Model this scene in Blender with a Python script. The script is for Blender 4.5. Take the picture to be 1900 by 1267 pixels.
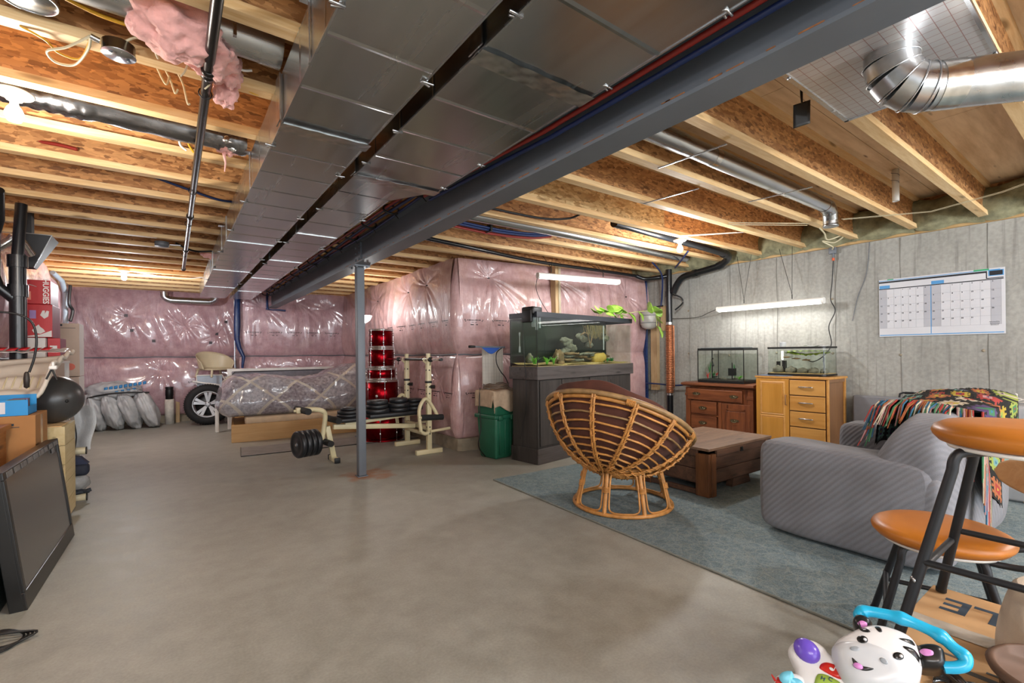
import bpy, math, random
import numpy as np
from mathutils import Matrix, Vector, Euler, noise
PI = math.pi
SC = bpy.context.scene
for o in list(bpy.data.objects):
    bpy.data.objects.remove(o)

# ---------------------------------------------------------------- camera
TH, RO = 0.63033, -0.010739
cd = bpy.data.cameras.new('camera'); cam = bpy.data.objects.new('camera', cd)
SC.collection.objects.link(cam); SC.camera = cam
cd.sensor_width = 36; cd.lens = 867.15/1900*36; cd.shift_y = 22.05/1900; cd.clip_start = .02
_f = Vector((math.sin(TH), math.cos(TH), 0)); _r = Vector((math.cos(TH), -math.sin(TH), 0)); _u = Vector((0, 0, 1))
_rc = math.cos(RO)*_r + math.sin(RO)*_u; _uc = -math.sin(RO)*_r + math.cos(RO)*_u
_m = Matrix((_rc, _uc, -_f)).transposed().to_4x4(); _m.translation = (0, 0, 1.19)
cam.matrix_world = _m

# ---------------------------------------------------------------- world and exposure
W = bpy.data.worlds.new('world'); SC.world = W; W.use_nodes = True
W.node_tree.nodes['Background'].inputs[0].default_value = (.86, .93, 1, 1)
W.node_tree.nodes['Background'].inputs[1].default_value = 4.0
SC.view_settings.view_transform = 'Standard'; SC.view_settings.look = 'None'
SC.view_settings.exposure = 0.35; SC.view_settings.gamma = 1
SC.view_settings.use_curve_mapping = False
SC.cycles.transparent_max_bounces = 32

def lamp_or_fill_light(loc, power, col=(1, .86, .68), r=.07, name='lamp_or_fill_light'):
    d = bpy.data.lights.new(name, 'POINT'); d.energy = power; d.color = col; d.shadow_soft_size = r
    o = bpy.data.objects.new(name, d); o.location = loc; SC.collection.objects.link(o); return o
# bulbs and floor lamp in view, plus unseen fill lights added behind the camera
for p, e, c in [((-.545, 2.86, 2.10), 34, (1, .90, .78)), ((-.50, 8.15, 2.08), 50, (.94, .97, 1)), ((4.3, 2.9, 2.10), 50, (.97, .98, 1)),
             ((-.5, -1.9, 2.12), 75, (.98, .98, 1)), ((3.9, -1.6, 2.12), 95, (.98, .98, 1)), ((1.9,-3.2,2.1),70,(.98,.98,1)), ((2.28, 6.80, 1.84), 18, (1, .99, .97)),
             ((-.9, -1.0, 1.86), 55, (.98, .98, 1)), ((2.2, -.9, 1.86), 68, (.98, .98, 1)), ((5.2, -1.2, 1.86), 50, (.98, .98, 1))]:  # this row: unseen uplights added to brighten the ceiling
    lamp_or_fill_light(p, e, c)

# ---------------------------------------------------------------- helpers
class MB:
    """collects shapes of one mesh"""
    def __init__(s): s.v = []; s.f = []; s.sm = []; s.mi = []; s.cm = 0
    def add(s, vs, fs, smooth=False, T=None):
        n = len(s.v)
        if T is not None: vs = [T @ Vector(p) for p in vs]
        s.v += [tuple(p) for p in vs]; s.f += [tuple(n+i for i in f) for f in fs]
        s.sm += [smooth]*len(fs); s.mi += [s.cm]*len(fs); return s
    def box(s, a, b, T=None):
        (x0, y0, z0), (x1, y1, z1) = a, b
        return s.add([(x0,y0,z0),(x1,y0,z0),(x1,y1,z0),(x0,y1,z0),(x0,y0,z1),(x1,y0,z1),(x1,y1,z1),(x0,y1,z1)],
              [(0,3,2,1),(4,5,6,7),(0,1,5,4),(1,2,6,5),(2,3,7,6),(3,0,4,7)], False, T)
    def cbox(s, c, sz, T=None):
        return s.box([c[i]-sz[i]/2 for i in range(3)], [c[i]+sz[i]/2 for i in range(3)], T)
    def rbox(s, a, b, r=.02, n=3, T=None):
        """box with rounded edges all round (superellipsoid style)"""
        c = [(a[i]+b[i])/2 for i in range(3)]; h = [abs(b[i]-a[i])/2 for i in range(3)]
        r = min(r, min(h)*.999); k = 2*n
        A = [i*PI/2/n for i in range(n+1)]
        nu = 4*(n+1); vs = []; fs = []; lat = [-PI/2+t for t in A] + [t for t in A]
        for j, la in enumerate(lat):
            sz = -1 if j <= n else 1
            for q in range(4):
                sx, sy = [(1,1),(-1,1),(-1,-1),(1,-1)][q]
                for t in A:
                    an = q*PI/2+t
                    vs.append((c[0]+sx*(h[0]-r)+r*math.cos(la)*math.cos(an), c[1]+sy*(h[1]-r)+r*math.cos(la)*math.sin(an), c[2]+sz*(h[2]-r)+r*math.sin(la)))
        m = len(lat)
        for j in range(m-1):
            for i in range(nu):
                fs.append((j*nu+i, j*nu+(i+1)%nu, (j+1)*nu+(i+1)%nu, (j+1)*nu+i))
        fs.append(tuple(range(nu-1, -1, -1))); fs.append(tuple((m-1)*nu+i for i in range(nu)))
        return s.add(vs, fs, True, T)
    def cyl(s, p, q, r, r2=None, n=16, caps=True, T=None):
        return s.tube([p, q], [r, r if r2 is None else r2], n, caps, T)
    def tube(s, pts, r=.01, n=8, caps=True, T=None, closed=False, flat=1.0):
        P = [Vector(p) for p in pts]; m = len(P); R = r if isinstance(r, (list, tuple)) else [r]*m
        vs = []; fs = []; up = None
        for i in range(m):
            if closed: t = P[(i+1) % m]-P[i-1]
            else: t = P[min(i+1, m-1)]-P[max(i-1, 0)]
            t = t.normalized() if t.length > 1e-9 else Vector((0,0,1))
            if up is None:
                up = Vector((0,0,1)) if abs(t.z) < .9 else Vector((1,0,0))
            e = t.cross(up); e = e.normalized() if e.length > 1e-6 else t.orthogonal().normalized()
            g = e.cross(t).normalized(); up = g
            for k in range(n):
                a = 2*PI*k/n; vs.append(P[i]+R[i]*(math.cos(a)*e+flat*math.sin(a)*g))
        for i in range(m if closed else m-1):
            j = (i+1) % m
            for k in range(n):
                fs.append((i*n+k, i*n+(k+1) % n, j*n+(k+1) % n, j*n+k))
        s.add(vs, fs, True, T)
        if caps and not closed:
            c0 = tuple(range(n-1, -1, -1)); c1 = tuple(range(n))
            s.add(vs[:n], [c0], False, T); s.add(vs[-n:], [c1], False, T)
        return s
    def lathe(s, prof, n=24, c=(0,0,0), T=None, axis='z', smooth=True, caps=True):
        if abs(prof[0][1]-prof[-1][1]) < 1e-6: caps = False
        vs = []; fs = []; m = len(prof)
        for (r, z) in prof:
            for k in range(n):
                a = 2*PI*k/n; x, y = r*math.cos(a), r*math.sin(a)
                p = (x, y, z) if axis == 'z' else ((z, x, y) if axis == 'x' else (y, z, x))
                vs.append((p[0]+c[0], p[1]+c[1], p[2]+c[2]))
        for i in range(m-1):
            for k in range(n):
                fs.append((i*n+k, i*n+(k+1) % n, (i+1)*n+(k+1) % n, (i+1)*n+k))
        if caps and prof[0][0] > 1e-5: fs.append(tuple(range(n-1, -1, -1)))
        if caps and prof[-1][0] > 1e-5: fs.append(tuple((m-1)*n+k for k in range(n)))
        return s.add(vs, fs, smooth, T)
    def ball(s, c, r, n=16, m=10, T=None):
        rr = r if isinstance(r, (list, tuple)) else (r, r, r); vs = []; fs = []
        for j in range(m+1):
            la = -PI/2+PI*j/m
            for k in range(n):
                a = 2*PI*k/n
                vs.append((c[0]+rr[0]*math.cos(la)*math.cos(a), c[1]+rr[1]*math.cos(la)*math.sin(a), c[2]+rr[2]*math.sin(la)))
        for j in range(m):
            for k in range(n):
                fs.append((j*n+k, j*n+(k+1) % n, (j+1)*n+(k+1) % n, (j+1)*n+k))
        return s.add(vs, fs, True, T)
    def prism(s, poly, z0, z1, T=None, axis='z', smooth=False):
        n = len(poly)
        def P(x, y, z): return (x, y, z) if axis == 'z' else ((x, z, y) if axis == 'y' else (z, x, y))
        vs = [P(x, y, z0) for x, y in poly]+[P(x, y, z1) for x, y in poly]
        s.add(vs, [tuple(range(n-1, -1, -1)), tuple(range(n, 2*n))], False, T)
        return s.add(vs, [(i, (i+1) % n, n+(i+1) % n, n+i) for i in range(n)], smooth, T)
    def grid(s, fn, nu, nv, smooth=True, T=None, closeu=False):
        vs = [fn(i/(nu if closeu else nu-1) if True else 0, j/(nv-1)) for j in range(nv) for i in range(nu)]
        fs = []
        for j in range(nv-1):
            for i in range(nu if closeu else nu-1):
                i2 = (i+1) % nu; fs.append((j*nu+i, j*nu+i2, (j+1)*nu+i2, (j+1)*nu+i))
        return s.add(vs, fs, smooth, T)
    def sheet(s, fn, nu, nv, th=.004, smooth=True):
        """thin curved sheet with real thickness"""
        P = [[Vector(fn(i/(nu-1), j/(nv-1))) for i in range(nu)] for j in range(nv)]
        top = []; bot = []
        for j in range(nv):
            for i in range(nu):
                a = P[j][min(i+1, nu-1)]-P[j][max(i-1, 0)]; b = P[min(j+1, nv-1)][i]-P[max(j-1, 0)][i]
                nn = a.cross(b); nn = nn.normalized() if nn.length > 1e-12 else Vector((0,0,1))
                top.append(P[j][i]+nn*th/2); bot.append(P[j][i]-nn*th/2)
        k = nu*nv; fs = []
        for j in range(nv-1):
            for i in range(nu-1):
                q = (j*nu+i, j*nu+i+1, (j+1)*nu+i+1, (j+1)*nu+i); fs.append(q); fs.append(tuple(k+x for x in reversed(q)))
        ring = [i for i in range(nu)]+[j*nu+nu-1 for j in range(1, nv)]+[(nv-1)*nu+i for i in range(nu-2, -1, -1)]+[j*nu for j in range(nv-2, 0, -1)]
        for a, b in zip(ring, ring[1:]+ring[:1]): fs.append((b, a, k+a, k+b))
        return s.add(top+bot, fs, smooth)

XF = {}
def link(o, parent=None):
    SC.collection.objects.link(o)
    if parent is not None: o.parent = parent
    return o
def obj(name, mb, m, parent=None, bevel=0, loc=None, local=False, subsurf=0, label=None, kind=None):
    me = bpy.data.meshes.new(name)
    vs = mb.v
    if parent is not None and not local:
        r = parent
        while r.parent: r = r.parent
        if r.name in XF:
            inv = XF[r.name].inverted(); vs = [tuple(inv @ Vector(p)) for p in vs]
    me.from_pydata(vs, [], mb.f)
    me.polygons.foreach_set('use_smooth', mb.sm)
    ms = m if isinstance(m, (list, tuple)) else [m]
    for x in ms: me.materials.append(x)
    if len(ms) > 1: me.polygons.foreach_set('material_index', mb.mi)
    me.update()
    o = bpy.data.objects.new(name, me); link(o, parent)
    if loc: o.location = loc
    if bevel:
        b = o.modifiers.new('bevel', 'BEVEL'); b.width = bevel; b.segments = 2; b.limit_method = 'ANGLE'; b.angle_limit = .7
    if subsurf:
        b = o.modifiers.new('sub', 'SUBSURF'); b.levels = subsurf; b.render_levels = subsurf
    if label: o['label'] = label
    if kind: o['kind'] = kind
    return o
def tag(o, label, cat, group=None, kind=None):
    o['label'] = label; o['category'] = cat
    if group: o['group'] = group
    if kind: o['kind'] = kind
    return o
def thing(name, label, cat, loc=(0,0,0), rz=0, group=None):
    o = bpy.data.objects.new(name, None); o.empty_display_size = .1; link(o)
    o.location = loc; o.rotation_euler = (0, 0, rz); tag(o, label, cat, group)
    XF[o.name] = Matrix.Translation(loc) @ Matrix.Rotation(rz, 4, 'Z'); return o
def struct(name, mb, m, parent=None, **k):
    o = obj(name, mb, m, parent, **k)
    if parent is None: o['kind'] = 'structure'
    return o
def copy_tree(o, parent=None):
    c = o.copy(); SC.collection.objects.link(c)
    if parent is not None: c.parent = parent
    for ch in list(o.children): copy_tree(ch, c)
    return c
def dup(o, loc, rz, label, group=None):
    c = copy_tree(o); c.location = loc; c.rotation_euler = (0, 0, rz); c['label'] = label
    if group: c['group'] = group
    return c
def RZ(a, loc=(0,0,0)): return Matrix.Translation(loc) @ Matrix.Rotation(a, 4, 'Z')
def RX(a, loc=(0,0,0)): return Matrix.Translation(loc) @ Matrix.Rotation(a, 4, 'X')
def RY(a, loc=(0,0,0)): return Matrix.Translation(loc) @ Matrix.Rotation(a, 4, 'Y')
def bez(pts, n=8):
    """smooth curve through points (Catmull-Rom)"""
    P = [Vector(p) for p in pts]; out = []
    for i in range(len(P)-1):
        p0, p1, p2, p3 = P[max(i-1, 0)], P[i], P[i+1], P[min(i+2, len(P)-1)]
        for k in range(n):
            t = k/n; out.append(.5*((2*p1)+(p2-p0)*t+(2*p0-5*p1+4*p2-p3)*t*t+(3*p1-p0-3*p2+p3)*t**3))
    out.append(P[-1]); return out
def text_mb(s, size, T, bold=False, extrude=.0008, align='CENTER'):
    """flat lettering as mesh, in the XY plane of T"""
    c = bpy.data.curves.new('t', 'FONT'); c.body = s; c.size = size; c.extrude = extrude; c.align_x = align; c.align_y = 'CENTER'
    c.resolution_u = 3
    if bold: c.offset = size*.02
    o = bpy.data.objects.new('t', c); me = o.to_mesh()
    mb = MB(); mb.add([T @ v.co for v in me.vertices], [tuple(p.vertices) for p in me.polygons])
    o.to_mesh_clear(); bpy.data.objects.remove(o); bpy.data.curves.remove(c); return mb

# ---------------------------------------------------------------- materials
class NT:
    def __init__(s, name):
        s.m = bpy.data.materials.new(name); s.m.use_nodes = True; s.t = s.m.node_tree; s.b = s.t.nodes['Principled BSDF']
    def n(s, typ, **k):
        x = s.t.nodes.new(typ)
        for a, v in k.items():
            if a[0] == '_': x.inputs[int(a[1:])].default_value = v
            elif a in ('scale', 'detail', 'rough'):
                x.inputs[{'scale': 'Scale', 'detail': 'Detail', 'rough': 'Roughness'}[a]].default_value = v
            else: setattr(x, a, v)
        return x
    def l(s, a, b): s.t.links.new(a, b)
    def pos(s, sc=(1,1,1), rot=(0,0,0), src='P'):
        g = s.n('ShaderNodeNewGeometry').outputs['Position'] if src == 'P' else s.n('ShaderNodeTexCoord').outputs['Object']
        mp = s.n('ShaderNodeMapping'); mp.inputs['Scale'].default_value = sc; mp.inputs['Rotation'].default_value = rot
        s.l(g, mp.inputs[0]); return mp.outputs[0]
    def ramp(s, fac, stops):
        r = s.n('ShaderNodeValToRGB'); e = r.color_ramp.elements
        while len(e) < len(stops): e.new(.5)
        for i, (p, c) in enumerate(stops): e[i].position = p; e[i].color = (*c, 1)
        s.l(fac, r.inputs[0]); return r.outputs[0]
    def mix(s, fac, a, b, mode='MIX'):
        x = s.n('ShaderNodeMix', data_type='RGBA', blend_type=mode)
        for q, v in ((0, fac), (6, a), (7, b)):
            if isinstance(v, (int, float)): x.inputs[q].default_value = v
            elif isinstance(v, tuple): x.inputs[q].default_value = (*v, 1)
            else: s.l(v, x.inputs[q])
        return x.outputs[2]
    def bump(s, h, st=.3, d=.01):
        x = s.n('ShaderNodeBump'); x.inputs['Strength'].default_value = st; x.inputs['Distance'].default_value = d
        s.l(h, x.inputs['Height'])
        return x.outputs[0]
    def out(s, col=None, rough=None, metal=None, nrm=None, **k):
        B = s.b.inputs
        for key, v in (('Base Color', col), ('Roughness', rough), ('Metallic', metal), ('Normal', nrm)):
            if v is None: continue
            if isinstance(v, (int, float)): B[key].default_value = v
            elif isinstance(v, tuple): B[key].default_value = (*v, 1)
            else: s.l(v, B[key])
        for a, v in k.items(): B[a.replace('_', ' ')].default_value = v
        return s.m
def hexc(h):
    c = [int(h[i:i+2], 16)/255 for i in (0, 2, 4)]
    return tuple(x/12.92 if x <= .04045 else ((x+.055)/1.055)**2.4 for x in c)
def plain(name, col, rough=.5, metal=0., var=.12, nscale=6, bump=.0, **k):
    """colour with light mottling and a fine grain"""
    if isinstance(col, str): col = hexc(col)
    t = NT(name); p = t.pos(src='O')
    nz = t.n('ShaderNodeTexNoise', scale=nscale, detail=4); t.l(p, nz.inputs['Vector'])
    c = t.ramp(nz.outputs[0], [(.3, tuple(x*(1-var) for x in col)), (.7, tuple(min(1, x*(1+var)) for x in col))])
    nr = None
    if bump:
        n2 = t.n('ShaderNodeTexNoise', scale=nscale*12, detail=3); t.l(p, n2.inputs['Vector']); nr = t.bump(n2.outputs[0], bump, .004)
    return t.out(c, rough, metal, nr, **k)
def wood(name, c1, c2, axis='x', sc=1.0, rough=.5, world=True, knots=True, contrast=1, bump=.15):
    if isinstance(c1, str): c1 = hexc(c1)
    if isinstance(c2, str): c2 = hexc(c2)
    t = NT(name); S = {'x': (.8, 9, 9), 'y': (9, .8, 9), 'z': (9, 9, .8)}[axis]
    p = t.pos(tuple(a*sc for a in S), src='P' if world else 'O')
    n1 = t.n('ShaderNodeTexNoise', scale=2.2, detail=6, rough=.62); n1.inputs['Distortion'].default_value = .8; t.l(p, n1.inputs['Vector'])
    p2 = t.pos(tuple(a*sc*7 for a in S), src='P' if world else 'O')
    n2 = t.n('ShaderNodeTexNoise', scale=2, detail=3); t.l(p2, n2.inputs['Vector'])
    c = t.ramp(n1.outputs[0], [(.34, c2), (.5, tuple((a+b)/2 for a, b in zip(c1, c2))), (.68, c1)])
    c = t.mix(.25*contrast, c, t.ramp(n2.outputs[0], [(.35, c2), (.65, c1)]))
    if knots:
        pk = t.pos({'x': (1.6, 7, 7), 'y': (7, 1.6, 7), 'z': (7, 7, 1.6)}[axis], src='P' if world else 'O')
        v = t.n('ShaderNodeTexVoronoi', scale=1.0); t.l(pk, v.inputs['Vector'])
        c = t.mix(t.ramp(v.outputs['Distance'], [(.05, (1,1,1)), (.13, (0,0,0))]), c, tuple(x*.45 for x in c2))
    return t.out(c, rough, 0., t.bump(n2.outputs[0], bump, .002))
def osb(name, a, b, c3, sc=1.0):
    """flakes laid every which way: two turned layers of stretched cells"""
    t = NT(name); cols = []; bp = None
    for i, (rot, s2) in enumerate(((.5, (15, 15, 44)), (-.65, (17, 17, 50)), (.05, (13, 13, 40)))):
        p = t.pos(tuple(x*sc for x in s2), (0, rot, 0)); v = t.n('ShaderNodeTexVoronoi', scale=1.0); v.inputs['Randomness'].default_value = 1; t.l(p, v.inputs['Vector'])
        w = t.n('ShaderNodeTexNoise', scale=1.2, detail=2); t.l(p, w.inputs['Vector']); ad = t.n('ShaderNodeVectorMath', operation='MULTIPLY_ADD'); ad.inputs[1].default_value = (.9, .9, .9)
        t.l(w.outputs['Color'], ad.inputs[0]); t.l(p, ad.inputs[2]); t.l(ad.outputs[0], v.inputs['Vector'])
        sp = t.n('ShaderNodeSeparateColor'); t.l(v.outputs['Color'], sp.inputs[0]); cols.append(sp)
    A, B, C = hexc(a), hexc(b), hexc(c3)
    st = [(.0, C), (.18, B), (.5, tuple((x+y)/2 for x, y in zip(A, B))), (.8, A), (1, tuple(min(1, x*1.25) for x in A))]
    c = t.ramp(cols[0].outputs[0], st)
    m1 = t.ramp(cols[1].outputs[1], [(.45, (0, 0, 0)), (.5, (1, 1, 1))]); c = t.mix(m1, c, t.ramp(cols[1].outputs[0], st))
    m2 = t.ramp(cols[2].outputs[1], [(.62, (0, 0, 0)), (.66, (1, 1, 1))]); c = t.mix(m2, c, t.ramp(cols[2].outputs[0], st))
    n2 = t.n('ShaderNodeTexNoise', scale=2.2, detail=3); t.l(t.pos(), n2.inputs['Vector'])
    c = t.mix(.25, c, t.ramp(n2.outputs[0], [(.35, B), (.65, A)]))
    return t.out(c, .6, 0., t.bump(cols[0].outputs[1], .3, .002))
def emis(name, col, st):
    t = NT(name); return t.out(col, .4, 0., None, Emission_Color=(*col, 1), Emission_Strength=st)
def glassm(name, tint=(1,1,1), rough=0., fac=.9, ior=1.45):
    """thin pane: mostly clear, mirrors at grazing angles"""
    m = bpy.data.materials.new(name); m.use_nodes = True; t = m.node_tree; t.nodes.clear()
    o = t.nodes.new('ShaderNodeOutputMaterial'); tr = t.nodes.new('ShaderNodeBsdfTransparent'); gl = t.nodes.new('ShaderNodeBsdfGlossy')
    fr = t.nodes.new('ShaderNodeFresnel'); fr.inputs[0].default_value = ior; mx = t.nodes.new('ShaderNodeMixShader')
    ge = t.nodes.new('ShaderNodeNewGeometry'); iv = t.nodes.new('ShaderNodeMath'); iv.operation = 'SUBTRACT'; iv.inputs[0].default_value = 1; mu = t.nodes.new('ShaderNodeMath'); mu.operation = 'MULTIPLY'
    t.links.new(ge.outputs['Backfacing'], iv.inputs[1]); t.links.new(iv.outputs[0], mu.inputs[0]); t.links.new(fr.outputs[0], mu.inputs[1])
    tr.inputs[0].default_value = (*tint, 1); gl.inputs['Roughness'].default_value = rough
    t.links.new(mu.outputs[0], mx.inputs[0]); t.links.new(tr.outputs[0], mx.inputs[1]); t.links.new(gl.outputs[0], mx.inputs[2]); t.links.new(mx.outputs[0], o.inputs[0])
    return m
def metal(name, col, rough=.3, streak=(1, 1, 1), var=.1, bump=.05, aniso=0):
    if isinstance(col, str): col = hexc(col)
    t = NT(name); p = t.pos(streak); nz = t.n('ShaderNodeTexNoise', scale=3, detail=5); t.l(p, nz.inputs['Vector'])
    c = t.ramp(nz.outputs[0], [(.3, tuple(x*(1-var) for x in col)), (.7, tuple(min(1, x*(1+var)) for x in col))])
    r = t.n('ShaderNodeMapRange'); r.inputs['To Min'].default_value = rough*.7; r.inputs['To Max'].default_value = rough*1.4; t.l(nz.outputs[0], r.inputs[0])
    n2 = t.n('ShaderNodeTexNoise', scale=7, detail=2); t.l(t.pos(), n2.inputs['Vector'])
    return t.out(c, r.outputs[0], 1., t.bump(n2.outputs[0], bump, .02))
# ---------------------------------------------------------------- setting
H = 2.36; XR = 5.93; YF = 10.62; XL = -1.34
def floor_mat():
    t = NT('floor_concrete'); p = t.pos()
    a = t.n('ShaderNodeTexNoise', scale=.9, detail=8, rough=.6); a.inputs['Distortion'].default_value = .6; t.l(p, a.inputs['Vector'])
    b = t.n('ShaderNodeTexNoise', scale=7, detail=6, rough=.65); t.l(p, b.inputs['Vector'])
    g = t.n('ShaderNodeTexNoise', scale=90, detail=3); t.l(p, g.inputs['Vector'])
    c = t.ramp(a.outputs[0], [(.3, hexc('86847b')), (.5, hexc('949389')), (.7, hexc('a3a299'))])
    c = t.mix(.35, c, t.ramp(b.outputs[0], [(.35, hexc('7c7a70')), (.65, hexc('a9a8a0'))]))
    c = t.mix(.12, c, t.ramp(g.outputs[0], [(.3, hexc('6e6a5e')), (.7, hexc('c2bfb6'))]))
    # rust stain where the steel post stands
    vm = t.n('ShaderNodeVectorMath', operation='DISTANCE'); vm.inputs[1].default_value = (1.56, 4.58, 0)
    ps = t.pos((1, 1, 1)); nz = t.n('ShaderNodeTexNoise', scale=6, detail=5); t.l(p, nz.inputs['Vector'])
    t.l(ps, vm.inputs[0]); m2 = t.n('ShaderNodeMath', operation='MULTIPLY_ADD'); m2.inputs[1].default_value = .55
    t.l(nz.outputs[0], m2.inputs[0]); t.l(vm.outputs['Value'], m2.inputs[2])
    c = t.mix(t.ramp(m2.outputs[0], [(.36, (.8,.8,.8)), (.52, (0,0,0))]), c, hexc('9a5a22'))
    r = t.n('ShaderNodeMapRange'); r.inputs['To Min'].default_value = .38; r.inputs['To Max'].default_value = .62; t.l(b.outputs[0], r.inputs[0])
    return t.out(c, r.outputs[0], 0., t.bump(b.outputs[0], .12, .01))
def wall_concrete():
    t = NT('wall_concrete'); p = t.pos()
    a = t.n('ShaderNodeTexNoise', scale=1.1, detail=9, rough=.62); t.l(p, a.inputs['Vector'])
    v = t.n('ShaderNodeTexNoise', scale=1.4, detail=7, rough=.7); t.l(t.pos((1, 5, .45)), v.inputs['Vector'])
    g = t.n('ShaderNodeTexNoise', scale=30, detail=5); t.l(p, g.inputs['Vector'])
    c = t.ramp(a.outputs[0], [(.3, hexc('7b7a74')), (.5, hexc('989892')), (.7, hexc('adada7'))])
    c = t.mix(.22, c, t.ramp(v.outputs[0], [(.36, hexc('6b6a64')), (.6, hexc('9c9b94'))]))
    c = t.mix(.15, c, t.ramp(g.outputs[0], [(.35, hexc('6d6a62')), (.65, hexc('c6c3bb'))]))
    # run-down streaks below the sill
    st = t.n('ShaderNodeTexNoise', scale=2, detail=4); t.l(t.pos((1, 14, .6)), st.inputs['Vector'])
    c = t.mix(t.ramp(st.outputs[0], [(.56, (0,0,0)), (.76, (.6,.6,.6))]), c, hexc('65635d'))
    return t.out(c, .7, 0., t.bump(g.outputs[0], .35, .01))
M = {}
M['floor'] = floor_mat(); M['conc'] = wall_concrete()
M['curb'] = plain('curb_concrete', '8f8471', .85, var=.25, nscale=9, bump=.5)
M['osb'] = osb('strand_board', 'cd9a64', '99663a', '5f3a20', 1.35)
M['osb2'] = osb('pale_strand_board', 'dcc08e', 'ae8550', '7a5630', 1.35)
M['flange'] = wood('joist_flange_spruce', 'f0d3a2', 'd6ab70', 'x', rough=.6)
M['ply'] = wood('subfloor_plywood', 'ecd2ad', 'd8b78c', 'x', .8, rough=.7)
t = NT('subfloor_plywood_2'); t.b.inputs['Roughness'].default_value = .7
p = t.pos((1, 9, 9)); a = t.n('ShaderNodeTexNoise', scale=1.6, detail=6, rough=.6); t.l(p, a.inputs['Vector'])
c = t.ramp(a.outputs[0], [(.32, hexc('cfae84')), (.6, hexc('ecd0ab'))])
v = t.n('ShaderNodeTexVoronoi', scale=1.0); t.l(t.pos((3.0, 16, 16)), v.inputs['Vector'])
k_ = t.n('ShaderNodeTexNoise', scale=2.2, detail=2); t.l(t.pos((1, 1, 1)), k_.inputs['Vector'])
c = t.mix(t.ramp(v.outputs['Distance'], [(.06, (1, 1, 1)), (.17, (0, 0, 0))]), c, t.mix(t.ramp(k_.outputs[0], [(.45, (0, 0, 0)), (.6, (1, 1, 1))]), c, hexc('7a5433')))
M['ply'] = t.out(c, .7)
M['lumber'] = wood('sawn_lumber', 'cfae7b', 'a98450', 'y', rough=.65)
M['lumberz'] = wood('stud_lumber', 'cdb089', 'a98a5e', 'z', rough=.65)
M['galv'] = metal('galvanised_duct', 'c3c6c6', .24, (5, .3, 3), .07, .012)
M['galv2'] = metal('galvanised_pipe', 'bfc2c4', .28, (.4, 6, 6), .15, .04)
M['foil'] = metal('foil_tape', 'd2d1cd', .22, (12, 12, 12), .12, .22)
M['steel'] = plain('grey_painted_steel', '646a71', .48, .0, var=.1, nscale=3, bump=.08)
M['abs'] = plain('black_abs_pipe', '15171a', .28, nscale=4)
M['blacksteel'] = plain('black_iron_pipe', '2a2725', .3, .6)
M['zinc'] = metal('zinc_bright', 'c9cccf', .25)
M['tape'] = plain('blue_sheathing_tape', '16305f', .3, var=.4, nscale=40)
M['white'] = plain('white_plastic', 'e6e4de', .4, var=.04)
M['black'] = plain('black_plastic', '121212', .45, var=.2)
M['yellow'] = plain('yellow_cable', 'd9a51f', .45)
M['creamw'] = plain('white_cable', 'd8cfae', .5)
M['redpex'] = plain('red_pex', '8c2a22', .4); M['bluepex'] = plain('blue_pex', '1c2f5c', .4)
M['copper'] = plain('copper', 'b07350', .36, .75, var=.2, nscale=9)
M['bulb'] = emis('lit_bulb', (1, .93, .82), 14); M['led'] = emis('lit_diffuser', (1, .97, .93), 9)
M['minwool'] = plain('mineral_wool', '8d8a6c', .95, var=.35, nscale=14, bump=1.0)
M['glasswool'] = plain('pink_glass_wool', 'f0b4ad', .95, var=.16, nscale=9, bump=.6, Sheen_Weight=.4)
def film(name, base, warm):
    t = NT(name); p = t.pos()
    a = t.n('ShaderNodeTexNoise', scale=1.3, detail=5, rough=.6); t.l(p, a.inputs['Vector'])
    b = t.n('ShaderNodeTexNoise', scale=9, detail=6, rough=.7); t.l(p, b.inputs['Vector'])
    c = t.ramp(a.outputs[0], [(.33, hexc(base)), (.55, tuple(min(1, x*1.22) for x in hexc(base))), (.72, hexc(warm))])
    c = t.mix(.35, c, t.ramp(b.outputs[0], [(.35, tuple(x*.75 for x in hexc(base))), (.68, hexc('dfc3c4'))]))
    n = t.n('ShaderNodeTexNoise', scale=5, detail=6, rough=.65); n.inputs['Distortion'].default_value = 1.5; t.l(t.pos((2.2, 2.2, .55)), n.inputs['Vector'])
    return t.out(c, .34, 0., t.bump(n.outputs[0], .55, .03), Coat_Weight=1.0, Coat_Roughness=.09)
M['film'] = film('pink_insulation_under_film', 'a9838a', 'b9989a')
M['filmw'] = film('warm_insulation_under_film', 'b8918f', 'c79c8a')

fl = MB(); fl.box((-2.2, -5, -.08), (XR+.1, YF+.2, 0)); struct('floor', fl, M['floor'])

# right concrete wall with form seams, tie holes, sill plate
w = MB(); w.box((XR, -5, 0), (XR+.2, 11, 2.318)); wr = struct('wall_right', w, M['conc'])
t_ = MB()
for k in range(22):
    y = 4.45-.595*k+.02*math.sin(k*3)
    t_.tube([(XR-.001+.003*math.sin(q*2.1+k), y+.004*math.sin(q*1.7), 2.31-q*.23) for q in range(11)], .003, 5)
struct('form_seam', t_, plain('seam_grey', '75736d', .8), wr, kind='stuff')
t_ = MB()
for k in range(14):
    for z in (.55, 1.15, 1.75):
        y = 4.45-.595*k; t_.lathe([(.0, .0), (.014, 0), (.010, .006), (0, .007)], 8, (0,0,0), RY(-PI/2, (XR, y+.02, z+.02*math.sin(k*2.3))))
struct('form_tie', t_, M['curb'], wr, kind='stuff')
rb_ = MB(); rb_.box((XR+.02, -5, 2.30), (XR+.2, 10.8, 2.70)); rb_.box((-2.3, YF+.12, 2.3), (XR+.2, YF+.3, 2.70)); rb_.box((-2.3, -5, 2.3), (-2.1, YF+.3, 2.7)); struct('trim_4', rb_, M['osb'])
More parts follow.
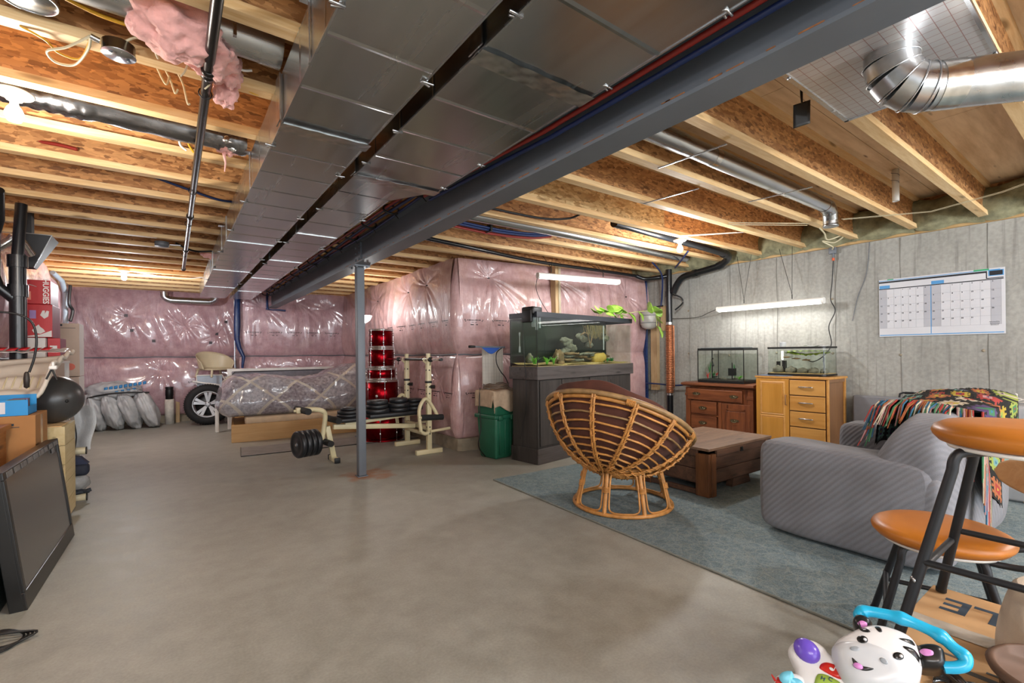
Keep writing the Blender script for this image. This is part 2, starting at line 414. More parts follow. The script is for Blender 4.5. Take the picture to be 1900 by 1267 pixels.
s_ = MB(); s_.box((XR-.035, -5, 2.318), (XR+.2, 10.6, 2.356)); struct('sill_plate', s_, M['lumber'], wr)

# insulated walls: film over glass wool, billowing between the seam strap and the studs
def smooth1(x): x = np.clip(x, 0, 1); return x*x*(3-2*x)
def insul(name, p0, p1, z0, z1, zs, staples, mat, seed, amp=.1, nu=260, nv=170, diag=0., edge=True, end1=False, blend=None):
    rng = np.random.RandomState(seed)
    p0 = np.array(p0, float); p1 = np.array(p1, float); L = np.linalg.norm(p1-p0); d = (p1-p0)/L
    nrm = np.array([d[1], -d[0]])
    U, Z = np.meshgrid(np.linspace(0, L, nu), np.linspace(z0, z1, nv))
    t1 = np.clip((Z-z0)/(zs-z0), 0, 1); t2 = np.clip((Z-zs)/(z1-zs), 0, 1)
    bl = np.where(Z < zs, np.sqrt(np.clip(np.sin(PI*np.clip(t1, 0, 1)), 0, 1)), np.sqrt(np.clip(np.sin(PI*np.clip(t2*.93, 0, 1)), 0, 1)))
    D = amp*bl
    for k in range(7):
        fx = rng.uniform(1, 5); fz = rng.uniform(.6, 3); D += amp*.07*np.sin(fx*U*2+fz*Z*2+rng.uniform(0, 6))
    # long drag folds
    env = np.exp(-((Z-(zs+.55))/.45)**2)
    ph = 26*(U+diag*(Z-zs))+2.5*np.sin(U*2.3+1)+1.6*np.sin(U*5.1)
    D += .020*env*np.abs(np.sin(ph*.5))**4*(.4+.6*np.sin(U*3.1+seed)**2)
    for (su, sz, R, A) in staples:
        dx = U-su; dz = Z-sz; r = np.hypot(dx, dz)+1e-4; an = np.arctan2(dz, dx)
        n = rng.randint(9, 13)
        D += A*(np.abs(np.sin(an*n*.5+1.6*np.sin(an*2+seed)+.7*np.sin(an*5+seed*2)+r*3))**1.3-.5)*(.45+.55*np.sin(an*1.0-PI/2+.3*seed%1)**2)*np.exp(-(r/R)**1.3)*smooth1(r/.07)
        D -= .055*np.exp(-(r/.13)**1.2)
    if blend == 'end': D = amp*bl*.95+(D-amp*bl*.95)*smooth1((L-U)/.42)
    if blend == 'start': D = amp*bl*.95+(D-amp*bl*.95)*smooth1(U/.32); edge = False
    if edge: D *= .35+.65*smooth1(U/.1)
    if end1: D *= .3+.7*smooth1((L-U)/.1)
    X = p0[0]+d[0]*U+nrm[0]*D; Y = p0[1]+d[1]*U+nrm[1]*D
    mb = MB(); vs = np.stack([X, Y, Z], -1).reshape(-1, 3).tolist()
    fs = [(j*nu+i, j*nu+i+1, (j+1)*nu+i+1, (j+1)*nu+i) for j in range(nv-1) for i in range(nu-1)]
    mb.add(vs, fs, True)
    b0 = p0-nrm*.12; b1 = p1-nrm*.12     # closed box behind the sheet
    k = len(mb.v); mb.add([(*b0, z0), (*b1, z0), (*b1, z1), (*b0, z1), (*p0, z0), (*p1, z0), (*p1, z1), (*p0, z1)],
        [(0,1,2,3), (0,4,5,1), (3,2,6,7), (0,3,7,4), (1,5,6,2)])
    o = struct(name, mb, mat)
    def at(u, z, off=.004):
        i = min(nu-1, max(0, int(u/L*(nu-1)))); j = min(nv-1, max(0, int((z-z0)/(z1-z0)*(nv-1))))
        q = D[j, i]+off; return (p0[0]+d[0]*u+nrm[0]*q, p0[1]+d[1]*u+nrm[1]*q, z)
    return o, at, L
def strap(at, L, zs, parent, u0=0, u1=None, m=None):
    mb = MB(); n = int(L*8); mb.tube([at(u0+((u1 or L)-u0)*i/n, zs+.004*math.sin(i*.9), .012) for i in range(n+1)], .009, 6); obj('seam_strap', mb, m or M['steel'], parent)
M['print'] = plain('film_print_ink', '35292e', .5)
def prints(at, L, zrows, parent, step=.34, u0=.1, u1=None, tilt=0):
    """rows of small dark print on the film, too small to read"""
    mb = MB(); rg = random.Random(5)
    def bar(u, v, w_, h_, z):
        n = 4
        for i in range(n):
            a = at(u+w_*i/n, z+v, .003); b = at(u+w_*(i+1)/n, z+v, .003)
            mb.add([a, b, (b[0], b[1], b[2]+h_), (a[0], a[1], a[2]+h_)], [(0,1,2,3)])
    for z in zrows:
        u = u0
        while u < (u1 or L)-.2:
            for k in range(9): bar(u+.03+k*.021, 0, .015+.004*(k % 2), .012, z)
            bar(u+.09, -.022, .07, .005, z)
            bar(u+.08, -.055, .04, .012, z); bar(u+.15, -.055, .022, .012, z)
            for s in (0, .235):
                bar(u+s, .0, .012, .018, z); bar(u+s+(.010 if s == 0 else -.008), -.014, .010, .014, z)
            u += step
    obj('print_mark', mb, M['print'], parent, kind='stuff')
def staple_marks(at, st, parent):
    for (u, z, R, A) in st:
        p = at(u, z, .004); mb = MB(); mb.cbox(p, (.022, .022, .014)); obj('staple', mb, M['black'], parent)

# far wall: left bay and the right bay that stands nearer
stL = [(.75, 1.9, .5, .012), (1.55, 1.75, .5, .014), (2.05, 1.6, .5, .012), (.3, 1.25, .3, .008), (1.2, .95, .4, .010), (1.9, .9, .35, .01)]
wf, atf, Lf = insul('wall_far', (XL, YF), (.99, YF-.12), .14, H+.02, 1.19, stL, M['film'], 3, .11, diag=.42)
strap(atf, Lf, 1.19, wf); prints(atf, Lf, [.72], wf, u0=1.6)
mb = MB()
for (u, z) in [(.72, 1.92), (.8, 1.66), (1.1, 1.48), (.15, 1.5), (2.05, 1.62), (1.95, 1.45), (2.2, 1.85), (.32, .72)]:
    p = atf(u, z, .004); mb.cbox(p, (.05, .01, .05))
obj('film_spot', mb, M['print'], wf, kind='stuff')
stR = [(.35, 2.1, .4, .01), (.95, 2.2, .5, .012), (1.5, 2.1, .4, .01), (.5, .9, .4, .01), (1.2, .95, .4, .01)]
wf2, atf2, Lf2 = insul('wall_far_bay', (1.0, 9.72), (2.9, 9.60), .14, H+.02, 1.19, stR, M['film'], 8, .08, nu=200)
strap(atf2, Lf2, 1.19, wf2); prints(atf2, Lf2, [1.62], wf2)
mb = MB(); mb.box((1.0, 9.72, .0), (1.12, 10.7, H)); struct('wall_far_return', mb, M['film'])
mb = MB()
mb.box((XL, YF-.05, 0), (.99, YF+.1, .15)); mb.box((1.0, 9.62, 0), (2.95, 9.8, .15)); struct('trim_1', mb, M['curb'])
# blue tape down the far joint
mb = MB(); mb.tube([(.975, 9.67, 2.3), (.965, 9.66, 2.05), (.96, 9.65, 1.75), (.955, 9.64, 1.5), (.985, 9.62, 1.34), (1.05, 9.60, 1.18), (1.03, 9.6, .98)], [.045, .05, .055, .045, .04, .03, .02], 8)
tag(obj('wall_tape', mb, M['tape']), 'dark blue tape strip down the joint of the pink far wall, behind the bed', 'tape')
# left wall
stW = [(1.2, 2.05, .4, .01), (2.2, 2.1, .5, .012), (3.4, 2.1, .5, .01), (4.4, 1.9, .5, .01)]
wl, atl, Ll = insul('wall_left', (XL+.06, 2.2), (XL-.04, YF), .14, H+.02, 1.19, stW, M['film'], 12, .12)
strap(atl, Ll, 1.19, wl)
mb = MB(); mb.box((XL-.2, 2.2, 0), (XL+.05, YF, .15)); struct('trim_2', mb, M['curb'])
mb = MB(); mb.box((-2.2, -5, 0), (-2.05, 2.2, H+.3)); struct('wall_left_rear', mb, M['conc'])
# bump-out: side face (towards the drums) and front face (behind the aquarium)
A0 = (2.86, 5.06); A1 = (5.96, 4.66)
stS = [(.72, 2.12, .5, .024), (1.40, 2.1, .6, .028), (2.55, 2.08, .7, .028), (3.6, 2.05, .5, .02), (1.9, 1.0, .4, .014), (.45, .85, .4, .012)]
def sidecoord(u): return u
wb, atb, Lb = insul('wall_bay_side', (2.86, 9.7), A0, .14, H+.01, 1.18, [(4.64-u, z, R, A) for u, z, R, A in stS], M['filmw'], 21, .10, nu=330, nv=200, blend='end')
strap(atb, Lb, 1.18, wb); prints(atb, Lb, [1.60, .70], wb, u0=1.9, step=.36)
staple_marks(atb, [(4.64-u, z, R, A) for u, z, R, A in stS[:3]], wb)
stF = [(.42, 2.15, .5, .024), (1.45, 2.18, .6, .02), (2.7, 2.02, .5, .012), (.62, 1.2, .42, .022), (2.2, 1.5, .5, .01)]
wq, atq, Lq = insul('wall_bay_front', A0, A1, .14, H+.01, 1.18, stF, M['filmw'], 33, .10, nu=300, nv=190, blend='start')
strap(atq, Lq, 1.18, wq, 0, 1.05); prints(atq, Lq, [1.60, .70], wq, u0=.06, u1=1.6, step=.37)
staple_marks(atq, stF[:3], wq)
mb = MB(); mb.prism([(2.84, 9.7), (2.82, 5.02), (2.86, 4.98), (5.9, 4.58), (6, 4.9), (3.1, 5.2), (3.1, 9.7)][::-1], 0, .15)
struct('trim_3', mb, M['curb'], bevel=.01)
# rounded corner filling of the bump-out
mb = MB()
def cor(u, v):
    z = .14+(H-.13)*v; zz_ = (z-.14)/(1.04) if z < 1.18 else (z-1.18)/(H-1.18)
    b = .10*math.sqrt(max(0, math.sin(PI*min(.96, max(0, zz_)))))*.9+.018*math.sin(z*5)
    a = PI+ (PI/2)*u-.1
    return (2.885+ (b+.03)*math.cos(a), 5.085+(b+.03)*math.sin(a), z)
mb.grid(cor, 14, 120); obj('corner_roll', mb, M['filmw'], wb)
mb = MB()
for i in range(24): pass
mb.tube([(5.90, 4.60, 2.30), (5.895, 4.59, 1.6), (5.90, 4.60, 1.0), (5.895, 4.59, .25)], .045, 8, flat=.35)
tag(obj('wall_tape', mb, M['tape']), 'dark blue tape strip between the pink front insulation and the concrete wall', 'tape')
mb = MB(); mb.box((5.86, 4.36, .62), (5.925, 4.40, 1.75)); mb.box((5.86, 4.40, .62), (5.88, 4.47, 1.75))
tag(obj('wall_stud', mb, M['lumberz']), 'short pale wooden stud against the concrete beside the blue tape', 'stud')
# stud between the pink front panels
mb = MB(); 
mb.box((4.16, 4.70, 1.55), (4.22, 4.80, H)); so = obj('wall_stud', mb, M['lumberz']); tag(so, 'pale upright stud with white cables on the pink wall above the big aquarium', 'stud')
mb = MB()
for dx in (0, .022): mb.tube([(4.215+dx, 4.69, H-.02), (4.212+dx, 4.69, 2.0), (4.222+dx, 4.69, 1.58)], .006, 6)
tag(obj('stud_cable', mb, M['creamw']), 'pair of white cables stapled down the stud above the big aquarium', 'cable')

# ---------------------------------------------------------------- ceiling: subfloor sheets on wooden I-joists
mb = MB(); mb.box((-2.2, -5, H+.318), (XR+.2, YF+.2, H+.34)); ceil = struct('ceiling', mb, M['ply'])
me0 = None; rg = random.Random(2)
for j in range(13):
    for i in range(4):
        x0 = -2.1+i*2.44+(1.22 if j % 2 else 0)-1.22; y0 = -4.9+j*1.22
        a = max(-2.1, x0+.002); b = min(XR+.1, x0+2.438)
        if b-a < .1: continue
        mb = MB(); mb.box((a, y0+.002, H+.302), (b, y0+1.218, H+.3185)); obj('plywood_panel', mb, M['ply'], ceil)
SP = .4881; JY = [.875+SP*k for k in range(-11, 21)]
wm = MB(); wm.box((-2.1, -.005, .038), (XR-.0, .005, .264)); bm_ = MB(); bm_.box((-2.1, -.032, 0), (XR+.1, .032, .038)); tm_ = MB(); tm_.box((-2.1, -.032, .264), (XR+.1, .032, .302))
jw = None
for k, y in enumerate(JY):
    j = obj('joist', MB(), M['osb'], ceil) if jw is None else None
    if jw is None:
        # the joist itself is its strand board web, the flanges are its sub-parts
        bpy.data.objects.remove(j)
        jw = obj('joist', wm, M['osb'], ceil, local=True); jw.location = (0, y, H)
        jb = obj('bottom_flange', bm_, M['flange'], jw, local=True); jt = obj('top_flange', tm_, M['flange'], jw, local=True)
        continue
    a = jw.copy(); SC.collection.objects.link(a); a.location = (0, y, H)
    for q in (jb, jt):
        c = q.copy(); SC.collection.objects.link(c); c.parent = a
# pale blocking web seen between two joists on the right of the beam
mb = MB(); mb.box((1.62, 3.243, H+.04), (3.9, 3.253, H+.262)); 
# mineral wool stuffed between the joists on the concrete wall
for k, y in enumerate(JY[:-1]):
    if y > 4.6: break
    mb = MB(); rr = random.Random(k)
    def fw(u, v, y=y, rr=rr, k=k):
        z = H-.03+.30*v; yy = y-.005+(SP+.01)*u
        return (XR-.05-.10*math.sin(PI*v)**.6-.03*math.sin(u*7+k*2)*math.sin(v*5)-.02*noise.noise((u*6, v*5, k)), yy, z+.012*math.sin(u*9+k))
    mb.grid(fw, 18, 10); obj('wool_batt', mb, M['minwool'], wr)
# ---------------------------------------------------------------- beam, post, ducts, pipes
bt = thing('steel_beam', 'dark grey steel beam running under the joists from the far pink wall to the upper right', 'beam', (1.508, 3, 2.065))
mb = MB(); x0, x1, xc = 1.436, 1.580, 1.508
mb.box((x0, -3, 2.065), (x1, 9.58, 2.080)); mb.box((x0, -3, 2.294), (x1, 9.58, 2.309)); mb.box((xc-.005, -3, 2.08), (xc+.005, 9.58, 2.294))
obj('beam_profile', mb, M['steel'], bt)
mb = MB(); mb.box((x0, -3, 2.310), (x1, 9.58, 2.359)); obj('nailer_plank', mb, M['lumber'], bt, label='yellowish plank bolted on top of the beam')
sp = MB(); sp.cbox((xc-.012, 4.6, 2.187), (.014, .17, .20)); spo = obj('splice_plate', sp, M['steel'], bt)
for dy in (-.05, .05):
    for dz in (-.06, 0, .06):
        mb = MB(); mb.lathe([(.013, 0), (.013, .008), (.008, .012)], 6, (0, 0, 0), RY(-PI/2, (xc-.019, 4.6+dy, 2.187+dz)), smooth=False); obj('bolt', mb, M['steel'], spo)
mb = MB(); rr = random.Random(4)
for i in range(60):
    y = -1+i*.1+rr.random()*.05; l = .02+.06*rr.random(); mb.box((x0-.0008, y, 2.078+.003*rr.random()), (x0+.004, y+l, 2.082+.003*rr.random()))
obj('rust_edge', mb, plain('rust', '8a5730', .85, var=.4, nscale=40), bt, kind='stuff')
mb = MB(); 
for (a, b, c) in [(1.40, 9.5, 0), ]:
    mb.tube([(1.425, 9.50, 2.33), (1.42, 9.49, 2.2), (1.425, 9.48, 2.03)], .04, 8, flat=.5)
    mb.tube([(1.40, 9.49, 2.045), (1.5, 9.47, 2.03), (1.6, 9.48, 2.035), (1.72, 9.50, 2.03)], [.028, .022, .026, .04], 8, flat=.5)
tag(obj('beam_tape', mb, M['tape']), 'dark blue tape sealing the far end of the steel beam to the pink wall', 'tape')

pt = thing('steel_post', 'square dark grey steel post holding up the beam, rust at its foot', 'post', (1.507, 4.6, 0))
mb = MB(); mb.rbox((1.469, 4.562, .008), (1.545, 4.638, 2.05), .008, 2); obj('column', mb, M['steel'], pt)
mb = MB(); mb.cbox((1.507, 4.6, 2.057), (.15, .19, .014)); tp = obj('cap_plate', mb, M['steel'], pt)
for dx, dy in ((-.05, -.075), (.05, -.075), (-.05, .075), (.05, .075)):
    mb = MB(); mb.lathe([(.012, -.006), (.012, .004)], 6, (1.507+dx, 4.6+dy, 2.045), smooth=False); obj('bolt', mb, M['steel'], tp)
mb = MB(); mb.cbox((1.507, 4.6, .004), (.10, .10, .008)); obj('base_plate', mb, M['steel'], pt)

def duct_section(par, a, b, y0, y1, a2=None, b2=None, z0=2.150, z1=2.354):
    a2 = a if a2 is None else a2; b2 = b if b2 is None else b2
    mb = MB(); mb.add([(a, y0, z0), (b, y0, z0), (b2, y1, z0), (a2, y1, z0), (a, y0, z1), (b, y0, z1), (b2, y1, z1), (a2, y1, z1)],
                      [(0,3,2,1), (4,5,6,7), (0,1,5,4), (1,2,6,5), (2,3,7,6), (3,0,4,7)])
    n = max(1, int((y1-y0)/.30))
    for i in range(1, n):
        y = y0+(y1-y0)*i/n
        mb.add([(a+.004, y-.012, z0), (b2-.004, y-.012, z0), (b2-.004, y, z0-.0022), (a+.004, y, z0-.0022), (b2-.004, y+.012, z0), (a+.004, y+.012, z0)], [(0,3,2,1), (3,5,4,2)]); mb.add([(a, y-.012, z0+.004), (a, y-.012, z1), (a-.0022, y, z1), (a-.0022, y, z0+.004), (a, y+.012, z1), (a, y+.012, z0+.004)], [(0,1,2,3), (3,2,4,5)])
    s = obj('duct_section', mb, M['galv'], par)
    mb = MB(); mb.box((a-.005, y0-.010, z0-.004), (b+.005, y0+.010, z1-.002)); obj('drive_cleat', mb, M['galv'], s)
    for x in (a, b): 
        mb = MB(); mb.box((x-.003, y0, z0-.003), (x+.003, y1, z0+.004))
        if a2 == a and b2 == b: obj('edge_lock', mb, M['zinc'], s)
    return s
def clip(par, x, y, s):
    mb = MB(); mb.tube([(x-.03*s, y, 2.146), (x+.012*s, y-.006, 2.141), (x+.014*s, y+.01, 2.150), (x-.022*s, y+.014, 2.144)], .0045, 5); obj('edge_clip', mb, M['zinc'], par)
d1 = thing('rectangular_duct', 'wide galvanised trunk duct under the joists, left one of the pair', 'duct', (.555, 4, 2.15))
b = [-2.6, -.25, 2.117, 4.52, 6.1, 7.6]
for p, q in zip(b, b[1:]+[9.02]): duct_section(d1, .379, .732, p, q)
for y in (1.3, 2.35, 3.3, 4.1, 5.0, 5.9, 6.9): clip(d1, .381, y, 1); clip(d1, .73, y+.2, -1)
for y in (1.62, 3.05, 4.9, 6.4):
    mb = MB(); mb.box((.371, y-.008, 2.145), (.376, y+.008, 2.362)); mb.cbox((.372, y, 2.356), (.045, .05, .006)); obj('hanger_strap', mb, M['zinc'], d1)
d2 = thing('rectangular_duct', 'galvanised trunk duct stepping narrower, right one of the pair beside the beam', 'duct', (1.0, 4, 2.15))
for p, q in ((-2.6, -.05), (-.05, 1.258), (1.258, 2.49)): duct_section(d2, .796, 1.274, p, q, z0=2.144, z1=2.352)
duct_section(d2, .796, 1.274, 2.49, 2.79, .796, 1.107, z0=2.146)
b = [2.79, 3.95, 5.2, 6.5, 7.9]
for p, q in zip(b, b[1:]+[9.05]): duct_section(d2, .80, 1.105, p, q)
for y in (.6, 1.05, 1.9, 2.3, 3.2, 4.3, 5.4): clip(d2, .80, y, 1); clip(d2, 1.27 if y < 2.4 else 1.1, y+.1, -1)
mb = MB()
for (a_, b_, y) in ((.79, 1.28, 1.258), (.79, 1.28, 2.49), (.37, .74, 2.117)):
    rr = random.Random(int(y*10))
    mb.grid(lambda u, v: (a_+(b_-a_)*u, y-.04+.08*v+.002*math.sin(u*23+y), 2.1355-.0012*abs(math.sin(u*17+v*5))), 40, 6)
    mb.box((a_-.006, y-.04, 2.15), (a_-.001, y+.04, 2.34))
obj('foil_tape', mb, M['foil'], d2, kind='stuff')

# heating lines between the duct and the beam
px = thing('heating_lines', 'bundle of red and dark blue pipes tied together between duct and steel beam', 'pipes', (1.35, 4, 2.28))
for i, (dx, dz, mm) in enumerate([(1.300, 2.285, 'redpex'), (1.330, 2.300, 'bluepex'), (1.352, 2.275, 'bluepex'), (1.385, 2.295, 'redpex'), (1.406, 2.27, 'bluepex')]):
    mb = MB(); mb.tube([(dx+.012*math.sin(k*.8+i)-.018*max(0, k-16)/6, -2+k*.5, dz+.008*math.sin(k*1.3+i*2)) for k in range(23)], .011, 7); obj('pipe_run', mb, M[mm], px)
for k in range(14):
    y = 2.9+k*.48; mb = MB(); mb.tube([(1.35+.062*math.cos(a), y+.01*math.sin(a), 2.285+.035*math.sin(a)) for a in [q*PI/5 for q in range(11)]], .009, 5)
    mb.tube([(1.38, y, 2.252), (1.40, y-.02, 2.22)], .004, 4); obj('cable_tie', mb, M['black'], px)
# lower outer pair that shows beside the beam flange near the camera
for i, (x, z, mm, c) in enumerate([(1.352, 2.180, 'redpex', 'dark red heating pipe running close beside the wide galvanised duct'), (1.392, 2.165, 'bluepex', 'dark blue heating pipe between the red one and the steel beam')]):
    mb = MB(); mb.tube([(x+.006*math.sin(k), -2+k*.4, z+.03*max(0, k-9)/2) for k in range(13)], .011, 7)
    tag(obj('heating_pipe', mb, M[mm]), c, 'pipe')

# black iron pipe on the left
ip = thing('iron_pipe', 'long black iron pipe hung under the joists left of the ducts', 'pipe', (.126, 3, 2.31))
for y0, y1 in ((-2, 2.2), (2.2, 4.55), (4.55, 6.0), (6.0, 7.3)):
    mb = MB(); mb.cyl((.124+.002*y0, y0, 2.315), (.124+.002*y1, y1, 2.315), .0185, n=14); obj('pipe_length', mb, M['blacksteel'], ip)
for y in (2.2, 4.55, 6.0, 7.3):
    mb = MB(); mb.lathe([(.019, -.03), (.026, -.026), (.026, -.01), (.023, 0), (.026, .01), (.026, .026), (.019, .03)], 14, (0, 0, 0), RX(-PI/2, (.124+.002*y, y, 2.315))); obj('coupling', mb, M['blacksteel'], ip)
for y in (2.38, 3.83, 4.8, 6.27):
    mb = MB(); mb.tube([(.128+.024*math.cos(a), y, 2.315+.024*math.sin(a)) for a in [q*PI/6 for q in range(13)]], .003, 5); mb.box((.128, y-.008, 2.335), (.132, y+.008, 2.40)); obj('hanger_ring', mb, M['black'], ip)

# round galvanised pipes between the joists at the upper left
def roundpipe(root, name, pts, r, m, n=24, seams=()):
    mb = MB(); mb.tube(pts, r, n)
    for (p, q) in seams:
        mb.tube([p, q], r+.0025, n)
    return obj(name, mb, m, root)
rp = thing('branch_duct', 'smooth galvanised branch duct at the upper left, wrapped midway in pink glass wool', 'duct', (.1, 2.12, 2.48))
roundpipe(rp, 'duct_pipe', [(-1.2, 2.11, 2.49), (.378, 2.11, 2.452)], .076, M['galv2'], seams=[((.30, 2.11, 2.454), (.377, 2.11, 2.452))])
mb = MB(); mb.box((.20, 2.035, 2.405), (.212, 2.185, 2.55)); obj('strap', mb, M['zinc'], rp)
mb = MB(); mb.tube([(-.36, 2.11, 2.49), (-.20, 2.11, 2.487)], .068, 20); obj('foil_band', mb, M['foil'], rp)
fp = thing('insulated_duct', 'foil wrapped branch duct between two left joists, its end crumpled by the trunk duct', 'duct', (0, 3.07, 2.45))
def crum(u, v, r0=.07):
    a = 2*PI*u; x = -1.3+1.66*v; q = .006*noise.noise((x*9, math.cos(a)*3, math.sin(a)*3))+(.010*abs(math.sin(x*60+2*a)) if x > .22 or x < -.3 else 0)
    return (x, 3.085+(r0+q)*math.cos(a), 2.455-.03*v+(r0+q)*math.sin(a))
mb = MB(); mb.grid(crum, 28, 90, closeu=True)
obj('duct_wrap', mb, metal('dull_foil_wrap', '8f8f92', .25, (3, 10, 10), .3, .5), fp)
mb = MB()
def lump(c, r, sd, s=(1, 1, 1), amp=.25):
    def f(u, v):
        a = 2*PI*u; la = -PI/2+PI*v; d = Vector((math.cos(la)*math.cos(a), math.cos(la)*math.sin(a), math.sin(la)))
        q = 1+amp*noise.noise(d*2.1+Vector((sd, sd*2, 0)))+amp*.4*noise.noise(d*6+Vector((sd, 0, sd)))
        return (c[0]+r*s[0]*d.x*q, c[1]+r*s[1]*d.y*q, c[2]+r*s[2]*d.z*q)
    return f
mb.grid(lump((.28, 3.07, 2.415), .055, 3, (1.2, 1, 1), .5), 30, 20, closeu=True); obj('crumpled_foil', mb, M['foil'], fp)
mb = MB(); mb.grid(lump((.27, 3.10, 2.385), .05, 9, (1.1, 1, .9), .5), 24, 16, closeu=True); mb.tube([(.25, 3.1, 2.36), (.26, 3.1, 2.29), (.255, 3.1, 2.24)], [.012, .005, .003], 6); obj('glass_wool_tuft', mb, M['glasswool'], fp)

# pink glass wool hanging out of the joist bay
gw = thing('glass_wool', 'lump of pink glass wool sagging from the joists over the black pipe, upper left', 'insulation', (.1, 2.15, 2.36))
mb = MB(); mb.grid(lump((.03, 2.08, 2.39), .12, 1, (1.15, .95, .9), .35), 60, 40, closeu=True); mb.grid(lump((.13, 2.17, 2.375), .085, 5, (1.1, 1, .8), .45), 50, 30, closeu=True); obj('wool_mass', mb, M['glasswool'], gw)
mb = MB(); mb.grid(lump((.205, 2.30, 2.40), .075, 7, (.75, 1.1, 1.0), .4), 50, 34, closeu=True); mb.grid(lump((.20, 2.36, 2.33), .05, 17, (.9, .9, 1.1), .4), 40, 26, closeu=True); obj('hanging_tail', mb, M['glasswool'], gw)
gs = MB(); gs.tube(bez([(.07, 2.12, 2.40), (.06, 2.20, 2.32), (.04, 2.23, 2.285)]), .0035, 5); gs.tube(bez([(.13, 2.16, 2.36), (.14, 2.25, 2.31), (.12, 2.27, 2.28)]), .0035, 5); obj('wire_loop', gs, M['creamw'], gw)
mb = MB(); mb.grid(lump((.36, 6.35, 2.36), .06, 27, (1.3, 1, .8), .5), 30, 20, closeu=True)
tag(obj('glass_wool', mb, M['glasswool']), 'small pink glass wool tuft at the left side of the far trunk duct', 'insulation')

# ribbed vent boot, octagonal boxes, lamp holders
vb = thing('vent_boot', 'round galvanised vent collar with a ribbed rim, top left corner', 'vent', (-.375, 2.22, 2.40))
mb = MB(); mb.lathe([(.0, 0), (.072, 0), (.074, .004)]+[(.076+.002*(i % 2), .008+.012*i) for i in range(9)]+[(.076, .12)], 32, (-.375, 2.20, 2.385)); obj('collar', mb, M['galv2'], vb)
mb = MB(); mb.tube([(-.375+.074*math.cos(a), 2.20+.074*math.sin(a), 2.386) for a in [q*PI/16 for q in range(32)]], .004, 6, closed=True); obj('rim', mb, M['zinc'], vb)
ob = thing('junction_box', 'round steel junction box with blank cover below the joist, upper left', 'box', (-.148, 2.27, 2.34))
mb = MB(); mb.lathe([(.0, 0), (.052, 0), (.052, .004), (.050, .004), (.050, .042), (0, .042)], 24, (-.148, 2.27, 2.318)); obj('cover', mb, M['zinc'], ob)
mb = MB(); mb.lathe([(.006, 0), (.006, .004)], 8, (-.17, 2.25, 2.314)); mb.lathe([(.006, 0), (.006, .004)], 8, (-.12, 2.29, 2.314)); obj('screw', mb, M['steel'], ob)
mb = MB(); mb.cyl((-.20, 2.255, 2.345), (-.225, 2.25, 2.35), .01, n=8); obj('cable_clamp', mb, M['zinc'], ob)
ob2 = thing('junction_box', 'round steel junction box on the joists in the middle of the left ceiling', 'box', (-.065, 5.9, 2.34))
mb = MB(); mb.lathe([(.0, 0), (.06, 0), (.06, .045), (0, .045)], 24, (-.065, 5.9, 2.31)); obj('cover', mb, M['steel'], ob2)
mb = MB(); mb.cyl((0, 5.9, 2.335), (.09, 5.9, 2.34), .008, n=6); obj('cable_clamp', mb, M['zinc'], ob2)
def bulb(loc, label):
    x, y, z = loc; t = thing('bulb_fixture', label, 'lamp', (x, y, z), 0, 'bare bulbs on the joists')
    mb = MB(); mb.lathe([(.0, 0), (.060, -.002), (.068, -.008), (.060, -.018), (.034, -.026), (.026, -.040), (.0, -.042)], 28, (0,0,0)); obj('lamp_holder', mb, plain('porcelain', 'efe9df', .25, var=.02), t, local=True)
    mb = MB(); mb.lathe([(.013, -.038), (.014, -.06), (.024, -.075), (.031, -.095), (.031, -.11), (.022, -.130), (.0, -.138)], 24); obj('bulb', mb, M['bulb'], t, local=True)
    return t
M['bulb'].diffuse_color = (1, 1, 1, 1)
bulb((-.545, 2.93, 2.36), 'lit bare bulb in a white holder at the far left, nearest to the camera')
bulb((-.50, 8.12, 2.36), 'lit bare bulb in a white holder on the far left ceiling before the pink wall')
bulb((4.30, 2.90, 2.36), 'lit bare bulb in a white holder on the right, beside the black drain pipe')

# cables on the left ceiling
def cable(name, pts, r, m, label, n=8, cat='cable', group=None):
    mb = MB(); mb.tube(bez(pts, n), r, 6); return tag(obj(name, mb, m), label, cat, group)
cable('wall_cable', [(-.42, 2.34, 2.36), (-.36, 2.36, 2.345), (-.33, 2.41, 2.335), (-.27, 2.40, 2.33), (-.225, 2.26, 2.345)], .004, M['yellow'], 'thin yellow cable looping from the vent collar to the steel junction box')
cable('wall_cable', [(-.34, 2.15, 2.42), (-.2, 2.2, 2.41), (-.06, 2.19, 2.40), (.05, 2.2, 2.41)], .007, M['yellow'], 'thick yellow cable running from the vent collar into the pink glass wool')
cable('wall_cable', [(-.225, 2.25, 2.35), (-.30, 2.34, 2.33), (-.36, 2.40, 2.325), (-.345, 2.46, 2.32), (-.29, 2.44, 2.32), (-.24, 2.32, 2.33), (-.225, 2.255, 2.345)], .0045, M['creamw'], 'pale cable making a loop left of the steel junction box')
cable('wall_cable', [(-.13, 2.24, 2.36), (-.09, 2.22, 2.38), (-.05, 2.25, 2.38), (-.03, 2.29, 2.36)], .0045, M['creamw'], 'pale cable leaving the steel junction box towards the glass wool')
cable('wall_cable', [(.24, 2.33, 2.39), (.29, 2.35, 2.365), (.345, 2.36, 2.37), (.36, 2.33, 2.40)], .006, M['yellow'], 'short yellow cable sagging beside the trunk duct at the upper left')
cable('wall_cable', [(.20, 2.24, 2.42), (.25, 2.26, 2.40), (.29, 2.26, 2.41)], .005, M['white'], 'short white cable above the yellow one by the trunk duct')
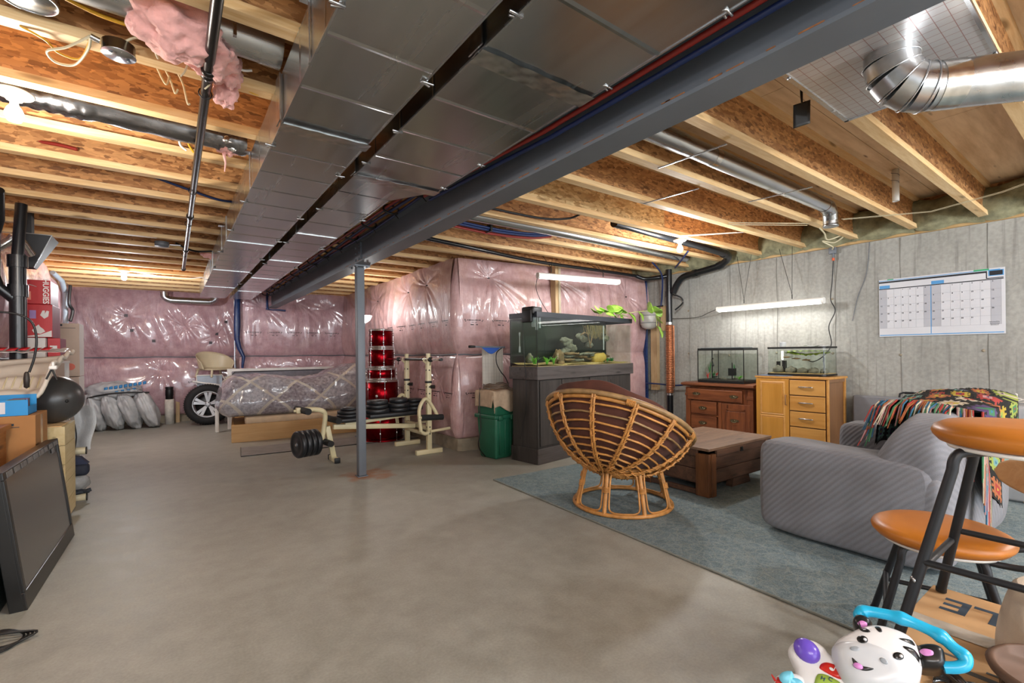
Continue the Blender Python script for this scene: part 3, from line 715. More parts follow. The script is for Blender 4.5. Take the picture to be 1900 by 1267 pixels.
for i, (x, y, mm, la) in enumerate([(-.01, 2.60, 'creamw', 'pale cable end hanging in front of the strand board, leftmost of the three'), (.02, 2.60, 'creamw', 'pale bent cable end hanging in the middle of the three'), (.065, 2.60, 'creamw', 'pale cable end hanging lowest of the three by the iron pipe')]):
    cable('cable_end', [(x-.03, y-.02, 2.47), (x-.01, y-.025, 2.42), (x+.005, y-.03, 2.40-.03*i), (x+.015, y-.03, 2.44-.05*i)], .004, M[mm], la)
cable('cable_end', [(.05, 3.14, 2.43), (.05, 3.17, 2.37), (.08, 3.18, 2.345)], .006, M['white'], 'white cable end hooked over the foil wrapped duct')
cable('cable_end', [(.085, 3.14, 2.43), (.09, 3.17, 2.38), (.115, 3.19, 2.345)], .006, M['yellow'], 'yellow cable end hooked over the foil wrapped duct')
cable('red_pipe', [(-1.2, 3.87, 2.45), (-.75, 3.84, 2.45), (-.55, 3.79, 2.447), (-.44, 3.76, 2.43)], .011, M['redpex'], 'red brown plastic pipe in the second bay past the nearest bulb', cat='pipe')
cable('blue_pipe', [(-.14, 4.06, 2.45), (.1, 4.16, 2.42), (.3, 4.24, 2.40), (.46, 4.26, 2.41)], .009, M['bluepex'], 'dark blue plastic pipe crossing behind the iron pipe on the left ceiling', cat='pipe')
cable('black_cable', [(.05, 6.1, 2.40), (.15, 6.15, 2.36), (.25, 6.2, 2.35), (.38, 6.2, 2.37)], .010, M['black'], 'black cable sagging right of the iron pipe by the far trunk duct')
cable('white_cable', [(-.45, 8.2, 2.37), (-.1, 8.3, 2.34), (.2, 8.3, 2.335), (.42, 8.25, 2.37)], .007, M['white'], 'white cable sagging between the far bulb and the trunk duct')
eb = thing('elbow_pipe', 'galvanised pipe with two elbows under the joists before the far pink wall', 'duct', (.3, 10.1, 2.2))
P_ = bez([(-.09, 10.15, 2.33), (-.08, 10.15, 2.24), (-.01, 10.15, 2.195), (.1, 10.15, 2.19), (.3, 10.15, 2.19), (.5, 10.15, 2.19), (.60, 10.15, 2.2), (.66, 10.15, 2.25), (.67, 10.15, 2.33)], 5)
roundpipe(eb, 'duct_pipe', P_, .055, M['galv2'])
for i in (6, 11, 20, 29, 34): 
    mb = MB(); mb.tube([P_[i]-(P_[i+1]-P_[i-1]).normalized()*.006, P_[i]+(P_[i+1]-P_[i-1]).normalized()*.006], .059, 20); obj('crimp', mb, M['zinc'], eb)

# ---------------------------------------------------------------- right ceiling
# foil sheet closing one joist bay, round duct and elbow coming out of it
t = NT('printed_foil_sheet'); p = t.pos()
br = t.n('ShaderNodeTexBrick'); br.offset = 0; br.inputs['Scale'].default_value = 1; br.inputs['Brick Width'].default_value = .045; br.inputs['Row Height'].default_value = .045; br.inputs['Mortar Size'].default_value = .0013
br.inputs['Color1'].default_value = (.62, .61, .60, 1); br.inputs['Color2'].default_value = (.66, .64, .63, 1); br.inputs['Mortar'].default_value = (.42, .25, .23, 1); t.l(p, br.inputs['Vector'])
nz = t.n('ShaderNodeTexNoise', scale=6, detail=3); t.l(p, nz.inputs['Vector'])
M['foilsheet'] = t.out(br.outputs[0], .32, .75, t.bump(nz.outputs[0], .15, .01))
pn = thing('return_air_panel', 'shiny foil panel with red grid closing one joist bay, upper right', 'panel', (2.2, .63, 2.35))
mb = MB(); mb.box((1.56, .352, 2.350), (2.775, .912, 2.357)); obj('foil_sheet', mb, M['foilsheet'], pn)
mb = MB(); mb.box((1.56, .895, 2.345), (2.775, .914, 2.360)); mb.box((1.56, .35, 2.345), (2.775, .362, 2.360)); mb.box((2.762, .35, 2.345), (2.778, .914, 2.360)); obj('edge_strip', mb, M['zinc'], pn)
mb = MB()
for (x, y) in ((1.75, .903), (2.13, .903), (2.6, .903), (2.62, .356), (2.72, .5)): mb.lathe([(.0, -.004), (.008, -.003), (.008, 0)], 8, (x, y, 2.345))
obj('screw', mb, M['zinc'], pn, kind='stuff')
re_ = thing('round_duct', 'large round galvanised duct with a segmented elbow at the upper right', 'duct', (2.3, .55, 2.2))
dv = Vector((2.49-2.26, .266-.53, 0)).normalized(); E0 = Vector((2.30, .60, 2.205))
a = E0+dv*.12
pipe = MB(); pipe.tube([a, a+dv*1.8], .086, 28); obj('duct_pipe', pipe, M['galv2'], re_)
ctr = Vector((0, 0, 0))
# elbow: from straight up (to the panel) round to the pipe direction, in five gores
R = .115; pts = []
for i in range(5):
    an = PI/2*i/4; pts.append(E0+dv*(.0+R*(1-math.cos(an)))+Vector((0, 0, R*(1-math.sin(an))))*1.0 if False else E0+dv*(R-R*math.cos(an))+Vector((0, 0, R-R*math.sin(an))))
pts = [E0+Vector((0, 0, .148))]+pts
for i in range(len(pts)-1):
    mb = MB(); mb.tube([pts[i], pts[i+1]+(pts[i+1]-pts[i]).normalized()*.01], .089, 28); g = obj('elbow_gore', mb, M['galv2'], re_)
for i in range(1, len(pts)):
    q = pts[i]; tt = (pts[min(i+1, len(pts)-1)]-pts[i-1]).normalized(); e = tt.orthogonal().normalized(); g = tt.cross(e)
    mb = MB(); mb.tube([q+.091*(math.cos(b)*e+math.sin(b)*g) for b in [k*PI/16 for k in range(32)]], .003, 5, closed=True); obj('seam_bead', mb, M['zinc'], re_)
mb = MB(); mb.tube([a+dv*.02, a+dv*.10], .0885, 28); obj('foil_tape', mb, M['foil'], re_)
# small branch pipe between two joists with an elbow at its end
sd = thing('branch_duct', 'slim galvanised branch duct between two right joists, open elbow at its end', 'duct', (3.3, 1.72, 2.44))
Y0_ = 1.66
P2 = [(1.6, Y0_, 2.44), (2.55, Y0_, 2.44), (2.85, Y0_, 2.44), (4.05, Y0_, 2.44), (4.55, Y0_, 2.44)]
roundpipe(sd, 'duct_pipe', [P2[0], P2[-1]], .057, M['galv2'], seams=[((1.6, Y0_, 2.44), (2.5, Y0_, 2.44)), ((2.86, Y0_, 2.44), (3.9, Y0_, 2.44))])
el = [(4.55, Y0_, 2.44), (4.64, Y0_+.004, 2.437), (4.71, Y0_+.012, 2.41), (4.745, Y0_+.02, 2.35), (4.75, Y0_+.02, 2.29)]
for i in range(4):
    mb = MB(); mb.tube([el[i], el[i+1]], .060-.001*i, 24, caps=False); obj('elbow_gore', mb, M['galv2'], sd)
mb = MB(); mb.lathe([(.056, 0), (.060, 0), (.060, .02)], 24, (4.75, Y0_+.02, 2.285)); mb.lathe([(0, 0), (.055, 0)], 24, (4.75, Y0_+.02, 2.31)); obj('elbow_mouth', mb, M['galv2'], sd)
mb = MB(); mb.tube([(2.80, Y0_, 2.44), (2.86, Y0_, 2.44)], .0595, 24); obj('foil_tape', mb, M['foil'], sd)
for i, (xa, xb, ya, yb, la) in enumerate([(2.50, 2.53, 1.835, 1.40, 'zinc strap under the slim branch duct, nearer the steel beam'), (3.65, 3.70, 1.85, 1.42, 'zinc strap under the slim branch duct, nearer its elbow'),
        (1.80, 1.86, 3.28, 2.86, 'zinc strap below the joists close to the beam, over the blue pipes'), (1.75, 1.9, 4.2, 3.8, 'zinc strap nearest the steel beam, holding the heating lines'),
        (3.0, 3.05, 2.34, 1.9, 'white strap end under the fourth right joist from the wall lamp'),]):
    mb = MB(); mb.tube([(xa, ya, 2.352), (xb, yb, 2.352)], .011, 6, flat=.3); tag(obj('duct_strap', mb, M['zinc']), la, 'strap')
# strap hanging with a black patch
hs = thing('hanging_strap', 'black strap with a square patch dangling from the subfloor, upper right', 'strap', (2.48, 1.0, 2.5))
mb = MB(); mb.sheet(lambda u, v: (2.60-.07*v+.008*math.sin(v*4), 1.06-.03*v, 2.66-.33*v+0*u) if False else (2.58-.06*v+.012*(u-.5)*math.cos(v*3), 1.04-.03*v+.012*(u-.5)*math.sin(v*3), 2.655-.25*v), 3, 12, .002); obj('strap_band', mb, M['black'], hs)
mb = MB(); mb.sheet(lambda u, v: (2.52+.075*(u-.5)+.025*v, 1.01-.045*(u-.5)*1.0+.012*v, 2.41-.095*v+.03*(u-.5)+.010*math.sin(v*5)), 6, 8, .004); obj('patch', mb, M['black'], hs)
# PVC stub
ps = thing('plastic_pipe', 'short white plastic pipe hanging from the subfloor with a wire wound round it', 'pipe', (4.78, 1.22, 2.5))
mb = MB(); mb.lathe([(.0, 0), (.024, 0), (.024, -.26), (.021, -.26), (.021, -.24), (0, -.24)], 20, (4.80, 1.23, 2.66)); obj('pipe_length', mb, M['white'], ps)
mb = MB(); mb.tube(bez([(4.79+.028*math.cos(k*1.3), 1.23+.028*math.sin(k*1.3), 2.65-.012*k) for k in range(10)], 5), .002, 4); obj('wire_coil', mb, M['steel'], ps)
# white wires across the joists near the concrete wall
for i, (p0, p1, la) in enumerate([((3.9, 2.0, 2.357), (5.2, .1, 2.357), 'pair of white cables stapled across the underside of the right joists')]):
    mb = MB()
    for d in (0, .03): mb.tube([(4.85+d*1.2, 1.63, 2.358), (5.2+d, 1.1, 2.354), (5.0+d, .65, 2.354), (4.6+d, .2, 2.354)], .0022, 5)
    tag(obj('wall_cable', mb, M['creamw']), la, 'cable')
mb = MB(); mb.tube([(4.1, 2.26, 2.354), (4.75, 1.85, 2.354)], .0045, 5); mb.tube([(4.15, 2.30, 2.354), (4.8, 1.89, 2.354)], .0045, 5)
tag(obj('wall_cable', mb, M['creamw']), 'short pair of pale cables under the third joist, left of the open elbow', 'cable')
mb = MB(); mb.tube([(4.2, 2.78, 2.354), (4.55, 2.36, 2.354)], .007, 5, flat=.4); mb.tube([(4.1, 2.83, 2.354), (4.5, 2.40, 2.354)], .004, 5)
tag(obj('duct_strap', mb, M['white']), 'white strap under the joist just right of the lit ceiling bulb', 'strap')
# wire tangle and socket on the sill plate
wt = thing('socket_wire', 'grey switch box with a white wire coil at the joist end above the concrete wall', 'socket', (5.86, 2.05, 2.34))
mb = MB(); mb.tube(bez([(5.0, 1.86, 2.352), (5.3, 1.93, 2.36), (5.5, 1.97, 2.33), (5.62, 1.86, 2.38), (5.7, 1.98, 2.33), (5.66, 2.08, 2.36), (5.75, 2.02, 2.30), (5.86, 2.06, 2.29)], 8), .007, 5); obj('wire_coil', mb, M['creamw'], wt)
mb = MB(); mb.rbox((5.865, 2.03, 2.245), (5.90, 2.10, 2.315), .006); mb.cyl((5.885, 2.06, 2.25), (5.885, 2.06, 2.20), .012, n=8); obj('switch_box', mb, M['steel'], wt)
mb = MB(); mb.cyl((5.885, 2.06, 2.20), (5.885, 2.06, 2.17), .013, n=8); obj('plug', mb, plain('orange_plug', 'd0582a', .4), wt)
cable('hanging_cable', [(5.885, 2.06, 2.175), (5.89, 2.075, 1.95), (5.885, 2.09, 1.75), (5.89, 2.05, 1.62), (5.885, 2.11, 1.45), (5.89, 2.09, 1.25), (5.885, 2.17, 1.12), (5.88, 2.27, 1.06), (5.84, 2.33, 1.09)], .0055, M['black'], 'dark cable running down the concrete wall to the fish tank on the pale cabinet')
mb = MB(); mb.tube(bez([(5.923, 1.74, 2.32), (5.923, 1.77, 2.0), (5.923, 1.85, 1.75), (5.923, 1.9, 1.5)], 6), .003, 5)
tag(obj('wall_wire', mb, M['steel']), 'thin grey wire against the concrete wall just left of the calendar', 'cable')

# black drain stack with copper pipe
dp = thing('drain_pipe', 'black plastic drain running between the joists and down to the wall corner', 'pipe', (5.7, 4.05, 2.3))
mb = MB(); mb.tube(bez([(3.45, 3.04, 2.44), (4.2, 3.05, 2.42), (5.1, 3.07, 2.40), (5.55, 3.1, 2.385), (5.70, 3.16, 2.36), (5.74, 3.28, 2.30), (5.745, 3.42, 2.275), (5.745, 3.65, 2.25), (5.745, 3.83, 2.22), (5.745, 3.93, 2.13), (5.745, 3.99, 2.02)], 6), .043, 20); obj('branch_pipe', mb, M['abs'], dp)
mb = MB(); mb.cyl((5.745, 4.06, 2.36), (5.745, 4.06, 1.61), .043, n=20); obj('stack_pipe', mb, M['abs'], dp)
for p_, q_ in (((5.745, 3.26, 2.31), (5.745, 3.32, 2.29)), ((5.745, 3.62, 2.253), (5.745, 3.68, 2.245)), ((5.745, 4.06, 2.05), (5.745, 4.06, 1.97)), ((5.48, 3.095, 2.387), (5.55, 3.10, 2.385)), ((3.45, 3.04, 2.44), (3.58, 3.04, 2.436))):
    mb = MB(); mb.cyl(p_, q_, .05, n=20); obj('pipe_hub', mb, M['abs'], dp)
mb = MB(); mb.cyl((5.745, 4.06, 1.61), (5.745, 4.06, 1.575), .046, n=20); obj('hose_clamp', mb, M['zinc'], dp)
mb = MB(); mb.cyl((5.745, 4.06, .60), (5.745, 4.06, .57), .04, n=20); obj('hose_clamp', mb, M['zinc'], dp)
mb = MB(); mb.cyl((5.745, 4.06, .57), (5.745, 4.06, 0), .043, n=20); obj('stack_pipe', mb, M['abs'], dp)
cp = thing('copper_coil_pipe', 'ribbed copper heat recovery pipe on the black drain stack in the corner', 'pipe', (5.745, 4.06, .59))
mb = MB(); mb.lathe([(.034, .60)]+[((.044, .044, .055, .055)[i % 4], .60+.0062*i+(.002 if i % 2 else 0)) for i in range(157)]+[(.034, 1.585)], 20, (5.745, 4.06, 0)); obj('coil', mb, M['copper'], cp)
mb = MB(); mb.cyl((5.79, 4.02, .68), (5.79, 4.02, 1.56), .011, n=8); obj('riser', mb, M['copper'], cp)
cable('black_pipe', [(1.75, 4.12, 2.325), (2.6, 4.24, 2.31), (3.6, 4.41, 2.305), (4.9, 4.42, 2.30), (5.45, 4.40, 2.29)], .022, M['abs'], 'slim black pipe under the joists above the pink front wall', cat='pipe')
cable('black_pipe', [(5.45, 4.40, 2.29), (5.55, 4.33, 2.25), (5.65, 4.18, 2.255), (5.74, 4.06, 2.27)], .030, M['abs'], 'short black pipe joining the stack at the end of the pink wall', cat='pipe')
cable('blue_pipe', [(5.1, 3.85, 2.36), (5.5, 4.0, 2.25), (5.72, 4.16, 2.0), (5.75, 4.20, 1.86)], .012, M['bluepex'], 'dark blue pipe curving down left of the black stack', cat='pipe')
cable('blue_pipe', [(4.9, 3.2, 2.36), (5.2, 3.5, 2.33), (5.45, 3.75, 2.31)], .012, M['bluepex'], 'short blue pipe dipping below the joists behind the lit ceiling bulb', cat='pipe')
cable('black_pipe', [(5.78, 4.19, 1.86), (5.79, 4.3, 1.855), (5.79, 4.42, 1.84), (5.79, 4.42, 1.81)], .010, M['abs'], 'small black pipe elbow feeding the round grey tank', cat='pipe')
cable('black_pipe', [(5.74, 4.0, 2.0), (5.79, 3.9, 1.95), (5.80, 3.88, 1.87), (5.77, 3.98, 1.78)], .012, M['abs'], 'small black loop of pipe on the right side of the stack', cat='pipe')
cable('blue_pipe', [(5.80, 4.52, .72), (5.82, 4.3, .715), (5.83, 4.05, .705), (5.83, 3.75, .735)], .012, M['bluepex'], 'dark blue pipe crossing behind the copper pipe low on the wall', cat='pipe')
et = thing('expansion_tank', 'round pale grey expansion tank strapped beside the stack behind the trailing plant', 'tank', (5.74, 4.42, 1.67))
mb = MB(); mb.lathe([(.0, -.15), (.05, -.145), (.10, -.12), (.125, -.07), (.128, 0), (.125, .07), (.10, .12), (.05, .145), (0, .15)], 28, (5.76, 4.42, 1.675)); obj('tank_body', mb, plain('grey_enamel', 'b5b3ab', .35), et)
mb = MB()
for z in (1.62, 1.73): mb.tube([(5.76+.130*math.cos(a), 4.42+.130*math.sin(a), z) for a in [k*PI/12 for k in range(24)]], .004, 5, closed=True)
obj('strap_band', mb, M['steel'], et); mb = MB(); mb.cyl((5.76, 4.42, 1.82), (5.76, 4.42, 1.86), .014, n=8); obj('valve', mb, M['copper'], et)
mb = MB(); mb.box((5.82, 4.18, 1.50), (5.86, 4.26, 1.86)); tag(obj('mounting_board', mb, M['lumberz']), 'short brown board on the wall between grey tank and black stack', 'board')
pxr = thing('heating_lines', 'red and blue pipes tied under the joists right of the steel beam', 'pipes', (2.6, 3.6, 2.4))
for i, (mm, y, zz_) in enumerate([('bluepex', 3.62, 2.385), ('bluepex', 3.64, 2.37), ('redpex', 3.67, 2.375), ('redpex', 3.70, 2.36)]):
    mb = MB(); mb.tube(bez([(1.62, y, zz_), (2.0, y-.01, zz_-.02), (2.5, y+.0, zz_-.03), (2.9, y-.04, zz_-.02), (3.15, y-.08, zz_+.02)], 5), .012, 6); obj('pipe_run', mb, M[mm], pxr)
mb = MB(); mb.box((2.40, 3.60, 2.325), (2.42, 3.73, 2.39)); obj('cable_tie', mb, M['black'], pxr)
gd = MB(); gd.tube([(1.7, 3.52, 2.41), (3.3, 3.52, 2.41), (5.4, 3.56, 2.40)], .05, 16); tag(obj('branch_duct', gd, M['galv2']), 'slim galvanised pipe above the red and blue lines right of the beam', 'duct')
cable('blue_pipe', [(1.65, 3.2, 2.40), (2.1, 3.17, 2.375), (2.6, 3.12, 2.36), (2.85, 3.05, 2.38), (2.95, 3.0, 2.42)], .010, M['black'], 'black cable bending up through the joist right of the steel beam')
# wood blanking panel pale
mb = MB(); mb.box((1.62, 2.80, 2.40), (3.9, 2.815, 2.62)); o = obj('board_patch', mb, M['osb2'], ceil)
# ---------------------------------------------------------------- right side: rug, papasan chair, trunk, sofa
t = NT('rug_pile'); p = t.pos()
a = t.n('ShaderNodeTexNoise', scale=9, detail=8, rough=.7); a.inputs['Distortion'].default_value = 2; t.l(p, a.inputs['Vector'])
v = t.n('ShaderNodeTexVoronoi', scale=14); v.feature = 'DISTANCE_TO_EDGE'; t.l(p, v.inputs['Vector'])
g = t.n('ShaderNodeTexNoise', scale=160, detail=2); t.l(p, g.inputs['Vector'])
c = t.ramp(a.outputs[0], [(.36, hexc('4f6168')), (.5, hexc('64767c')), (.64, hexc('7f8c8c'))])
c = t.mix(t.ramp(v.outputs[0], [(.02, (.35,.35,.35)), (.09, (0,0,0))]), c, hexc('9a9c8e'))
c = t.mix(.35, c, t.ramp(g.outputs[0], [(.35, hexc('3f5058')), (.65, hexc('93a0a2'))]))
M['rug'] = t.out(c, .95, 0., t.bump(g.outputs[0], .6, .006))
rug = thing('area_rug', 'worn blue grey patterned rug under the round rattan chair and the sofa', 'rug', (3.8, 1.8, 0), -.035)
Rr = RZ(-.04, (2.44, 3.66, 0))
mb = MB(); mb.grid(lambda u, v: Rr @ Vector((2.95*u+.004*math.sin(v*40), -4.3*v+.004*math.sin(u*50), .008+.0015*math.sin(u*17)*math.sin(v*11))), 60, 80)
mb.box((0, -4.3, 0), (2.95, 0, .0075), Rr); obj('pile', mb, M['rug'], rug)
mb = MB(); mb.tube([Rr @ Vector((0, -.05*k, .006+.001*math.sin(k))) for k in range(87)], .006, 6); mb.tube([Rr @ Vector((.05*k, 0, .006)) for k in range(60)], .006, 6)
obj('binding', mb, plain('rug_binding', '7c7f78', .9, bump=.5, nscale=30), rug)

M['rattan'] = plain('rattan_cane', 'b98143', .38, var=.3, nscale=18, bump=.25)
M['rattan2'] = plain('grey_brown_cane', '97774e', .42, var=.35, nscale=14, bump=.25)
M['cushion'] = plain('brown_velvet', '50291b', .85, var=.2, nscale=8, bump=.35, Sheen_Weight=.08)
pc = thing('papasan_chair', 'round rattan bowl chair with a brown cushion seen from behind, on the blue rug', 'chair', (2.85, 2.46, 0))
B0 = Vector((2.85, 2.46, .010)); Rs = .58; hh = .392; rr_ = math.sqrt(Rs**2-(Rs-hh)**2)
ax = Vector((.755*.43+.655*.235, .655*.43-.755*.235, .87)).normalized(); CS = B0+Vector((0.012, -0.008, .808))
e1 = ax.cross(Vector((0, 0, 1))).normalized(); e2 = ax.cross(e1)
def cap(th, ph, R=Rs): return CS-ax*(R*math.cos(th))+(e1*math.cos(ph)+e2*math.sin(ph))*(R*math.sin(th))
thm = math.acos((Rs-hh)/Rs)
mb = MB(); mb.tube([cap(thm, 2*PI*k/48, Rs+.012) for k in range(48)], .0175, 10, closed=True); rim = obj('rim', mb, M['rattan2'], pc)
mb = MB(); mb.tube([cap(thm-.055, 2*PI*k/48, Rs-.002) for k in range(48)], .0145, 8, closed=True); obj('inner_rim', mb, M['rattan'], pc)
rr = random.Random(7)
for k in range(12):
    ph = 2*PI*k/12+.17
    mb = MB(); w_ = .0165
    n = 26
    for s in (-1, 1):
        mb.tube([cap(.10+(thm-.10)*i/n, ph+s*(w_*.5)/max(.09, math.sin(.10+(thm-.10)*i/n))/Rs, Rs+.017+.004*math.sin(i*1.9+s)) for i in range(n+1)], .0085, 6)
    for i in range(2, n, 2):
        th_ = .10+(thm-.10)*i/n; d = w_*1.35/math.sin(th_)/Rs
        mb.tube([cap(th_-.02, ph-d, Rs+.014), cap(th_+.015, ph, Rs+.031), cap(th_+.05, ph+d, Rs+.014)], .0042, 5)
    obj('rib', mb, M['rattan'], pc)
for j in range(9):
    th_ = .24+(thm-.30)*j/8.6
    mb = MB(); mb.tube([cap(th_+.006*math.sin(k*1.3+j), 2*PI*k/40, Rs+.004) for k in range(40)], .0078, 6, closed=True); obj('hoop', mb, M['rattan2'] if j == 7 else M['rattan'], pc)
for k in range(6):
    ph = 2*PI*k/6+1.1; mb = MB()
    for q in range(6):
        pts = []
        for i in range(9):
            al = 2*PI*i/8; pp = cap(thm-.022, ph+.018*q, Rs+.006); pts.append(pp+ax*(.030*math.sin(al))+(cap(thm, ph+.018*q, Rs+.1)-cap(thm, ph+.018*q, Rs)).normalized()*.026*math.cos(al))
        mb.tube(pts, .006, 5)
    obj('rim_binding', mb, M['rattan'], rim)
CPH = math.atan2((Vector((-.755, -.655, .4))-.5*Vector((.655, -.755, 0))).dot(e2), (Vector((-.755, -.655, .4))-.5*Vector((.655, -.755, 0))).dot(e1))
# cushion with tufts
def cush(side):
    def f(u, v):
        ph = 2*PI*u; th_ = (thm-.10+.17*max(0, math.cos(ph-CPH))**1.5)*v
        lob = .75+.25*abs(math.sin(ph*4+.5)); ed = math.sqrt(max(0, 1-v**6))
        tk = (.075*ed*lob if side > 0 else 0)
        tuft = .028*math.exp(-(((v-.5)/.09)**2))*max(0, math.cos(ph*6))**8+.03*math.exp(-(v/.12)**2)
        R = (Rs-.020-.008*math.sin(ph*8)*v) if side < 0 else (Rs-.045-tk-.03*ed+tuft)
        return cap(max(th_, .001), ph, R)
    return f
mb = MB(); mb.grid(cush(-1), 72, 26, closeu=True); mb.grid(cush(1), 72, 26, closeu=True)
def cedge(u, v):
    a = Vector(cush(-1)(u, 1)); b = Vector(cush(1)(u, 1)); o = (a-(CS)).normalized(); m = (a+b)/2; tg = (cap(1.3, 2*PI*u)-cap(1.2, 2*PI*u)).normalized()
    return a.lerp(b, v)+tg*.045*math.sin(PI*v)*(1+.2*math.sin(u*50))
mb.grid(cedge, 72, 9, closeu=True)
obj('cushion', mb, M['cushion'], pc)
# base
def ring(z, r, cr, name, m=M['rattan'], n=40):
    mb = MB(); mb.tube([B0+Vector((r*math.cos(2*PI*k/n), r*math.sin(2*PI*k/n), z)) for k in range(n)], cr, 8, closed=True); return obj(name, mb, m, pc)
ring(.014, .372, .015, 'base_ring'); ring(.318, .292, .016, 'base_ring'); ring(.343, .272, .013, 'base_ring')
for k in range(8):
    a = 2*PI*k/8+.36; d0 = Vector((math.cos(a), math.sin(a), 0)); tng = Vector((-math.sin(a), math.cos(a), 0))
    mb = MB(); mb.tube([B0+d0*.370+Vector((0, 0, .01)), B0+d0*.330+Vector((0, 0, .18)), B0+d0*.290+Vector((0, 0, .325))], [.016, .015, .015], 9)
    lg = obj('leg', mb, M['rattan'], pc)
    mb = MB()
    for z in (.17, .18, .19, .2): 
        q = B0+d0*(.372-.23*z)+Vector((0, 0, z)); mb.tube([q+.019*(math.cos(b)*d0+math.sin(b)*tng) for b in [i*PI/5 for i in range(10)]], .006, 5, closed=True)
    obj('leg_binding', mb, M['rattan'], lg)
    a2 = a+2*PI/8; pts = []
    for (fa, z) in ((.5, .030), (.25, .032), (.13, .05), (.105, .10), (.11, .25), (.16, .305), (.3, .322), (.5, .324), (.7, .322), (.84, .305), (.89, .25), (.895, .10), (.87, .05), (.75, .032), (.5, .030)):
        aa = a+(a2-a)*fa; r = .372-.235*z; pts.append(B0+Vector((r*math.cos(aa), r*math.sin(aa), z)))
    mb = MB(); mb.tube(bez(pts, 3), .0068, 6); obj('leg_loop', mb, M['rattan'], pc)

# ---- wooden trunk table
M['trunk'] = wood('weathered_trunk_wood', '6a4a36', '3d2a20', 'x', 1.2, .6, world=False)
M['trunkv'] = wood('trunk_post_wood', '7d4f2b', '4d2d17', 'z', 1.2, .55, world=False)
M['trunktop'] = wood('trunk_lid_wood', '8a6c54', '5e4636', 'x', 1.2, .5, world=False)
tr = thing('trunk_table', 'dark weathered wooden trunk used as a low table, behind the rattan chair', 'table', (3.49, 2.11, .009), -.02)
L_, D_ = .97, .68
def tp(name, a, b, m='trunk', bev=.004, par=tr):
    mb = MB(); mb.box(a, b); return obj(name, mb, M[m], par, bevel=bev, local=True)
for i, (y0, y1) in enumerate(((-.01, .22), (.224, .46), (.464, D_+.01))): tp('lid_plank', (-.015, y0, .372), (L_+.02, y1, .395), 'trunktop')
tp('lid_rim', (.10, -.012, .318), (L_+.005, .012, .371)); tp('lid_rim', (-.008, .1, .318), (.014, D_-.03, .371), 'trunk'); tp('lid_rim', (L_-.02, .0, .318), (L_+.008, D_, .371))
for z0, z1 in ((.10, .21), (.214, .315)): tp('side_plank', (.05, .006, z0), (L_-.02, .026, z1)); tp('side_plank', (.006, .05, z0), (.026, D_-.02, z1)); tp('side_plank', (L_-.026, .05, z0), (L_-.006, D_-.02, z1)); tp('side_plank', (.05, D_-.026, z0), (L_-.02, D_-.006, z1))
tp('corner_post', (-.012, -.006, 0), (.022, .115, .345), 'trunkv'); tp('corner_post', (.022, -.014, 0), (.085, .020, .345), 'trunkv'); tp('corner_post', (-.012, D_-.11, 0), (.022, D_, .345), 'trunkv'); tp('corner_post', (L_-.06, -.012, .12), (L_+.010, .012, .345), 'trunkv')
tp('lid_batten', (L_-.11, -.02, .318), (L_-.07, -.010, .371), 'trunkv')
tp('bottom_board', (.03, .03, .085), (L_-.03, D_-.03, .10))
mb = MB(); mb.prism([(.44, 0), (.74, 0), (.71, .085), (.47, .085)], .06, .12, axis='y'); obj('foot_block', mb, M['trunk'], tr, bevel=.004, local=True)
mb = MB(); mb.prism([(.44, 0), (.74, 0), (.71, .085), (.47, .085)], .52, .58, axis='y'); obj('foot_block', mb, M['trunk'], tr, bevel=.004, local=True)
tp('runner', (-.005, .12, .006), (.03, D_-.1, .045))
mb = MB(); mb.box((.445, -.018, .322), (.485, -.0125, .360)); lk = obj('lock_plate', mb, M['blacksteel'], tr, bevel=.002, local=True)
mb = MB(); mb.lathe([(.0, .004), (.006, .004), (.008, 0)], 10, (0, 0, 0), RX(PI/2, (.465, -.018, .342))); obj('keyhole', mb, M['black'], lk, local=True)

# ---- loveseat under a grey stretch cover
t = NT('ribbed_stretch_cover'); p = t.pos((1, 1, 1), (0, 0, 0), 'P')
wv = t.n('ShaderNodeTexWave'); wv.wave_type = 'BANDS'; wv.bands_direction = 'DIAGONAL'; wv.inputs['Scale'].default_value = 16; wv.inputs['Distortion'].default_value = .6; t.l(p, wv.inputs['Vector'])
g = t.n('ShaderNodeTexNoise', scale=220, detail=2); t.l(p, g.inputs['Vector'])
nz = t.n('ShaderNodeTexNoise', scale=4, detail=3); t.l(p, nz.inputs['Vector'])
c = t.ramp(wv.outputs['Color'], [(.2, hexc('74757a')), (.8, hexc('7c7d83'))]); c = t.mix(.2, c, t.ramp(g.outputs[0], [(.3, hexc('5b5b60')), (.7, hexc('95959a'))]))
c = t.mix(.25, c, t.ramp(nz.outputs[0], [(.35, hexc('666569')), (.65, hexc('828389'))]))
M['cover'] = t.out(c, .88, 0., t.bump(wv.outputs['Fac'], .32, .005), Sheen_Weight=.1)
sf = thing('loveseat', 'grey two seat sofa in a stretch cover, seen from its side and back', 'sofa', (3.9, 1.1, 0), -.03)
T_ = XF[sf.name]
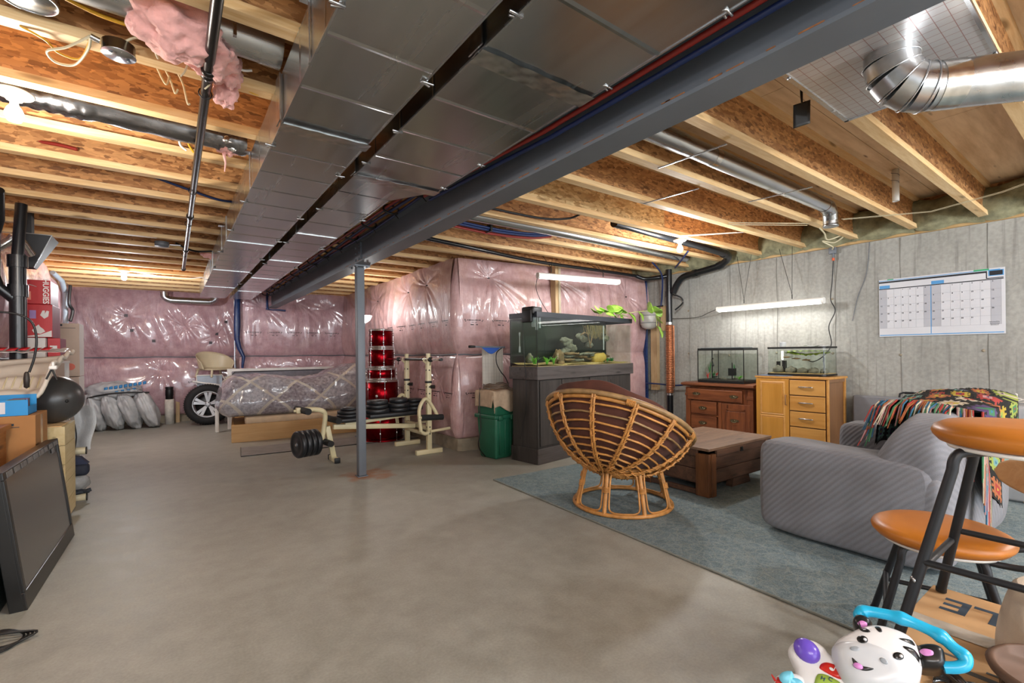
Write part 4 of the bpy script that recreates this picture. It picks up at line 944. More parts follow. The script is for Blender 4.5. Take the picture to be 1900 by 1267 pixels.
def sbox(name, a, b, r, n=6, wr=.006, sd=0, top=None, par=sf):
    mb = MB(); mb.rbox(a, b, r, n)
    # subdivide by resampling: build a denser rounded box from a grid of the sphere map
    c = [(a[i]+b[i])/2 for i in range(3)]; h = [(b[i]-a[i])/2 for i in range(3)]; m2 = MB(); NU, NV = 96, 48
    def f(u, v):
        d = Vector((math.cos(2*PI*u)*math.sin(PI*v), math.sin(2*PI*u)*math.sin(PI*v), -math.cos(PI*v)))
        q = [d[i] for i in range(3)]; e = 5.0 if r < .1 else 3.6
        L = sum(abs(x)**e for x in q)**(1/e); s_ = Vector([c[i]+h[i]*q[i]/L for i in range(3)])
        k = wr*noise.noise(Vector((s_.x*5+sd, s_.y*5, s_.z*5)))+wr*.5*noise.noise(Vector((s_.x*16+sd, s_.y*3, s_.z*14)))
        s_ = s_+d*k
        return top(s_) if top else s_
    # even sampling over the six faces
    for ax_ in range(3):
        for sg in (-1, 1):
            def fn(u, v, ax_=ax_, sg=sg):
                d = [0, 0, 0]; d[ax_] = sg; d[(ax_+1) % 3] = math.tan((2*u-1)*PI/4)*sg; d[(ax_+2) % 3] = math.tan((2*v-1)*PI/4)
                e = 9.0 if r < .07 else (5.5 if r < .12 else 4.0); L = sum(abs(x)**e for x in d)**(1/e); q = Vector([x/L for x in d])
                s_ = Vector([c[i]+h[i]*q[i] for i in range(3)]); dd = q.normalized()
                s_ = s_+dd*(wr*noise.noise(Vector((s_.x*5+sd, s_.y*5, s_.z*5)))+wr*.5*noise.noise(Vector((s_.x*16+sd, s_.y*3, s_.z*14))))
                return top(s_) if top else s_
            m2.grid(fn, 26, 26)
    return obj(name, m2, M['cover'], par, local=True)
# local frame: x along the sofa width (from near arm), y depth (back at -y)
def armtop(s):
    s = s.copy()
    if s.z > .3: s.z += .05*(s.y+.05)*(s.z-.3)*2.5
    s.x += (.03*(1-s.z/.6) if s.x < -.6 else 0)*-1*0
    return s
sbox('arm', (-.755, -.46, .02), (-.475, .44, .595), .06, top=armtop, sd=1)
sbox('arm', (.475, -.46, .02), (.755, .44, .595), .06, top=armtop, sd=5)
sbox('backrest', (-.73, -.53, .04), (.73, -.10, .835), .11, top=lambda s: Vector((s.x, s.y-.20*max(0, (s.z-.45)/.4)*min(1, max(0, (s.y+.5)/.4)), s.z)), wr=.012, sd=9)
sbox('seat', (-.50, -.3, .05), (.50, .43, .445), .07, sd=13)
sbox('back_panel', (-.745, -.50, .02), (.745, -.25, .56), .05, sd=17)
# crocheted blanket over the back
cols = ['9c3530', 'b39c38', '356a88', '3d7350', 'b98a8a', 'b9ae98', 'a8623a', '6d958c', '4d3a60', '8f9c48']
BM = [plain('blanket_yarn_black', '15130f', .95, bump=.6, nscale=40)]+[plain('blanket_yarn_'+c_, c_, .95, bump=.8, nscale=40) for c_ in cols]
bk = thing('crochet_blanket', 'colourful crocheted granny square blanket with long fringe over the sofa back', 'blanket', (4.05, .75, .5))
def drape(s, w):
    """s runs along the drape (front hem to rear hem), w across the sofa"""
    fr, tp_ = .30, .46; bkk = .18+.42*(1-abs(w-.25)*1.2); x = 3.50+1.02*w+.04*math.sin(s*5+w*3)
    L = s*(fr+tp_+bkk)
    y0, y1 = .985, .565; zt = .862
    if L < fr: z = .60+L*.88; y = y0+.0+.1*(fr-L)
    elif L < fr+tp_:
        a = (L-fr)/tp_; y = y0+(y1-y0)*a; z = zt+.030*math.sin(PI*a)+.02*w
    else: a = (L-fr-tp_); z = zt-a; y = y1-.035-.02*math.sin(w*9); x += .25*a
    z += .012*math.sin(w*14+s*9); y += .012*math.sin(w*11+s*4)
    return Vector((x, y, z))
rr = random.Random(11); k_ = 0
NS, NW = 9, 6
for i in range(NS):
    for j in range(NW):
        ca, cb, cc = rr.sample(range(1, len(cols)+1), 3); mb = MB(); n = 9
        pts = [[drape((i+q/n)/NS, (j+p_/n)/NW) for p_ in range(n+1)] for q in range(n+1)]
        vs = [p_+Vector((0, 0, .004*math.sin(q*2.2)*math.sin(r*2.2))) for q, row in enumerate(pts) for r, p_ in enumerate(row)]
        vs2 = []
        for q in range(n+1):
            for r in range(n+1):
                a_ = pts[min(q+1, n)][r]-pts[max(q-1, 0)][r]; b_ = pts[q][min(r+1, n)]-pts[q][max(r-1, 0)]; nn = a_.cross(b_).normalized()
                vs2.append(vs[q*(n+1)+r]-nn*.008)
        fs = []; mi = []
        for q in range(n):
            for r in range(n):
                dd = max(abs(q-(n-1)/2), abs(r-(n-1)/2)); f = (q*(n+1)+r, q*(n+1)+r+1, (q+1)*(n+1)+r+1, (q+1)*(n+1)+r)
                fs.append(f); fs.append(tuple((n+1)**2+x for x in reversed(f))); c_ = 0 if dd > 2.9 else (ca if dd > 1.9 else (cb if dd > .9 else cc))
                if dd == 3 and (q+r) % 2: c_ = 0 if False else ca
                mi += [c_, c_]
        mb.add(vs+vs2, fs, True); mb.mi = [{0: 0, ca: 1, cb: 2, cc: 3}[m_] for m_ in mi]
        obj('granny_square', mb, [BM[0], BM[ca], BM[cb], BM[cc]], bk)
FM = [BM[1], BM[6], BM[5], BM[4], BM[7], BM[3]]
for j in range(6):
    mb = MB()
    for k in range(26):
        # fringe down the side edge of the drape (w=0)
        s_ = .12+rr.random()*.86; p0 = drape(s_, 0); L = .16+.1*rr.random()
        if s_ < .55: d = Vector((-.55-.3*rr.random(), .25*(rr.random()-.3), -.55)).normalized(); 
        else: d = Vector((-.15-.2*rr.random(), -.04, -1)).normalized(); L *= 1.7
        a_ = p0+d*L*.5+Vector((0, 0, .02+.02*rr.random())); b_ = p0+d*L
        if p0.y > .6: b_.z = max(b_.z, .60); a_.z = max(a_.z, .62)
        mb.tube([p0, a_, b_], [.006, .005, .003], 4)
    obj('fringe', mb, FM[j], bk, kind='stuff')

# ---- folded table and clear drawer tower against the wall
M['greyplastic'] = plain('grey_table_plastic', '77787c', .55, var=.05, bump=.1, nscale=20)
ft = thing('folding_table', 'grey plastic folding table closed like a suitcase, leaning on the concrete wall', 'table', (5.80, 1.4, .01))
mb = MB(); mb.rbox((5.775, .93, .02), (5.815, 1.86, .715), .018, 3); obj('table_half', mb, M['greyplastic'], ft)
mb = MB(); mb.rbox((5.822, .93, .02), (5.862, 1.86, .715), .018, 3); obj('table_half', mb, M['greyplastic'], ft)
mb = MB(); mb.tube([(5.82, 1.48, .712), (5.82, 1.475, .75), (5.82, 1.45, .762), (5.82, 1.35, .762), (5.82, 1.325, .75), (5.82, 1.32, .712)], .009, 8); mb.rbox((5.806, 1.36, .75), (5.834, 1.44, .773), .008); obj('handle', mb, M['black'], ft)
M['clear'] = glassm('clear_plastic', (.86, .88, .9), .05)
M['clear2'] = plain('milky_plastic', 'b9bcc0', .25, var=.06, Alpha=.55)
dt = thing('drawer_tower', 'clear plastic storage tub with red lid above clear drawers, behind the sofa', 'drawers', (5.4, .58, 0))
for i, (z0, z1) in enumerate(((.02, .20), (.215, .40), (.415, .57))):
    mb = MB(); mb.rbox((5.20, .33, z0), (5.62, .80, z1), .02, 2); dr = obj('drawer', mb, M['clear2'], dt)
    mb = MB(); mb.box((5.19, .31, z1), (5.63, .82, z1+.013)); obj('shelf_frame', mb, M['white'], dt)
mb = MB(); mb.rbox((5.22, .34, .605), (5.60, .78, .745), .02, 2); obj('tub', mb, M['clear2'], dt)
mb = MB(); mb.rbox((5.20, .32, .584), (5.62, .80, .604), .008, 2); obj('lid', mb, plain('red_lid', 'a01f25', .35), dt)
for k in range(4):
    mb = MB(); x0, y0 = 5.32+.04*k, .45+.07*k
    mb.tube(bez([(x0, y0-.1, .757), (x0+.02, y0-.02, .79), (x0+.03, y0+.06, .765), (x0+.10, y0+.12, .757)], 5), .008, 6, flat=.5)
    mb.tube(bez([(x0+.02, y0-.02, .79), (x0+.02, y0-.02, .81), (x0+.035, y0-.01, .825), (x0+.045, y0-.02, .815)], 4), .003, 5)
    tag(obj('clothes_hanger', mb, M['white']), ['rightmost', 'third', 'second', 'leftmost'][k]+' of the four white clothes hangers on the clear tub behind the sofa', 'hanger', 'clothes hangers on the clear tub')

# ---- dark carved dresser with the brown top
M['oldwood'] = wood('dark_red_dresser_wood', '8e5330', '5a2f1b', 'y', .9, .38, world=False)
M['oldwoodz'] = wood('dresser_post_wood', '8a4f2d', '5a2f1b', 'z', .9, .38, world=False)
M['brass'] = metal('aged_brass', '8f8468', .35, (9, 9, 9), .3)
ds = thing('antique_dresser', 'antique red brown dresser with ornate pulls, behind the trunk table', 'dresser', (5.43, 3.60, 0), -PI/2)
# local: x along width .92 towards the right, y depth into the wall (front at y=0), z up
def dp(name, a, b, m='oldwood', par=ds, bev=.003):
    mb = MB(); mb.box(a, b); return obj(name, mb, M[m], par, bevel=bev, local=True)
M['oldwood'] = wood('dark_red_dresser_wood', '8e5330', '5a2f1b', 'x', .9, .38, world=False)
W_ = .885
mb = MB(); mb.box((.03, .015, .06), (W_-.03, .46, .735)); obj('carcass', mb, M['oldwoodz'], ds, local=True)
mb = MB(); mb.prism([(-.055, 0), (-.05, .022), (0.0, .030), (.47, .030), (.47, -.02), (-.01, -.022), (-.03, -.006)], -.035, W_+.02, T=Matrix.Translation((0, 0, .765)), axis='x'); obj('top', mb, M['oldwood'], ds, local=True)
for x in (.0, W_-.075): dp('corner_post', (x+.005, -.008, .0), (x+.07, .05, .735), 'oldwoodz'); dp('corner_post', (x+.005, .40, .0), (x+.07, .46, .735), 'oldwoodz')
for x in (.0, W_-.075): dp('carved_block', (x+.0, -.016, .62), (x+.075, -.004, .655), 'oldwood')
def pull(par, x, z, s=1.0):
    mb = MB(); P = [(-.055, 0), (-.045, .014), (-.03, .010), (-.02, .020), (0, .014), (.02, .020), (.03, .010), (.045, .014), (.055, 0), (.042, -.014), (.028, -.010), (.018, -.020), (0, -.015), (-.018, -.020), (-.028, -.010), (-.042, -.014)]
    mb.prism([(x+a*s, z+b_*s) for a, b_ in P], -.030, -.024, axis='y'); mb.tube(bez([(x-.03*s, -.03, z), (x-.026*s, -.045, z-.012*s), (x, -.050, z-.018*s), (x+.026*s, -.045, z-.012*s), (x+.03*s, -.03, z)], 4), .004, 6); mb.ball((x, -.030, z), (.010, .006, .008))
    return obj('pull', mb, M['brass'], par, local=True)
d = dp('drawer', (.035, -.024, .575), (W_-.13, .0, .715), 'oldwood', bev=.008); pull(d, .17, .655); pull(d, .66, .645)
for z0, z1 in ((.40, .560), (.215, .375), (.04, .195)):
    d = dp('drawer', (.085, -.020, z0), (.43, .0, z1), 'oldwood', bev=.005); pull(d, .255, (z0+z1)/2)
    dp('rail', (.08, -.008, z0-.022), (.45, .012, z0-.004), 'oldwood')
d = dp('door', (.50, -.014, .06), (.845, .004, .555), 'oldwoodz', bev=.004)
mb = MB(); mb.box((.555, -.024, .11), (.79, -.012, .47)); obj('panel', mb, M['oldwoodz'], d, bevel=.010, local=True)
mb = MB(); mb.prism([(.555, .500), (.79, .500), (.75, .475), (.595, .475)], -.026, -.010, axis='y'); obj('panel_moulding', mb, M['oldwood'], d, bevel=.003, local=True)
pull(d, .665, .36)
dp('divider', (.45, -.010, .04), (.495, .01, .56), 'oldwoodz')

# ---- pale wood cabinet
M['maple'] = wood('pale_maple', 'cf9b55', 'b9803a', 'x', .55, .42, world=False, knots=False, contrast=.6)
M['maplez'] = wood('honey_door_wood', 'c98f3f', 'b07829', 'z', .55, .42, world=False, knots=False, contrast=.6)
M['mapleside'] = wood('brown_side_veneer', '8a6544', '76543a', 'z', .5, .5, world=False, knots=False, contrast=.4)
mc = thing('drawer_cabinet', 'pale honey wood cabinet with one door and four drawers, beside the dark dresser', 'cabinet', (5.39, 2.665, 0), -PI/2)
W2 = .72
def cp_(name, a, b, m='maple', par=mc, bev=.003):
    mb = MB(); mb.box(a, b); return obj(name, mb, M[m], par, bevel=bev, local=True)
cp_('carcass', (.015, .018, .04), (W2-.018, .47, .885), 'mapleside'); cp_('side_frame', (W2-.018, .0, .04), (W2, .035, .885)); cp_('side_frame', (W2-.018, .44, .04), (W2, .475, .885)); cp_('side_frame', (W2-.018, .035, .85), (W2, .44, .885), 'mapleside'); cp_('side_frame', (.0, .0, .04), (.015, .475, .885))
cp_('top', (-.01, -.015, .886), (W2+.012, .485, .908)); cp_('plinth', (.03, .03, 0), (W2-.03, .45, .04), 'mapleside')
d = cp_('door', (.004, -.016, .05), (.352, .0, .880), 'maplez')
for z0, z1 in ((.50, .83), (.09, .455)):
    for a, b_ in (((.06, -.024, z1), (.285, -.014, z1+.022)), ((.06, -.024, z0-.022), (.285, -.014, z0)), ((.045, -.024, z0-.022), (.062, -.014, z1+.022)), ((.283, -.024, z0-.022), (.300, -.014, z1+.022))):
        pass
    mb = MB(); mb.box((.07, -.022, z0), (.29, -.014, z1)); obj('panel', mb, M['maplez'], d, bevel=.006, local=True)
    mb = MB(); P = [(.045, z0-.025), (.315, z0-.025), (.315, z1+.025), (.045, z1+.025)]; Q = [(.062, z0-.008), (.298, z0-.008), (.298, z1+.008), (.062, z1+.008)]
    vs = [(x, -.0165, z) for x, z in P]+[(x, -.0225, z) for x, z in Q]; mb.add(vs, [(i, (i+1) % 4, 4+(i+1) % 4, 4+i) for i in range(4)]); mb.add([(x, -.0225, z) for x, z in Q]+[(x+(.01 if x < .2 else -.01), -.0165, z+(.01 if z < (z0+z1)/2 else -.01)) for x, z in Q], [(i, (i+1) % 4, 4+(i+1) % 4, 4+i) for i in range(4)]); obj('panel_moulding', mb, M['maple'], d, local=True)
mb = MB(); mb.tube([(.325, -.018, .60), (.325, -.034, .61), (.325, -.036, .66), (.325, -.034, .70), (.325, -.018, .71)], .005, 6); obj('handle', mb, M['mapleside'], d, local=True)
for z0, z1 in ((.715, .872), (.548, .705), (.381, .538), (.05, .371)):
    d = cp_('drawer', (.36, -.018, z0), (W2-.025, .0, z1), 'maple'); zc = z1-.072 if z1-z0 < .2 else z1-.14
    mb = MB(); P = [(.455, -.018, zc), (.46, -.034, zc+.002), (.52, -.044, zc+.003), (.58, -.034, zc+.002), (.585, -.018, zc)]
    mb.tube(bez(P, 5), [.004+.005*math.sin(PI*i/20) for i in range(21)], 8, flat=.8); obj('handle', mb, M['zinc'], d, local=True)
cl = MB(); cl.sheet(lambda u, v: (5.375+.44*u, 2.675-.345*v, .9115+.0012*math.sin(u*20+v*13)), 14, 14, .003)
tag(obj('blue_cloth', cl, plain('blue_grey_felt', '5d6a80', .9, var=.2, nscale=30, bump=.4)), 'thin blue grey cloth strip on the left half of the pale cabinet top', 'cloth')

# ---- fish tanks
M['glass'] = glassm('tank_glass', (.978, .992, .984)); M['glassdark'] = glassm('dark_tank_glass', (.965, .985, .975))
M['water'] = glassm('tank_water', (.975, .992, .97), 0, ior=1.1)
M['sand'] = plain('tank_sand', 'b59a63', .9, var=.25, nscale=60, bump=.6)
M['rock'] = plain('grey_rock', '6d6a5c', .85, var=.4, nscale=16, bump=.7); M['rockb'] = plain('brown_rock', '7b6142', .85, var=.45, nscale=18, bump=.8)
M['leafg'] = plain('green_leaf', '5fae35', .45, var=.3, nscale=20, Subsurface_Weight=.1); M['leafd'] = plain('dark_green_leaf', '2f7a3a', .5, var=.3, nscale=20)
M['moss'] = plain('floating_moss', '8fa93a', .9, var=.4, nscale=40, bump=.8)
def frame_ring(a, b, z0, z1, w_=.014):
    mb = MB(); (x0, y0), (x1, y1) = a, b
    mb.box((x0, y0, z0), (x1, y0+w_, z1)); mb.box((x0, y1-w_, z0), (x1, y1, z1)); mb.box((x0, y0+w_, z0), (x0+w_, y1-w_, z1)); mb.box((x1-w_, y0+w_, z0), (x1, y1-w_, z1)); return mb
def rockpile(par, items, m, name='rock'):
    for i, (c, r, s) in enumerate(items):
        mb = MB(); mb.grid(lump(c, r, c[0]*17+c[1]*5+i, s, .35), 18, 12, closeu=True); obj(name, mb, m, par, local=True)
# tank A on the dresser (front faces -x; local x = towards the right of the photo)
ta = thing('fish_tank', 'small fish tank with black rim and red and green plastic plants, on the dark dresser', 'aquarium', (5.47, 3.45, .797), -PI/2)
w1, d1_, h1 = .60, .34, .43
for (n_, a, b_) in (('glass_pane', (.004, .002, .01), (w1-.004, .006, h1-.02)), ('glass_pane', (.004, d1_-.006, .01), (w1-.004, d1_-.002, h1-.02)), ('glass_pane', (.002, .006, .01), (.006, d1_-.006, h1-.02)), ('glass_pane', (w1-.006, .006, .01), (w1-.002, d1_-.006, h1-.02))):
    mb = MB(); mb.box(a, b_); obj(n_, mb, M['glass'], ta, local=True)
obj('rim', frame_ring((0, 0), (w1, d1_), h1-.028, h1), M['black'], ta, local=True); obj('base_frame', frame_ring((0, 0), (w1, d1_), 0, .028), M['black'], ta, local=True)
mb = MB(); 
for x, y in ((.003, .003), (w1-.003, .003), (w1-.003, d1_-.003), (.003, d1_-.003)): mb.box((x-.004, y-.004, .02), (x+.004, y+.004, h1-.02))
obj('corner_seal', mb, M['black'], ta, local=True, kind='stuff')
mb = MB(); mb.box((.03, .03, h1-.006), (w1-.05, d1_-.03, h1+.008)); obj('lid', mb, plain('grey_lid', '5b6468', .3), ta, local=True, bevel=.002)
mb = MB(); mb.box((.008, .008, .015), (w1-.008, d1_-.008, .040)); obj('gravel', mb, plain('dark_gravel', '3d3a33', .9, var=.5, nscale=80, bump=.8), ta, local=True)
mb = MB(); mb.box((.35, .10, .09), (.425, .16, .18)); mb.cyl((.387, .13, .18), (.387, .13, .25), .006, n=6); mb.cyl((.387, .13, .04), (.387, .13, .09), .006, n=6); obj('sponge_filter', mb, M['black'], ta, local=True, bevel=.003)
mb = MB(); mb.tube([(.155, .08, h1-.01), (.155, .08, .28), (.165, .08, .24), (.16, .08, .20)], .004, 6); mb.ball((.158, .08, .30), .012, 10, 6); mb.ball((.166, .08, .215), .013, 10, 6); mb.box((.15, .07, .06), (.20, .12, .075)); obj('air_hose', mb, M['black'], ta, local=True)
mb = MB(); mb.cyl((.11, .3, .03), (.11, .3, .40), .005, n=6); mb.cyl((.02, .3, .03), (.02, .3, .40), .005, n=6); obj('tank_cable', mb, M['black'], ta, local=True)
def plant(par, c, h, n, m, sd, wl=.014, spread=.04, local=True, name='water_plant'):
    r_ = random.Random(sd); mb = MB()
    for i in range(n):
        a = r_.random()*2*PI; l = h*(.55+.45*r_.random()); s_ = spread*(.3+.7*r_.random()); b0 = Vector(c); d = Vector((math.cos(a), math.sin(a), 0))
        mb.sheet(lambda u, v: b0+d*(s_*v*v)+Vector((0, 0, l*(v-.25*v*v)))+Vector((-d.y, d.x, 0))*(u-.5)*wl*math.sin(PI*min(.97, .12+v*.88)), 3, 7, .0012)
    return obj(name, mb, m, par, local=local)
M['redleaf'] = plain('red_plastic_leaf', 'c23a34', .5); 
plant(ta, (.08, .1, .04), .12, 9, M['redleaf'], 1); plant(ta, (.05, .2, .04), .30, 6, M['leafd'], 2); plant(ta, (.13, .15, .04), .14, 8, M['leafd'], 3); plant(ta, (.19, .12, .08), .07, 9, M['redleaf'], 4); plant(ta, (.47, .14, .04), .07, 14, M['leafg'], 5, spread=.07); plant(ta, (.35, .26, .04), .28, 4, M['leafd'], 6)
mb = MB(); mb.box((.009, .009, .04), (w1-.009, d1_-.009, .355)); obj('water', mb, M['water'], ta, local=True)
rockpile(ta, [((.30, .1, .045), .03, (1.3, 1, .5)), ((.42, .2, .045), .035, (1.6, 1, .5)), ((.22, .2, .045), .03, (1.2, 1, .6))], M['rock'])
# tank B bow-cornered on the pale cabinet
tb = thing('fish_tank', 'small fish tank with round stones and yellow green floating moss, on the pale cabinet', 'aquarium', (5.52, 2.615, .914), -PI/2)
w1, d1_, h1 = .60, .30, .315
def rr_poly(w_, d_, r, n=6, o=0):
    P = []
    for cx, cy, a0 in ((r, r, PI), (w_-r, r, 1.5*PI)): P += [(cx+(r+o)*math.cos(a0+PI/2*i/n), cy+(r+o)*math.sin(a0+PI/2*i/n)) for i in range(n+1)]
    return P+[(w_+o, d_+o), (-o, d_+o)]
def ring_prism(P, Q, z0, z1):
    mb = MB(); n = len(P); vs = [(x, y, z0) for x, y in P]+[(x, y, z1) for x, y in P]+[(x, y, z0) for x, y in Q]+[(x, y, z1) for x, y in Q]
    fs = []
    for i in range(n):
        j = (i+1) % n; fs += [(i, j, n+j, n+i), (2*n+j, 2*n+i, 3*n+i, 3*n+j), (n+i, n+j, 3*n+j, 3*n+i), (j, i, 2*n+i, 2*n+j)]
    return mb.add(vs, fs, False)
PO, PI_ = rr_poly(w1, d1_, .05), rr_poly(w1, d1_, .05, o=-.005)
obj('glass_pane', ring_prism(PO, PI_, .012, h1-.012), M['glass'], tb, local=True)
PO2, PI2 = rr_poly(w1, d1_, .05, o=.004), rr_poly(w1, d1_, .05, o=-.008)
obj('rim', ring_prism(PO2, PI2, h1-.02, h1), M['black'], tb, local=True); mb = ring_prism(PO2, PI2, 0, .02); mb.prism(PI_, .004, .012); obj('base_frame', mb, M['black'], tb, local=True)
mb = MB(); mb.prism(PI_, .012, .026); obj('gravel', mb, M['sand'], tb, local=True)
mb = MB(); mb.prism(rr_poly(w1, d1_, .05, o=-.007), .027, .275); obj('water', mb, M['water'], tb, local=True)
rockpile(tb, [((.09, .09, .062), .055, (1, .9, .8)), ((.22, .1, .05), .05, (1.2, 1, .85)), ((.34, .1, .045), .045, (1.3, 1, .8)), ((.45, .1, .045), .05, (1.0, 1, .8)), ((.54, .14, .045), .04, (1, 1, .9))], M['rock'], 'stone')
mb = MB(); mb.grid(lambda u, v: (.18+.38*u+.01*math.sin(v*9), .04+.2*v, .262-.035*abs(noise.noise((u*7, v*5, 2)))-.025*math.sin(u*PI)), 40, 16); mb.grid(lambda u, v: (.18+.38*u, .04+.2*v, .268+.004*math.sin(u*40)), 40, 16); obj('floating_moss', mb, M['moss'], tb, local=True)
for i in range(3):
    mb = MB(); mb.grid(lump((.17+.10*i, .12, .20-.015*i), .02, i, (2.2, .6, .4), .5), 14, 8, closeu=True); obj('root_cluster', mb, M['rockb'], tb, local=True)
mb = MB(); mb.box((.10, .16, .03), (.135, .2, .16)); mb.box((.02, .2, .03), (.05, .24, .15)); obj('filter', mb, M['black'], tb, local=True)
mb = MB(); mb.cyl((.11, .15, .17), (.11, .15, .27), .010, n=10); obj('tank_light', mb, emis('tank_light', (1, .93, .7), 3), tb, local=True)
mb = MB(); mb.tube([(.575, .03, .27), (.572, .03, .17), (.578, .03, .10), (.572, .03, .03)], .005, 6); mb.cyl((.573, .03, .15), (.575, .03, .20), .008, n=8); obj('heater', mb, M['black'], tb, local=True)
cj = MB(); cj.lathe([(.030, 0), (.034, .01), (.036, .05), (.036, .056), (.033, .056), (.031, .01), (0, .008)], 18, (5.74, 2.53, 1.2305)); tag(obj('plastic_cup', cj, M['clear2']), 'clear plastic cup on the rear rim of the right fish tank', 'cup')
cj = MB(); cj.sheet(lambda u, v: (5.64+.10*u, 2.28-.24*v, 1.237+.006*math.sin(v*12)), 5, 16, .002); tag(obj('plastic_sheet', cj, M['clear2']), 'curled clear plastic strip lying on the right fish tank', 'cover')

# ---- big aquarium on its dark stand
M['darkwood'] = wood('charcoal_stained_wood', '423d3a', '272422', 'z', .8, .5, world=False, knots=False, bump=.3)
M['darkwoodx'] = wood('charcoal_trim_wood', '5a5452', '3a3533', 'x', .7, .5, world=False, knots=True, bump=.3)
aq = thing('big_aquarium', 'large glass aquarium on a tall charcoal stained wooden stand, behind the rattan chair', 'aquarium', (3.135, 3.845, 0), .14)
W3, D3 = 1.86, .41
def ap(name, a, b, m='darkwood', par=aq, bev=.003): 
    mb = MB(); mb.box(a, b); return obj(name, mb, M[m], par, bevel=bev, local=True)
ap('stand_body', (.015, .015, .0), (W3-.015, D3-.015, .93)); ap('skirting', (0, -.004, 0), (W3, .012, .165), 'darkwoodx'); ap('skirting', (0, .012, 0), (.012, D3, .165), 'darkwood'); ap('skirting', (W3-.012, .012, 0), (W3, D3, .165), 'darkwood')
ap('top_trim', (-.012, -.014, .905), (W3+.012, .004, 1.045), 'darkwoodx'); ap('top_trim', (-.012, .004, .905), (.004, D3+.01, 1.045), 'darkwoodx'); ap('top_trim', (W3-.004, .004, .905), (W3+.012, D3+.01, 1.045), 'darkwoodx')
ap('corner_trim', (.010, .006, .165), (.030, .018, .905), 'darkwood')
for x0, x1 in ((.045, .40), (.41, .78), (.93, 1.30), (1.31, 1.66)):
    d = ap('door', (x0, .002, .19), (x1, .014, .895), 'darkwood')
    if x0 > .4:
        mb = MB(); mb.box((x0+.05, -.003, .25), (x0+.06, .004, .85)); mb.box((x0+.05, -.003, .25), (x1-.05, .004, .262)); obj('panel_moulding', mb, M['zinc'] if x0 == .41 else M['darkwood'], d, local=True)
TZ, TT = .93, 1.605
for a, b_ in (((0, 0, TZ), (W3, .010, TT)), ((0, .01, TZ), (.010, D3, TT)), ((W3-.010, .01, TZ), (W3, D3, TT))):
    mb = MB(); mb.box(a, b_); obj('glass_pane', mb, M['glassdark'], aq, local=True)
mb = MB(); mb.box((.0, D3-.004, TZ), (W3, D3+.004, TT)); obj('back_panel', mb, plain('black_tank_backing', '16191a', .3), aq, local=True)
obj('rim', frame_ring((-.006, -.006), (W3+.006, D3+.006), 1.575, 1.632, .02), plain('rim_plastic', '2b2f36', .35), aq, local=True)
mb = MB(); mb.box((.0, .0, TZ), (.006, .006, 1.58)); obj('corner_seal', mb, M['black'], aq, local=True)
mb = MB(); mb.grid(lambda u, v: (.012+(W3-.024)*u, .012+(D3-.024)*v, 1.058+.02*v+.006*math.sin(u*20+v*7)+.005*noise.noise((u*12, v*6, 0))), 60, 16); mb.box((.012, .012, .94), (W3-.012, D3-.012, 1.05)); obj('sand_bed', mb, M['sand'], aq, local=True)
mb = MB(); mb.box((.014, .014, 1.03), (W3-.014, D3-.014, 1.545)); obj('water', mb, glassm('aquarium_water', (.88, .94, .88), 0, ior=1.12), aq, local=True)
for i, c in enumerate([(.10, .12), (.16, .2), (.24, .08), (.32, .14), (.38, .10)]): plant(aq, (c[0], c[1], 1.06), .13, 12, M['leafg'], 30+i, .022, .07)
rk = random.Random(3)
def rock(c, r, s, m, amp=.35):
    mb = MB(); mb.grid(lump(c, r, c[0]*9+c[2]*4, s, amp), 22, 14, closeu=True); obj('rock', mb, m, aq, local=True)
rock((.52, .15, 1.13), .10, (.75, .6, 1.0), M['rockb']); rock((.50, .10, 1.07), .05, (1, .8, .6), M['rockb']); rock((.22, .32, 1.12), .06, (.8, .7, 1), M['rock'])
for i in range(11):   # slate slabs
    c = (.72+.07*i+.02*rk.random(), .18+.08*rk.random(), 1.10+.03*(i % 3)+.02*rk.random()); mb = MB(); mb.grid(lump((0, 0, 0), .12, i*3, (1.1, .7, .13), .4), 20, 10, True); mb.v = [tuple(Matrix.Translation(c) @ Matrix.Rotation(.3*(rk.random()-.5), 4, 'Y') @ Vector(v)) for v in mb.v]; obj('slate_slab', mb, M['rock'] if i % 2 else M['rockb'], aq, local=True)
for i in range(12):
    c = (.78+.065*i*rk.random()*1.6+.02, .30, 1.20+.018*i); rock(c, .055, (1.2, .7, .7), M['rock'])
mb = MB(); T = Matrix.Translation((1.27, .13, 1.115)) @ Matrix.Rotation(1.35, 4, 'Y') @ Matrix.Rotation(.3, 4, 'X'); mb.lathe([(.045, -.10), (.060, -.07), (.066, 0), (.060, .06), (.05, .08), (.056, .095), (.040, .095), (.03, .02), (0, .0)], 22, (0, 0, 0), T); obj('clay_pot', mb, plain('yellow_clay', 'a98a3c', .7, nscale=14, bump=.4), aq, local=True)
mb = MB()
for i, (a, b_, c) in enumerate([((1.10, .2, 1.52), (1.16, .2, 1.42), (1.22, .2, 1.25)), ((1.3, .2, 1.5), (1.26, .2, 1.42), (1.22, .2, 1.30)), ((1.16, .2, 1.42), (1.10, .2, 1.44), (1.02, .2, 1.41))]): mb.tube(bez([a, b_, c], 5), .009, 6)
obj('driftwood', mb, M['rockb'], aq, local=True)
mb = MB(); rk = random.Random(8)
for i in range(90):
    x = 1.1+.32*rk.random(); z = 1.535; y = .1+.15*rk.random(); mb.tube([(x, y, z), (x+.03*(rk.random()), y, z-.06), (x+.08*rk.random(), y, z-.09-.09*rk.random())], .0022, 4)
obj('root_mass', mb, plain('tan_roots', '8d7a4c', .9), aq, local=True, kind='stuff')
mb = MB(); mb.cyl((1.33, .08, 1.22), (1.33, .08, 1.53), .008, n=10); obj('heater', mb, M['clear2'], aq, local=True)
